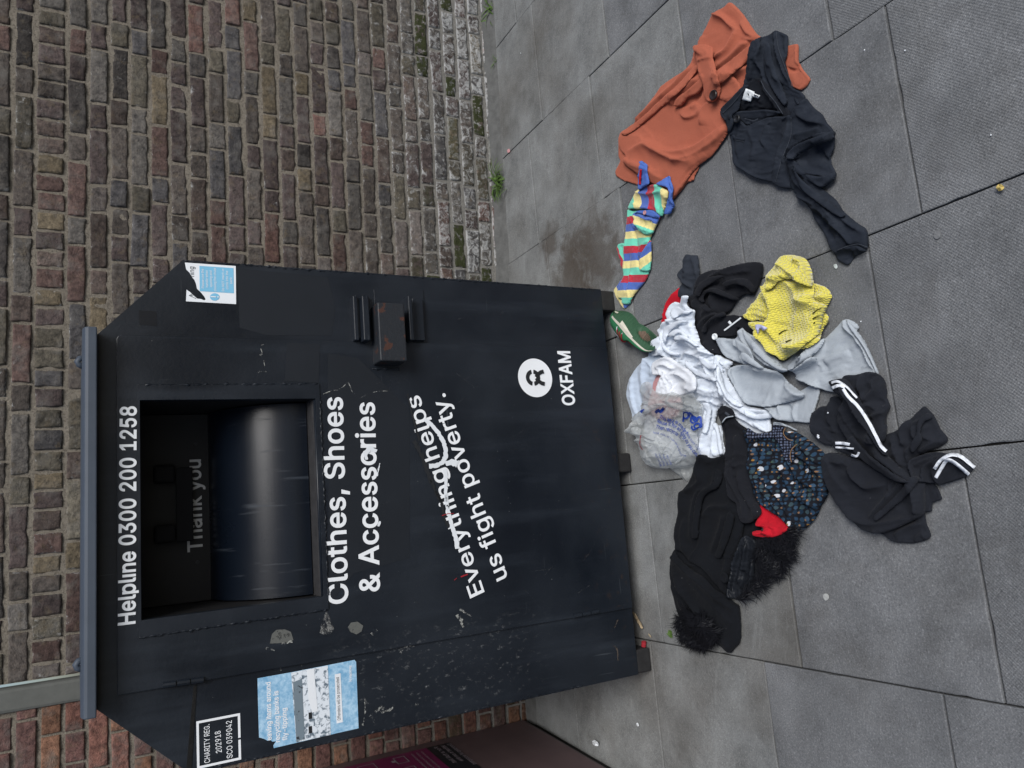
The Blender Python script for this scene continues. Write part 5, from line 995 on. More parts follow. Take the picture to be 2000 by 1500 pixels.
# ---- pale blue denim, white shirt layers
g = garment('shirt', 'pale blue denim shirt spread under the clear bag nearest the bank', 'shirt', (1260, 720))
sheet('cloth_body', [(1288, 658), (1274, 668), (1270, 690), (1269, 696), (1247, 716), (1230, 742), (1224, 770), (1232, 798), (1240, 824), (1262, 812), (1290, 790), (1310, 740), (1316, 700), (1305, 672)], M['paleblue'], g, 0.014, 0.004, 8,
      [([(1272, 692), (1262, 730), (1266, 780)], 3, 0.008, 0.4), ([(1240, 736), (1238, 770), (1248, 810)], 3, 0.006), ([(1268, 700), (1282, 720), (1276, 735)], 3, 0.008), ([(1250, 724), (1252, 770), (1262, 800)], 2, -0.004)], (0.08, 0.07, 80), seed=61, step=2.2, sharp=0.2)
g = garment('shirt', 'crumpled white cotton shirt at the middle of the clothes heap', 'shirt', (1350, 700))
sheet('cloth_body', [(1337, 578), (1347, 579), (1344, 594), (1350, 602), (1360, 607), (1359, 630), (1366, 652), (1372, 672), (1384, 684), (1394, 692), (1412, 706), (1434, 708), (1426, 722), (1426, 740), (1440, 764), (1420, 772), (1400, 770), (1376, 758), (1352, 742), (1330, 722), (1308, 700), (1292, 694), (1276, 694), (1276, 668), (1291, 657), (1289, 644), (1307, 630), (1306, 614), (1312, 598), (1322, 590), (1332, 592)], M['whitec'], g, 0.026, 0.005, 9,
      [([(1330, 604), (1322, 626), (1336, 650), (1356, 668)], 4, 0.010), ([(1300, 640), (1318, 628), (1344, 624)], 3.5, 0.012, 0.4), ([(1298, 690), (1306, 664), (1300, 648)], 4, 0.012, 0.4), ([(1310, 660), (1330, 656), (1350, 662), (1368, 684)], 4, 0.012), ([(1322, 690), (1330, 672), (1350, 670)], 4, 0.010), ([(1340, 700), (1352, 690), (1378, 700), (1400, 724)], 4, 0.012), ([(1320, 676), (1312, 690), (1326, 704)], 2.5, -0.010), ([(1346, 612), (1344, 640), (1362, 670)], 3, 0.009), ([(1360, 720), (1384, 712), (1404, 740)], 4, 0.011)], (0.34, 0.12, 70), it=170, bend=0.03, seed=62, step=2, nf=9, amp=0.006, wob=0.8, uvw=0.1, wr=0.006, wl=13)
sheet('sleeve', [(1360, 742), (1384, 738), (1410, 744), (1424, 760), (1424, 780), (1416, 790), (1408, 796), (1402, 812), (1400, 828), (1412, 832), (1416, 866), (1420, 886), (1409, 891), (1400, 900), (1385, 899), (1384, 890), (1374, 890), (1366, 876), (1363, 848), (1371, 834), (1370, 802), (1372, 786), (1354, 772), (1356, 756)], M['whitec'], g, 0.020, 0.004, 8,
      [([(1376, 850), (1384, 830), (1390, 800), (1396, 780)], 3, 0.008), ([(1376, 888), (1380, 860), (1388, 840)], 3, 0.009), ([(1404, 890), (1400, 866), (1404, 840)], 3, 0.009), ([(1390, 896), (1392, 870)], 2, -0.006), ([(1372, 756), (1392, 764), (1412, 760)], 5, 0.006), ([(1364, 780), (1390, 782), (1412, 790)], 3, 0.009, 0.4)], (0.26, 0.08, 5), it=140, bend=0.03, seed=63, step=2, nf=9, amp=0.004, wr=0.005, wl=12)
sheet('sleeve', [(1402, 694), (1420, 700), (1434, 708), (1426, 722), (1428, 744), (1442, 764), (1458, 788), (1484, 796), (1502, 798), (1515, 804), (1514, 812), (1508, 816), (1508, 842), (1494, 848), (1484, 848), (1460, 836), (1426, 810), (1416, 788), (1410, 766), (1404, 740), (1398, 716)], M['whitec'], g, 0.018, 0.005, 8,
      [([(1410, 712), (1416, 750), (1434, 780), (1470, 800), (1506, 804)], 4, 0.012, 0.4), ([(1420, 790), (1440, 806), (1480, 830), (1500, 840)], 3, 0.007), ([(1430, 770), (1446, 794), (1484, 812)], 3, 0.008), ([(1412, 706), (1424, 716), (1418, 736)], 3, 0.008), ([(1450, 810), (1466, 806), (1490, 822)], 3, 0.006)], (0.06, 0.28, 45), it=140, bend=0.03, seed=64, step=2, nf=9, amp=0.004, wr=0.004, wl=12)
for i_, (z_, q_, h_) in enumerate(((ZR, [(770, 1200), (790, 1080), (880, 1010), (1010, 968), (1085, 985), (1000, 1022), (905, 1082), (845, 1150), (805, 1262)], 0.010), (ZR, [(830, 1172), (930, 1088), (1035, 1108), (1110, 1185), (1060, 1192), (985, 1142), (900, 1182)], 0.010),
        (ZR, [(918, 1190), (1040, 1166), (1155, 1228), (1240, 1292), (1200, 1314), (1100, 1254), (1000, 1232), (938, 1262)], 0.010), (ZR, [(755, 1220), (800, 1298), (880, 1368), (990, 1398), (965, 1434), (850, 1414), (768, 1332)], 0.010), (ZR, [(870, 860), (960, 790), (1060, 842), (1155, 838), (1100, 892), (985, 905), (900, 950)], 0.009),
        (ZW, [(830, 228), (900, 255), (962, 312), (1005, 296), (992, 352), (920, 352), (850, 292)], 0.009), (ZW, [(695, 268), (760, 325), (842, 375), (935, 415), (1015, 446), (990, 476), (880, 446), (778, 395), (705, 332)], 0.010), (ZW, [(1018, 306), (1064, 420), (1096, 540), (1175, 638), (1258, 698), (1212, 726), (1108, 655), (1046, 532), (1006, 420)], 0.011),
        (ZW, [(1278, 748), (1380, 794), (1500, 782), (1574, 788), (1540, 834), (1400, 846), (1298, 814)], 0.010), (ZW, [(862, 690), (900, 760), (888, 860), (856, 962), (902, 984), (942, 860), (954, 760), (922, 690)], 0.009), (ZW, [(958, 900), (998, 960), (1008, 1080), (1036, 1192), (1064, 1182), (1054, 1060), (1032, 940), (1002, 878)], 0.008), (ZW, [(1340, 880), (1420, 900), (1500, 950), (1530, 952), (1500, 975), (1410, 940)], 0.007))):
    flap(z_(q_), M['whitec'], g, h_, 300 + i_, step=2)
# ---- light grey trousers
g = garment('trousers', 'pale grey trousers sprawled under the yellow jumper', 'trousers', (1540, 720))
sheet('hem', ZW([(1470, 722), (1700, 640), (1840, 560), (1990, 470), (2020, 540), (2000, 650), (1960, 790), (1942, 880), (1780, 872), (1690, 868), (1610, 840), (1565, 800)]), M['grey'], g, 0.012, 0.004, 7, [(ZW([(1640, 700), (1660, 780), (1720, 850)]), 4, 0.010), (ZW([(1800, 690), (1780, 780), (1800, 860)]), 3, 0.005), (ZW([(1560, 760), (1640, 820), (1700, 840)]), 4, 0.010), (ZW([(1700, 660), (1740, 760), (1730, 860)]), 3, -0.006)], (0.08, 0.06, 0), seed=71, sharp=0.3)
sheet('leg', ZY([(560, 900), (640, 1040), (760, 1130), (930, 1000), (1050, 950), (1172, 903), (1260, 820), (1362, 718), (1440, 735), (1502, 790), (1482, 838), (1560, 930), (1602, 1030), (1650, 1150), (1692, 1252), (1560, 1400), (1250, 1432), (1110, 1392), (1000, 1345), (900, 1300), (860, 1230), (780, 1215), (640, 1100), (540, 980)]), M['grey'], g, 0.016, 0.005, 9,
      [(ZY([(1365, 730), (1400, 800), (1520, 930), (1600, 1080), (1680, 1230)]), 3, 0.009, 0.5), (ZY([(850, 1225), (960, 1180), (1090, 1110), (1060, 1085), (960, 1150)]), 4, 0.013), (ZY([(780, 1210), (900, 1190), (1000, 1120), (1130, 1010), (1165, 910)]), 4, 0.013, -0.3), (ZY([(860, 1240), (880, 1280), (1000, 1330), (1120, 1385)]), 4, 0.012, 0.4), (ZY([(1180, 1140), (1300, 1080), (1420, 1030)]), 10, 0.007), (ZY([(940, 1050), (930, 1110), (860, 1190)]), 4, 0.009), (ZY([(880, 1260), (930, 1360), (960, 1460)]), 3, -0.008)], (0.04, 0.06, 50), it=120, seed=72, nf=26, amp=0.003, sharp=0.1)
sheet('waist', ZY([(100, 905), (200, 905), (290, 905), (332, 840), (356, 800), (400, 840), (470, 880), (560, 940), (640, 1040), (760, 1180), (800, 1220), (720, 1250), (600, 1230), (480, 1170), (380, 1165), (270, 1120), (200, 1085), (140, 1000)]), M['grey'], g, 0.016, 0.005, 8,
      [(ZY([(355, 810), (380, 900), (470, 1010), (600, 1120), (760, 1210)]), 4, 0.011, 0.4), (ZY([(295, 920), (310, 960), (400, 1010), (470, 1150)]), 4, 0.012), (ZY([(340, 1050), (400, 1090), (460, 1160), (600, 1210)]), 4, 0.011, 0.3), (ZY([(470, 1010), (440, 930), (470, 890)]), 3, -0.005), (ZY([(520, 930), (560, 1040), (680, 1160)]), 3, 0.008), (ZY([(160, 930), (220, 1010), (300, 1060)]), 6, 0.006)], (0.06, 0.08, 45), it=120, seed=73, nf=20, amp=0.003)
sheet('leg', ZW([(1120, 360), (1190, 322), (1350, 308), (1500, 348), (1622, 388), (1700, 470), (1790, 540), (1872, 600), (1842, 642), (1700, 682), (1492, 726), (1380, 712), (1285, 688), (1205, 565), (1120, 425)]), M['grey'], g, 0.022, 0.005, 13,
      [(ZW([(1640, 400), (1680, 520), (1640, 620)]), 4, -0.006), (ZW([(1690, 490), (1760, 560), (1850, 610)]), 4, 0.006), (ZW([(1240, 620), (1400, 690), (1600, 700), (1840, 625)]), 1.5, -0.003)], (0.02, 0.03, 20), seed=74, nf=30, amp=0.003)
flap(ZY([(780, 1212), (860, 1196), (980, 1126), (1115, 1010), (1170, 906), (1100, 930), (1000, 1000), (945, 1060), (925, 1115), (860, 1180)]), M['grey'], g, 0.014, 231)
flap(ZY([(850, 1238), (930, 1216), (1020, 1165), (1092, 1112), (1070, 1084), (1000, 1098), (940, 1148), (880, 1190)]), M['grey'], g, 0.014, 232)
flap(ZY([(355, 806), (400, 846), (482, 946), (622, 1086), (792, 1214), (735, 1225), (600, 1146), (470, 1030), (385, 915)]), M['grey'], g, 0.012, 233)
flap(ZY([(290, 912), (335, 930), (425, 1005), (478, 1145), (440, 1140), (370, 1075), (308, 985)]), M['grey'], g, 0.012, 234)
flap(ZY([(1362, 720), (1400, 745), (1500, 850), (1580, 980), (1650, 1130), (1690, 1250), (1662, 1240), (1600, 1110), (1520, 960), (1420, 830)]), M['grey'], g, 0.008, 235)
flap(ZY([(340, 1050), (380, 1045), (470, 1110), (560, 1190), (520, 1200), (420, 1150), (360, 1110)]), M['grey'], g, 0.012, 236)
disc_on('drawstring_knot', (1380 + 85 / 5, 480 + 888 / 5), 4.5, M['labelw'], g, 0.006)

# ---- yellow jumper
g = garment('jumper', 'chunky yellow ladder-knit jumper bundled on the grey trousers', 'jumper', (1545, 600))
sheet('hem', ZY([(1030, 375), (1130, 385), (1182, 408), (1226, 460), (1233, 512), (1190, 590), (1160, 640), (1196, 680), (1206, 732), (1160, 800), (1130, 860), (1120, 920), (1010, 998), (900, 1000), (950, 700)]), M['knit'], g, 0.020, 0.006, 6, [(ZY([(1060, 520), (1150, 500), (1215, 500)]), 5, 0.010), (ZY([(1160, 640), (1100, 640), (1040, 660)]), 4, -0.008)], (0.06, 0.06, 0), seed=81, sharp=0.1, uva=20)
sheet('sleeve', ZY([(560, 440), (640, 420), (700, 560), (700, 700), (640, 750), (520, 735), (455, 740), (388, 690), (440, 608), (500, 530)]), M['knit'], g, 0.018, 0.005, 7, [(ZY([(400, 690), (500, 660), (640, 690)]), 3, 0.005), (ZY([(430, 640), (520, 610), (640, 640)]), 3, 0.005), (ZY([(470, 590), (540, 570), (640, 590)]), 3, 0.004)], (0.05, 0.05, 0), seed=82, uva=75)
sheet('body', ZY([(600, 345), (700, 300), (830, 320), (950, 280), (1030, 225), (1052, 310), (1060, 380), (1060, 480), (1080, 540), (1190, 590), (1150, 680), (1130, 800), (1110, 860), (1000, 950), (900, 1040), (830, 1082), (760, 1122), (700, 1085), (640, 1040), (590, 960), (540, 900), (520, 860), (470, 800), (455, 742), (560, 740), (640, 745), (640, 600), (560, 470)]), M['knit'], g, 0.034, 0.006, 13,
      [(ZY([(640, 580), (630, 700), (700, 850), (780, 1000)]), 5, 0.012, -0.4), (ZY([(720, 420), (820, 360), (900, 420), (960, 520), (1060, 560)]), 6, 0.010), (ZY([(640, 780), (560, 870), (640, 1000), (760, 1080)]), 6, 0.010)] + [(ZY([(690 + 8 * i, 770 + 26 * i), (770 + 6 * i, 750 + 28 * i), (830 + 4 * i, 780 + 26 * i)]), 1.3, -0.008) for i in range(8)] + [(ZY([(990 + 12 * i, 600 + 26 * i), (1050 + 8 * i, 575 + 30 * i), (1110 + 2 * i, 560 + 30 * i)]), 1.3, -0.008) for i in range(6)], (0.05, 0.05, 0), it=110, seed=83, nf=20, amp=0.004, uva=-25)
sheet('collar', ZY([(600, 345), (620, 262), (680, 190), (720, 135), (770, 95), (830, 84), (900, 95), (962, 115), (1002, 152), (1032, 222), (1050, 300), (1040, 400), (960, 380), (900, 340), (830, 330), (720, 350), (640, 420), (590, 430)]), M['knit'], g, 0.030, 0.006, 9,
      [(ZY([(740, 190), (800, 200), (860, 250), (920, 290)]), 6, 0.016), (ZY([(890, 175), (940, 150), (985, 170), (1000, 240), (960, 310), (910, 320)]), 3.5, 0.012), (ZY([(930, 190), (950, 230), (930, 285)]), 6, -0.040), (ZY([(640, 330), (740, 300), (830, 290)]), 4, 0.010), (ZY([(620, 390), (720, 340), (800, 330)]), 3, -0.008)], (0.06, 0.06, 0), seed=84, uva=-60)
sheet('care_label', ZY([(475, 775), (515, 765), (598, 800), (560, 835), (520, 800), (500, 862)]), vinyl('lilac_label', (0.5, 0.52, 0.78)), g, 0.003, 0.003, 3, seed=85, it=10, sharp=0.6, step=1.5, jit=0)
for i, (a, b, c) in enumerate((((1035, 662), (1080, 628), (1122, 612)), ((1035, 715), (1070, 695), (1110, 685)), ((1045, 760), (1058, 745), (1062, 750)), ((770, 940), (800, 925), (832, 915)), ((705, 862), (750, 832), (790, 820)))):
    ribbon('painted_slit', ZY([a, b, c]), 2.6, plain('slit_shade', (0.03, 0.026, 0.008), 0.95, 0.05), g, 0.0006, 0.0, wend=1.2)  # dark bands on top of the knit, painting the shade inside its ladder slits

# ---- white scrap and pink lump in the bag's mouth, then the bag
g = garment('lining_cloth', 'pink cloth inside the clear plastic bag', 'clothing', (1310, 790))
sheet('cloth_body', [(1280, 746), (1294, 730), (1320, 745), (1335, 790), (1326, 812), (1300, 820), (1280, 814), (1270, 790), (1276, 764)], M['pink'], g, 0.024, 0.004, 14, (), (0.1, 0.1, 0), seed=91)
sheet('cloth_lump', [(1262, 812), (1290, 822), (1340, 836), (1362, 850), (1358, 886), (1320, 902), (1286, 900), (1262, 866)], M['white2'], g, 0.014, 0.003, 14, (), (0.15, 0.15, 0), seed=90)
g = garment('vest', 'small scrunched white vest in the mouth of the plastic bag', 'vest', (1325, 740))
sheet('cloth_body', [(1279, 716), (1284, 706), (1300, 698), (1312, 698), (1328, 710), (1350, 724), (1362, 740), (1360, 764), (1340, 772), (1316, 772), (1290, 768), (1291, 750), (1296, 734), (1282, 732)], M['white2'], g, 0.026, 0.006, 8, [([(1290, 720), (1306, 712), (1322, 720)], 3, 0.010), ([(1316, 762), (1330, 742), (1340, 734)], 2, -0.010), ([(1300, 740), (1330, 730), (1352, 744)], 4, 0.008)], (0.10, 0.30, 30), it=150, bend=0.03, seed=92, step=2, nf=9, amp=0.005, wr=0.005, wl=12)
g = garment('plastic_bag', 'clear crinkled plastic bag with blue printed words holding clothes', 'plastic bag', (1310, 840))
sheet('bag_bottom', [(1300, 905), (1324, 906), (1368, 896), (1364, 918), (1352, 930), (1341, 941), (1326, 928), (1308, 914)], M['plastic'], g, 0.003, 0.002, 5, [([(1330, 912), (1342, 936)], 1.5, 0.005)], (0.06, 0.06, 0), seed=93, step=2, thick=0.0, sharp=0.6)
sheet('bag_body', [(1258, 800), (1280, 790), (1316, 786), (1350, 790), (1372, 796), (1372, 832), (1364, 850), (1367, 888), (1364, 904), (1344, 912), (1308, 915), (1280, 914), (1268, 902), (1258, 880), (1250, 862), (1244, 850), (1236, 842), (1240, 826), (1244, 812)], M['plastic'], g, 0.040, 0.004, 18,
      [([(1246, 836), (1262, 846), (1284, 852), (1302, 862)], 3, 0.014), ([(1302, 862), (1286, 880), (1282, 900)], 3, 0.012), ([(1284, 890), (1306, 886), (1324, 862)], 2, 0.010, 0.4), ([(1318, 908), (1330, 898), (1344, 886)], 2.2, 0.010), ([(1240, 846), (1256, 838), (1262, 820)], 3, 0.012), ([(1254, 860), (1270, 860), (1280, 872)], 3, 0.010), ([(1262, 880), (1272, 896), (1288, 908)], 2, 0.006), ([(1250, 815), (1262, 828), (1256, 842)], 3, 0.010), ([(1300, 850), (1320, 836), (1340, 830)], 2, 0.005)], (0.20, 0.20, 30), it=130, bend=0.008, seed=94, step=1.7, nf=7, amp=0.006, thick=0.0, wr=0.009, wl=13, hem=False)
sheet('bag_mouth', [(1253, 762), (1258, 748), (1270, 746), (1280, 762), (1300, 770), (1316, 766), (1336, 772), (1356, 768), (1362, 780), (1374, 792), (1366, 806), (1340, 802), (1320, 798), (1300, 792), (1280, 800), (1262, 808), (1258, 792)], M['plastic'], g, 0.016, 0.006, 6,
      [([(1262, 770), (1290, 782), (1330, 784), (1366, 796)], 3, 0.012), ([(1266, 790), (1292, 786), (1310, 796)], 2.5, 0.010), ([(1316, 770), (1318, 786)], 2, 0.008), ([(1340, 774), (1352, 790)], 2, 0.008)], (0.2, 0.2, 0), it=120, bend=0.015, seed=95, step=2, nf=6, amp=0.006, thick=0.0, wr=0.010, wl=12, hem=False)
for i_, q_ in enumerate(([(340, 748), (450, 792), (560, 822), (645, 815), (705, 862), (805, 875), (838, 922), (700, 936), (600, 888), (450, 856)], [(690, 1088), (860, 1064), (925, 955), (1000, 872), (1028, 900), (955, 1015), (880, 1108), (760, 1128)], [(880, 1245), (980, 1225), (1080, 1142), (1200, 1052), (1216, 1090), (1100, 1196), (1000, 1276)], [(395, 1000), (462, 1110), (565, 1252), (606, 1300), (560, 1306), (445, 1205)], [(158, 560), (262, 535), (336, 600), (285, 695), (188, 684)], [(230, 400), (330, 330), (420, 350), (380, 450), (300, 520)], [(560, 830), (640, 830), (720, 930), (740, 1040), (690, 1050), (620, 930)])):
    flap(ZB_(q_), M['plastic'], g, 0.008, 330 + i_, step=1.7, thick=0.0)
def drape_text(name, body, pts, cap, mat, parent, lift=0.0014, bold=0.012, frac=1.0):
    """print that follows the surface beneath: base line pts and capital height in photo pixels"""
    V, F = text_mesh(body, bold); Q = catmull(pts, 1.0, False); s = np.r_[0, np.cumsum(np.linalg.norm(np.diff(Q, axis=0), axis=1))]; T = np.gradient(Q, axis=0); T /= np.linalg.norm(T, axis=1)[:, None]
    u = (V[:, 0] - V[:, 0].min()) / (V[:, 0].max() - V[:, 0].min()) * s[-1]
    x = np.interp(u, s, Q[:, 0]); y = np.interp(u, s, Q[:, 1]); tx = np.interp(u, s, T[:, 0]); ty = np.interp(u, s, T[:, 1]); h = V[:, 1] / CAPH * cap
    px = x + ty * h; py = y - tx * h; z = sample(maxf(ZMAP, 1), px, py) + lift; return mobj(name, G(px, py, z), F, mat, parent)
drape_text('print', 'This bag is made f', ZB_([(670, 360), (800, 420), (960, 450), (1090, 550), (1190, 690)]), 6.6, M['inkblue'], g)
drape_text('print', 'Reuse it for as long as you can.', ZB_([(630, 445), (760, 500), (900, 520), (1050, 610), (1150, 760), (1240, 920), (1400, 1120)]), 7.0, M['inkblue'], g)
drape_text('print', 'Then recycle it.', ZB_([(605, 560), (760, 600), (880, 630), (1000, 700), (1090, 770)]), 7.0, M['inkblue'], g)
drape_text('print', 'made from 100% re', ZB_([(1190, 640), (1260, 780), (1350, 890), (1420, 980), (1470, 1120)]), 5.0, M['inkblue'], g, bold=0.0)
drape_text('print', 'food, milk, at l carrier bag recycle', ZB_([(550, 660), (700, 690), (850, 750), (960, 830), (1040, 960), (1090, 1080), (1200, 1120)]), 3.6, M['inkblue'], g, bold=0.0)
ribbon('print_logo', ZB_([(600, 262), (660, 215), (700, 240), (770, 165)]), 6, M['inkblue'], g, 0.002, 0.0); ribbon('print_logo', ZB_([(310, 250), (350, 215), (380, 195)]), 6, M['inkblue'], g, 0.003, 0.0, wend=2)
drape_text('print', 'peg', ZB_([(1130, 380), (1260, 400), (1380, 600)]), 18, M['inkblue'], g, 0.003, 0.02); ribbon('print_logo', ZB_([(1250, 260), (1320, 310), (1370, 380), (1410, 400)]), 4, M['inkblue'], g, 0.003, 0.0); ribbon('print_logo', ZB_([(1400, 430), (1430, 360), (1480, 350), (1490, 440), (1500, 530), (1450, 540)]), 4.5, M['inkblue'], g, 0.003, 0.0)
for i in range(4): drape_text('print', 'recycled bag', ZB_([(585 + i * 75, 1060 + i * 12), (640 + i * 70, 1180), (700 + i * 65, 1310 - i * 10)]), 4.0, M['inkblue'], g, bold=0.0)
ribbon('red_seam', ZB_([(318, 700), (300, 800), (300, 900), (350, 990)]), 1.4, M['redmark'], g, 0.002, 0.0)

# ---- black jacket with fur trim
g = garment('jacket', 'black wool jacket with shaggy black fur trim lying below the bag', 'jacket', (1390, 1090))
sheet('back', [(1322, 1070), (1334, 1066), (1400, 1090), (1420, 1130), (1412, 1170), (1390, 1215), (1360, 1215), (1330, 1206), (1318, 1172), (1311, 1130), (1312, 1090)], M['blackwool'], g, 0.014, 0.004, 8, [([(1322, 1078), (1345, 1098), (1370, 1104)], 4, 0.010), ([(1316, 1140), (1336, 1180), (1350, 1206)], 4, 0.005)], (0.05, 0.05, 0), seed=101)
sheet('inner', [(1436, 972), (1470, 980), (1492, 1000), (1488, 1030), (1484, 1050), (1474, 1068), (1446, 1084), (1428, 1050)], M['blackwool'], g, 0.008, 0.003, 6, seed=107)
sheet('body', [(1368, 888), (1392, 894), (1420, 892), (1426, 930), (1430, 972), (1446, 990), (1454, 1020), (1450, 1054), (1440, 1084), (1432, 1120), (1422, 1162), (1404, 1140), (1380, 1112), (1352, 1096), (1336, 1078), (1324, 1072), (1321, 1046), (1326, 1000), (1330, 962), (1340, 953), (1362, 914)], M['blackwool'], g, 0.024, 0.005, 11,
      [([(1368, 900), (1376, 936), (1366, 950), (1344, 962)], 6, 0.012, 0.3), ([(1402, 920), (1400, 950), (1374, 960), (1362, 1000), (1360, 1060)], 5, 0.010), ([(1374, 1000), (1372, 1060), (1350, 1098)], 2, 0.004), ([(1424, 1006), (1412, 1050), (1400, 1078)], 6, 0.010, 0.5), ([(1430, 1060), (1426, 1100), (1418, 1150)], 3, 0.006), ([(1345, 1010), (1340, 1050), (1344, 1080)], 7, 0.006), ([(1380, 1010), (1400, 990), (1430, 990)], 7, 0.010)], (0.04, 0.05, 90), it=120, seed=102, nf=24, amp=0.003)
sheet('sleeve', [(1314, 1092), (1320, 1078), (1330, 1090), (1352, 1110), (1376, 1126), (1400, 1150), (1420, 1162), (1440, 1178), (1446, 1182), (1449, 1212), (1448, 1254), (1438, 1266), (1428, 1275), (1414, 1264), (1404, 1254), (1400, 1240), (1378, 1218), (1360, 1198), (1346, 1174), (1330, 1150), (1318, 1120)], M['blackwool'], g, 0.026, 0.005, 12,
      [([(1324, 1088), (1350, 1116), (1390, 1150), (1436, 1190)], 6, 0.010, -0.3), ([(1326, 1130), (1350, 1170), (1390, 1220), (1410, 1245)], 3, 0.007), ([(1408, 1248), (1424, 1252), (1432, 1264)], 4, 0.006), ([(1350, 1130), (1400, 1180), (1440, 1220)], 6, 0.005)], (0.03, 0.05, 50), it=110, seed=103, nf=24, amp=0.003)
flap([(1400, 918), (1412, 926), (1404, 952), (1380, 966), (1368, 1000), (1364, 1050), (1354, 1050), (1356, 1000), (1368, 960), (1392, 944)], M['blackwool'], g, 0.012, 251)
flap([(1424, 1000), (1436, 1010), (1424, 1056), (1408, 1090), (1398, 1084), (1412, 1046)], M['blackwool'], g, 0.012, 252)
ln = sheet('lining', [(1448, 1054), (1462, 1046), (1480, 1060), (1478, 1110), (1474, 1135), (1460, 1155), (1442, 1168), (1422, 1164), (1430, 1124), (1440, 1086)], M['satin'], g, 0.012, 0.004, 5, [([(1446, 1070), (1438, 1110), (1430, 1150)], 3, 0.008), ([(1462, 1060), (1458, 1100), (1446, 1140)], 3, 0.009), ([(1474, 1092), (1470, 1130), (1452, 1150)], 2.5, 0.007), ([(1454, 1110), (1450, 1130)], 3, -0.010)], (0.18, 0.14, 90), it=130, bend=0.03, seed=104, step=2, nf=8, amp=0.006)
def fur(name, poly, n, L, seed, parent, dirs, mat, base_lift=0.004):
    r = np.random.default_rng(seed); P = catmull(poly, 3.0); x0, y0 = P.min(0); x1, y1 = P.max(0); pts = []
    while len(pts) < n:
        X = r.uniform(x0, x1, 400); Y = r.uniform(y0, y1, 400); _, _, _, ins = polydist(X, Y, P); pts += list(zip(X[ins], Y[ins]))
    pts = np.array(pts[:n]); V = []; F = []; zb = sample(maxf(ZMAP, 1), pts[:, 0], pts[:, 1])
    ang = 6.28 * fbm(pts[:, 0] / 22, pts[:, 1] / 22, seed, 2) * 1.1
    for (x, y), z, a in zip(pts, zb, ang):
        if isinstance(dirs, tuple): bx, by = dirs
        else: bx, by = dirs(x, y)
        b = math.atan2(by, bx) + a * 1.1 + r.normal(0, 0.16); l = L * r.uniform(0.45, 1.3); h = r.uniform(0.006, 0.022); k = 4; cur = r.normal(0, 0.5); w = r.uniform(0.6, 1.3)
        n0 = len(V); 
        for i in range(k + 1):
            t = i / k; bb = b + cur * t; px = x + math.cos(bb) * l * t; py = y + math.sin(bb) * l * t
            zz = max(0.003, z * (1 - 0.6 * t) + base_lift + h * math.sin(math.pi * min(1, t * 0.9 + 0.05)) * 0.9); ww = w * (1 - t) + 0.06
            V.append(G(px - math.sin(bb) * ww, py + math.cos(bb) * ww, zz)); V.append(G(px + math.sin(bb) * ww, py - math.cos(bb) * ww, zz))
        F += [(n0 + 2 * i, n0 + 2 * i + 1, n0 + 2 * i + 3, n0 + 2 * i + 2) for i in range(k)]
    return mobj(name, np.array(V), F, mat, parent, True)
tm = NT('black_fur', 0.55, 0.25, (0.006, 0.0065, 0.009)); M['fur'] = tm.m
fp = [(1484, 1040), (1500, 1036), (1548, 1034), (1552, 1058), (1544, 1080), (1534, 1106), (1518, 1120), (1490, 1140), (1468, 1160), (1450, 1172), (1438, 1168), (1464, 1148), (1476, 1128), (1478, 1095), (1478, 1060)]
sheet('fur_backing', fp, M['blackwool'], g, 0.020, 0.004, 9, seed=105, it=20); fur('fur_trim', fp, 1900, 25, 5, g, lambda x, y: (0.75, 0.75) if y < 1120 else (0.55, 0.8), M['fur'])
fp2 = [(1326, 1208), (1344, 1196), (1366, 1204), (1384, 1222), (1400, 1240), (1392, 1256), (1370, 1262), (1344, 1248), (1328, 1232)]
sheet('fur_backing', fp2, M['blackwool'], g, 0.020, 0.004, 9, seed=106, it=20); fur('fur_trim', fp2, 1500, 23, 6, g, lambda x, y: (x - 1362, y - 1224) , M['fur'])
disc_on('button', (1415.5, 1128), 7.0, M['blackwool'], g, 0.006)

# ---- red glove-like cloth, black blouse strip, floral dress
g = garment('cloth', 'small red cloth peeping from under the floral dress', 'clothing', (1508, 1020))
sheet('cloth_body', [(1488, 986), (1495, 984), (1520, 1005), (1546, 1028), (1532, 1042), (1520, 1048), (1504, 1051), (1482, 1048), (1474, 1041), (1478, 1036), (1495, 1035), (1490, 1030), (1480, 1024), (1482, 1018), (1486, 1008)], M['red'], g, 0.016, 0.005, 5, [([(1486, 1022), (1504, 1026), (1522, 1030)], 2.5, 0.010), ([(1480, 1042), (1500, 1040), (1512, 1034)], 2.5, 0.010), ([(1500, 1035), (1510, 1042), (1504, 1047)], 2, 0.006), ([(1484, 1030), (1498, 1032)], 1.8, -0.012)], (0.08, 0.08, 0), seed=111, step=1.6, sharp=0.1)
g = garment('blouse', 'thin black blouse twisted into a strip left of the floral dress', 'blouse', (1440, 920))
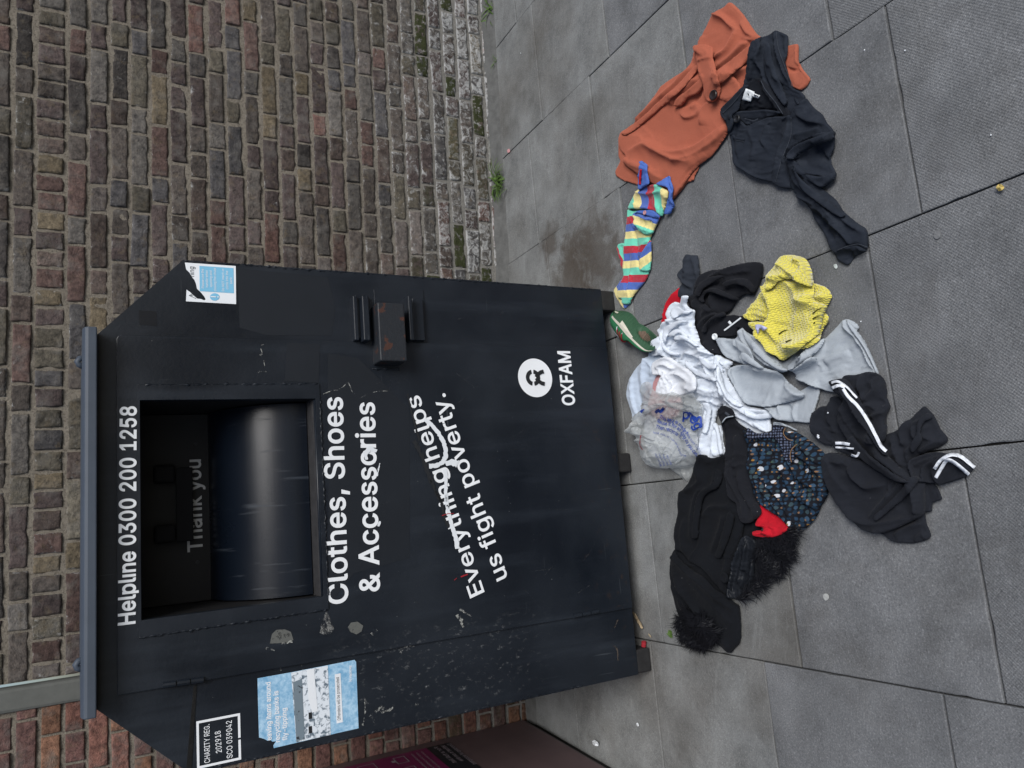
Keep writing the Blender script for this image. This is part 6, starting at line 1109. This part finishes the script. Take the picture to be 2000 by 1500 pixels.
sheet('cloth_body', [(1408, 810), (1416, 800), (1432, 812), (1454, 836), (1464, 856), (1466, 890), (1470, 920), (1474, 952), (1482, 978), (1490, 1000), (1478, 1014), (1464, 1022), (1452, 1018), (1446, 1000), (1442, 984), (1426, 968), (1420, 932), (1420, 892), (1418, 850), (1411, 828)], M['black'], g, 0.020, 0.005, 8,
      [([(1420, 816), (1430, 840), (1430, 870), (1426, 900)], 4, 0.010), ([(1446, 850), (1448, 880), (1444, 908), (1456, 904)], 4, 0.012, 0.3), ([(1432, 900), (1430, 930), (1440, 950), (1456, 980), (1460, 1012)], 3, 0.010), ([(1450, 920), (1454, 950), (1470, 980), (1480, 1004)], 5, 0.009), ([(1426, 910), (1428, 950)], 2, -0.006), ([(1440, 930), (1450, 950)], 2.5, -0.006)], (0.14, 0.12, 90), it=140, bend=0.04, seed=112, step=2, nf=11, amp=0.005)
sheet('waistband', [(1404, 808), (1410, 796), (1418, 792), (1432, 800), (1436, 812), (1424, 818), (1414, 824), (1410, 826)], M['black'], g, 0.010, 0.004, 4, (), (0.02, 0.02, 0), seed=113, step=1.6)
ribbon('trim', [(1410, 826), (1418, 816), (1432, 813)], 2.2, M['grey'], g, 0.002); ribbon('neck_label', [(1416, 806), (1424, 812)], 5, M['thread'], g, 0.002)
g = garment('dress', 'dark floral print dress gathered at the yoke with thin tan cords', 'dress', (1550, 930))
sheet('skirt', [(1456, 840), (1470, 846), (1486, 850), (1510, 850), (1540, 842), (1556, 843), (1580, 857), (1604, 876), (1616, 892), (1611, 912), (1620, 948), (1618, 970), (1608, 986), (1598, 1008), (1588, 1021), (1566, 1038), (1548, 1030), (1530, 1013), (1502, 994), (1486, 978), (1476, 952), (1470, 920), (1464, 868)], M['floral'], g, 0.026, 0.005, 12,
      [([(1520, 880), (1540, 920), (1560, 960), (1600, 990)], 5, 0.010), ([(1500, 880), (1500, 930), (1530, 970), (1560, 1020)], 5, 0.011), ([(1476, 900), (1490, 940), (1516, 980), (1540, 1010)], 5, 0.009), ([(1550, 890), (1570, 930), (1600, 950)], 5, 0.010), ([(1560, 880), (1590, 900), (1612, 930)], 5, 0.009), ([(1530, 900), (1528, 950), (1550, 1000)], 3, -0.008), ([(1510, 900), (1510, 950), (1540, 990)], 3, -0.007), ([(1574, 868), (1596, 890), (1608, 906)], 4, 0.008), ([(1480, 870), (1478, 920), (1494, 960)], 4, 0.007)], (0.12, 0.16, 60), it=150, bend=0.04, seed=114, step=2, nf=11, amp=0.005, uvw=0.25)
sheet('yoke', [(1460, 836), (1480, 846), (1508, 842), (1510, 830), (1532, 834), (1530, 850), (1546, 866), (1552, 890), (1548, 904), (1532, 896), (1526, 876), (1514, 858), (1490, 856), (1462, 858)], M['yoke'], g, 0.004, 0.002, 4, (), (0.03, 0.03, 0), seed=115, step=2)
ribbon('neck_cord', ZF([(1270, 180), (1250, 230), (1290, 285), (1340, 300)]), 1.8, M['cord'], g, 0.003, 0.001, round_=0.001); ribbon('neck_cord', ZF([(1380, 340), (1330, 390), (1315, 460), (1330, 515)]), 1.8, M['cord'], g, 0.003, 0.001, round_=0.001)
ribbon('facing', ZF([(1150, 135), (1260, 150), (1380, 200)]), 5, M['grey'], g, 0.002, 0.001, wend=2)

# ---- charcoal sweater with white stripes
g = garment('sweater', 'charcoal sweater with white striped cuffs at the near end of the heap', 'sweater', (1680, 880))
sheet('lower_hem', ZK([(640, 1260), (760, 1230), (880, 1190), (965, 1130), (980, 1190), (1000, 1250), (1016, 1300), (985, 1330), (900, 1350), (820, 1352), (740, 1340), (680, 1300)]), M['sweat'], g, 0.014, 0.004, 7, [(ZK([(760, 1290), (860, 1240), (960, 1200)]), 4, 0.008), (ZK([(900, 1330), (960, 1280), (990, 1320)]), 4, 0.006)], (0.10, 0.10, 0), seed=121)
sheet('rib', ZK([(900, 900), (1000, 880), (1060, 940), (1096, 1026), (1030, 1058), (1022, 1118), (960, 1120), (900, 1000)]), M['sweat'], g, 0.010, 0.004, 5, [(ZK([(960, 900), (985, 1000), (975, 1100)]), 2, 0.005)], (0.04, 0.04, 0), seed=122, sharp=0.4)
sheet('body', ZK([(255, 695), (330, 690), (440, 720), (560, 760), (700, 830), (850, 905), (900, 880), (960, 860), (975, 960), (970, 1130), (880, 1190), (800, 1230), (720, 1262), (650, 1280), (560, 1268), (490, 1232), (380, 1120), (290, 990), (240, 880), (228, 760)]), M['sweat'], g, 0.024, 0.005, 11,
      [(ZK([(300, 760), (420, 780), (500, 880), (580, 940), (720, 920)]), 7, 0.012, -0.4), (ZK([(880, 870), (800, 960), (700, 1060), (600, 1170)]), 6, 0.012, 0.4), (ZK([(940, 880), (930, 1000), (940, 1130)]), 4, 0.009), (ZK([(420, 1140), (560, 1200), (720, 1200), (880, 1160)]), 6, 0.008), (ZK([(440, 730), (430, 790), (400, 770)]), 5, -0.012), (ZK([(740, 900), (750, 980), (730, 1020)]), 3, 0.006), (ZK([(270, 720), (330, 860), (420, 980)]), 8, 0.006)], (0.06, 0.07, 60), it=120, seed=123, nf=22, amp=0.003)
sheet('sleeve', ZK([(690, 560), (760, 530), (820, 500), (870, 440), (930, 380), (970, 350), (1040, 420), (1090, 520), (1135, 572), (1140, 605), (1080, 650), (980, 690), (900, 740), (880, 840), (850, 870), (780, 820), (700, 740), (655, 620)]), M['sweat'], g, 0.020, 0.005, 9,
      [(ZK([(1030, 440), (940, 480), (930, 540), (945, 600), (880, 680), (870, 760)]), 4, 0.012, 0.4), (ZK([(880, 450), (840, 540), (850, 640)]), 6, 0.010), (ZK([(1010, 480), (980, 560), (1060, 600)]), 5, 0.009), (ZK([(760, 570), (790, 680), (830, 780)]), 6, 0.009), (ZK([(940, 680), (1040, 620), (1110, 590)]), 4, 0.007)], (0.08, 0.08, 40), it=120, seed=124, nf=18, amp=0.004)
sheet('shoulder', ZK([(390, 130), (470, 118), (560, 97), (640, 120), (686, 180), (696, 290), (718, 352), (692, 430), (692, 560), (650, 615), (560, 480), (440, 300), (360, 220)]), M['sweat'], g, 0.026, 0.005, 10,
      [(ZK([(540, 130), (530, 200), (570, 300), (580, 400)]), 5, 0.012), (ZK([(620, 150), (640, 230), (600, 300), (640, 380)]), 5, 0.012), (ZK([(560, 330), (620, 320), (690, 330)]), 3, -0.010), (ZK([(600, 430), (660, 400), (700, 390)]), 4, 0.009)], (0.12, 0.12, 0), it=130, bend=0.05, seed=125, nf=13, amp=0.005)
sheet('sleeve', ZK([(150, 410), (200, 355), (265, 340), (290, 280), (350, 290), (450, 440), (470, 600), (400, 640), (300, 640), (232, 622), (175, 580), (150, 490)]), M['sweat'], g, 0.018, 0.004, 8, [(ZK([(250, 360), (190, 440), (190, 560)]), 5, 0.009), (ZK([(310, 320), (300, 430), (330, 540)]), 5, 0.009)], (0.08, 0.08, 90), seed=126)
sheet('cuff', ZK([(300, 600), (380, 610), (450, 660), (480, 690), (455, 725), (400, 700), (330, 668), (296, 648)]), M['sweat'], g, 0.008, 0.003, 4, (), (0.02, 0.02, 0), seed=127, step=2)
sheet('placket', ZK([(268, 170), (330, 150), (390, 150), (450, 220), (520, 340), (580, 460), (640, 580), (720, 720), (880, 880), (840, 908), (700, 850), (560, 760), (460, 650), (390, 560), (340, 440), (370, 300), (310, 240)]), M['sweat'], g, 0.020, 0.005, 8,
      [(ZK([(340, 200), (420, 270), (520, 400), (600, 540), (680, 690)]), 4, 0.012, 0.4), (ZK([(350, 330), (430, 480), (480, 560), (600, 660), (820, 860)]), 5, 0.010), (ZK([(390, 370), (450, 500), (520, 580)]), 3, -0.007), (ZK([(640, 640), (740, 770), (860, 870)]), 4, 0.006)], (0.04, 0.06, 55), it=120, seed=128, nf=18, amp=0.003)
sheet('sleeve', ZK([(850, 760), (950, 705), (1060, 684), (1150, 700), (1240, 715), (1180, 800), (1100, 900), (1040, 915), (960, 905), (880, 890)]), M['sweat'], g, 0.014, 0.004, 6, [(ZK([(900, 780), (1000, 740), (1120, 715)]), 4, 0.008), (ZK([(960, 880), (980, 800), (1060, 740)]), 4, 0.008)], (0.08, 0.08, 30), seed=130)
flap(ZK([(335, 195), (420, 255), (535, 398), (610, 540), (700, 700), (655, 700), (560, 565), (465, 425), (395, 315), (345, 255)]), M['sweat'], g, 0.012, 241)
flap(ZK([(880, 860), (930, 880), (850, 990), (740, 1090), (610, 1190), (600, 1150), (720, 1040), (810, 940)]), M['sweat'], g, 0.012, 242)
flap(ZK([(1030, 430), (960, 470), (935, 540), (945, 600), (880, 690), (860, 640), (900, 560), (920, 460), (980, 400)]), M['sweat'], g, 0.010, 243)
flap(ZK([(400, 620), (480, 720), (620, 830), (760, 905), (850, 905), (760, 850), (640, 770), (520, 660), (440, 570)]), M['sweat'], g, 0.012, 244)
cf = sheet('cuff', ZK([(1030, 800), (1100, 720), (1150, 698), (1230, 712), (1332, 798), (1280, 862), (1250, 876), (1090, 926), (1050, 890)]), M['sweat'], g, 0.020, 0.006, 7, [(ZK([(1060, 800), (1130, 735), (1220, 740), (1300, 820)]), 5, 0.012, -0.4)], (0.03, 0.03, 0), seed=129, sharp=0.3)
for pts, w in ((ZK([(362, 222), (400, 280), (470, 350), (540, 450), (600, 560), (640, 640), (680, 680)]), 6.5), (ZK([(275, 178), (320, 168), (380, 200), (430, 250), (465, 290)]), 4.5), (ZK([(280, 218), (330, 198), (375, 210)]), 6.0), (ZK([(304, 622), (360, 622), (410, 632)]), 6.0), (ZK([(305, 652), (350, 654), (440, 662)]), 3.4), (ZK([(420, 708), (460, 716), (478, 688)]), 4.5),
               (ZK([(1030, 812), (1080, 745), (1150, 706), (1225, 718), (1328, 800)]), 7.0), (ZK([(1040, 875), (1085, 800), (1130, 745), (1200, 780), (1285, 852)]), 7.0), (ZK([(182, 560), (176, 575), (186, 584)]), 4), (ZK([(246, 396), (254, 402)]), 3)):
    ribbon('white_stripe', pts, w, M['stripew'], g, 0.0016, 0.0006)

# ------------------------------------------------------------------ green worn-through trainer lying on its side, sole outward
g = garment('shoe', 'worn green child trainer lying on its side with a hole in the sole', 'shoe', (1235, 640))
so_r = ZH([(560, 588), (640, 584), (740, 592), (830, 612), (920, 660), (1000, 740), (1060, 830), (1110, 890), (1180, 930), (1280, 985), (1400, 1085), (1500, 1180), (1560, 1250), (1590, 1340)])
so_l = ZH([(470, 612), (455, 660), (456, 720), (520, 800), (610, 890), (700, 990), (780, 1085), (850, 1170), (920, 1250), (1000, 1330), (1080, 1405), (1180, 1490), (1300, 1560), (1450, 1560)])
so_u = ZH([(455, 800), (444, 870), (446, 960), (470, 1040), (510, 1120), (560, 1190), (610, 1250), (680, 1330), (760, 1365), (850, 1330), (950, 1410), (1060, 1480), (1180, 1540), (1350, 1600)])
A_, B_, C_ = (catmull(q, 1.0, False) for q in (so_r, so_l, so_u)); nS = 60
rs = lambda Q: np.c_[np.interp(np.linspace(0, 1, nS), np.linspace(0, 1, len(Q)), Q[:, 0]), np.interp(np.linspace(0, 1, nS), np.linspace(0, 1, len(Q)), Q[:, 1])]
A_, B_, C_ = rs(A_), rs(B_), rs(C_); PR = G(A_[:, 0], A_[:, 1], np.full(nS, 0.006)); kt = np.linspace(0, 1, nS)
PL = G(B_[:, 0], B_[:, 1], 0.062 + 0.006 * np.sin(kt * 6)); PU = G(C_[:, 0], C_[:, 1], 0.030 + 0.012 * np.sin(kt * 3)); nrm = np.cross(PL[30] - PR[30], PR[45] - PR[15]); nrm /= np.linalg.norm(nrm); nrm = nrm if nrm @ (CP - PR[30]) > 0 else -nrm
mS = 14; tt = np.linspace(0, 1, mS); V = []
for i in range(nS):
    for t in tt:
        p = PR[i] * (1 - t) + PL[i] * t; d = 0.0028 * math.sin(i * 2.1) * (1 if 0.12 < t < 0.86 else 0) + 0.004 * math.sin(math.pi * t); hole = (kt[i] - 0.70) ** 2 / 0.024 + (t - 0.40) ** 2 / 0.06
        if hole < 1: d -= 0.014 * (1 - hole) ** 0.35
        V.append(p + nrm * d)
gr = lambda n, m_: [(i * m_ + j, i * m_ + j + 1, (i + 1) * m_ + j + 1, (i + 1) * m_ + j) for i in range(n - 1) for j in range(m_ - 1)]
t_ = NT('green_rubber', 0.6, 0.3); hv = t_.attr('hole', 'Fac'); vv = t_.coord('Object'); nn1 = t_.noise(vv, 90, 4, 0.7)
t_.base(t_.mix(t_.ramp(t_.math('ADD', hv, t_.math('MULTIPLY', t_.math('SUBTRACT', nn1, 0.5), 0.9)), [(0.40, 0), (0.5, 1)]), t_.mix(nn1, (0.022, 0.060, 0.032), (0.04, 0.11, 0.058)), t_.mix(nn1, (0.04, 0.025, 0.018), (0.20, 0.14, 0.10))))
ha = [max(0.0, 1 - ((kt[i] - 0.70) ** 2 / 0.022 + (t - 0.40) ** 2 / 0.055)) ** 0.5 if ((kt[i] - 0.70) ** 2 / 0.022 + (t - 0.40) ** 2 / 0.055) < 1 else 0.0 for i in range(nS) for t in tt]
mobj('sole', V, gr(nS, mS), t_.m, g, True, attrs={'hole': ha})
V = []; mU = 10
for i in range(nS):
    for t in np.linspace(0, 1, mU):
        p = PL[i] * (1 - t) + PU[i] * t - nrm * 0.02 * math.sin(math.pi * t) * 0.2 + np.array([0, 0, 0.012 * math.sin(math.pi * t)]); V.append(p)
mobj('upper', V, gr(nS, mU), plain('green_suede', (0.03, 0.17, 0.075), 0.8, 0.2, scale=60, var=0.25), g, True)
V = []; 
for i in range(nS):
    for t in (0, 0.5, 1): V.append(PU[i] * (1 - t) + (PR[i] * 0.55 + PL[i] * 0.45 - nrm * 0.04) * t * 1.0 + np.array([0, 0, -0.0]) )
mobj('upper_back', V, gr(nS, 3), plain('dark_shoe_inside', (0.02, 0.05, 0.03), 0.9, 0.1), g, True)
def shoe_band(name, i0, i1, t0, t1, mat, base='upper', lift=0.0015):
    V = []; n = 24
    for k in range(n + 1):
        s = k / n; fi = i0 + (i1 - i0) * s; i = int(min(nS - 2, fi)); f = fi - i
        for q in range(4):
            t = t0[0] + (t0[1] - t0[0]) * s; tb_ = t1[0] + (t1[1] - t1[0]) * s; t = t + (tb_ - t) * q / 3
            pl = PL[i] * (1 - f) + PL[i + 1] * f; pu = PU[i] * (1 - f) + PU[i + 1] * f; pr = PR[i] * (1 - f) + PR[i + 1] * f
            p = (pl * (1 - t) + pu * t + np.array([0, 0, 0.012 * math.sin(math.pi * t) + lift]) - nrm * 0.004 * math.sin(math.pi * t)) if base == 'upper' else (pl * (1 - t) + pr * t + nrm * (lift + 0.004 * math.sin(math.pi * t)))
            v_ = (CP - p); p = p + v_ / np.linalg.norm(v_) * 0.0015; V.append(p)
    return mobj(name, V, gr(n + 1, 4), mat, g, True)
cream = plain('cream_rubber', (0.55, 0.53, 0.45), 0.6, 0.3, var=0.2); rdm = plain('red_suede', (0.36, 0.02, 0.035), 0.7, 0.2, var=0.25)
shoe_band('midsole_stripe', 4, 58, (-0.04, -0.06), (0.10, 0.14), cream)
for k in range(3): shoe_band('side_stripe', 17 + k * 3.2, 24 + k * 3.6, (0.24, 0.92), (0.40, 1.0), rdm)
for k in range(2): shoe_band('white_stripe', 15 + k * 8, 24 + k * 6, (0.18, 0.95), (0.28, 1.0), M['stripew'], lift=0.001)
shoe_band('heel_panel', 4, 22, (0.72, 0.72), (1.0, 1.0), M['stripew']); shoe_band('toe_panel', 26, 42, (0.62, 0.7), (1.0, 1.0), rdm, lift=0.004)
shoe_band('arch_patch', 15, 33, (0.02, 0.02), (0.24, 0.08), cream, 'sole'); shoe_band('heel_mark', 2, 6, (0.55, 0.62), (0.35, 0.45), cream, 'sole')
for k in range(9): shoe_band('tread_line', 44 + k * 1.35, 44.35 + k * 1.35, (0.30, 0.30), (0.92, 0.92), plain('dark_tread', (0.012, 0.03, 0.018), 0.8, 0.2), 'sole', 0.004)

# ------------------------------------------------------------------ weeds and litter
M['leaf'] = plain('weed_green', (0.085, 0.15, 0.035), 0.7, 0.2, scale=80, var=0.35)
def weed(at, label, n, L, seed, broad=False):
    p = G(at[0], at[1], 0.0); g = empty('weed', tuple(p), label, 'weed'); r = np.random.default_rng(seed); V = []; F = []
    for k in range(n):
        a = r.uniform(0, 6.28); l = L * r.uniform(0.4, 1.1); b = p + np.array([r.normal(0, L * .18), r.normal(0, L * .18), 0]); u = np.array([math.cos(a), math.sin(a), 0]); s = np.array([-u[1], u[0], 0]); w = l * (0.13 if broad else 0.035); n0 = len(V); up = r.uniform(0.5, 1.2)
        for i in range(5):
            t = i / 4; q = b + u * l * t * (0.75 if broad else 0.85) + np.array([0, 0, 0.002 + l * up * (t - 0.75 * t * t)]); ww = w * (math.sin(math.pi * min(1, t * 0.85 + 0.12)) if broad else (1 - t) + 0.05); V += [q - s * ww, q + s * ww]
        F += [(n0 + 2 * i, n0 + 2 * i + 1, n0 + 2 * i + 3, n0 + 2 * i + 2) for i in range(4)]
    mobj('foliage', V, F, M['leaf'], g, True)
weed((976, 356), 'spiky grass tuft growing at the wall foot right of the bank', 130, 0.125, 3); weed((958, 22), 'thin weed growing at the wall foot at the far right end', 40, 0.10, 4); weed((968, 120), 'small weed in the joint by the right end of the wall', 16, 0.05, 5)
weed((1311, 1238), 'bright green seedlings in the joint beside the black fur', 120, 0.016, 6, True)
def scrap(name, label, cat, pts, mat, h=0.003, curl=0.004, seed=1):
    P = np.array(catmull(pts, 1.5, True)); c = P.mean(0); V = [G(c[0], c[1], h + curl)] + [G(x, y, h + curl * (0.5 + 0.5 * math.sin(i * 0.8 + seed))) for i, (x, y) in enumerate(P)]; n = len(P)
    o = mobj(name, np.array(V) , [(0, 1 + i, 1 + (i + 1) % n) for i in range(n)], mat, None, False); s = o.modifiers.new('solid', 'SOLIDIFY'); s.thickness = 0.0012; tag(o, label, cat); return o
scrap('dry_leaf', 'small yellow leaf on the dimpled paving at the lower right', 'leaf', [(1946, 366), (1950, 361), (1956, 360), (1961, 366), (1958, 371), (1952, 373), (1949, 370)], plain('yellow_leaf', (0.5, 0.38, 0.12), 0.8), 0.004, 0.006)
scrap('litter', 'crumpled white paper scrap on the paving by the pink recycling bank', 'litter', [(1157, 1448), (1163, 1446), (1169, 1452), (1168, 1457), (1160, 1455)], M['stickwhite'], 0.004, 0.01, 2)
scrap('litter', 'small white chip on the paving left of the clothes bank', 'litter', [(1243, 1413), (1246, 1412), (1248, 1418), (1245, 1418)], M['stickwhite'], 0.002, 0.003, 3)
scrap('litter', 'thin buff cardboard sliver poking from under the bank', 'litter', [(1235, 1196), (1238, 1195), (1246, 1207), (1256, 1226), (1253, 1228), (1244, 1214)], plain('buff_card', (0.33, 0.26, 0.17), 0.8), 0.006, 0.006, 4)
scrap('litter', 'tiny pale splinter beside the joint left of the fur', 'litter', [(1266, 1237), (1270, 1240), (1272, 1245), (1269, 1243)], plain('pale_wood', (0.4, 0.33, 0.22), 0.8), 0.003, 0.003, 5)
scrap('litter', 'pale blue gum smear on paving beside the jeans cuff', 'litter', [(1629, 517), (1634, 516), (1636, 522), (1633, 525), (1630, 522)], plain('pale_gum', (0.5, 0.55, 0.54), 0.8), 0.001, 0.002, 6)
scrap('gum_blob', 'flattened white gum blob on the paving beyond the sweater', 'gum', [(1608, 1162), (1613, 1159), (1618, 1162), (1619, 1169), (1613, 1173), (1609, 1168)], plain('white_gum', (0.36, 0.37, 0.36), 0.8), 0.0005, 0.001, 7)
scrap('gum_blob', 'flattened grey gum blob on the paving right of the jeans cuff', 'gum', [(1825, 456), (1830, 450), (1836, 453), (1837, 462), (1831, 467), (1825, 464)], plain('grey_gum', (0.17, 0.175, 0.18), 0.8), 0.0003, 0.0008, 8)
scrap('litter', 'pink petal on the paving near the wall foot', 'litter', [(991, 293), (995, 291), (996, 297), (992, 298)], M['pink'], 0.002, 0.002, 9)
p = G(1257, 1256, 0.012); mb = MB(); mb.tube([(p[0] - .012, p[1], .012), (p[0] + .006, p[1] - .002, .012)], 0.009, 12).tube([(p[0] + .0061, p[1] - .002, .012), (p[0] + .008, p[1] - .002, .012)], 0.0075, 12); tag(mb.obj('bottle_cap', plain('red_plastic', (0.30, 0.02, 0.03), 0.4, 0.4), None), 'red plastic cap under the left front corner of the bank', 'bottle cap')
for (x, y, l_) in ((1424, 12, 'white crumb on the paving above the orange coat'), (1018, 104, 'white pellet on the pale slab near the wall'), (1690, 98, 'white crumb on the paving right of the jeans waist'), (1769, 99, 'white crumb on the dimpled slab near the slab corner'), (1937, 264, 'small white stub on the dimpled slab above the yellow leaf'), (1683, 628, 'white crumb beside the grey trouser leg end')):
    c = G(x, y, 0); mb = MB(); mb.tube([(c[0] - .0018, c[1], .002), (c[0], c[1] + .0006, .003), (c[0] + .002, c[1], .002)], [.001, .0018, .0008], 6); tag(mb.obj('crumb', M['stickwhite'], None, smooth=True), l_, 'litter')
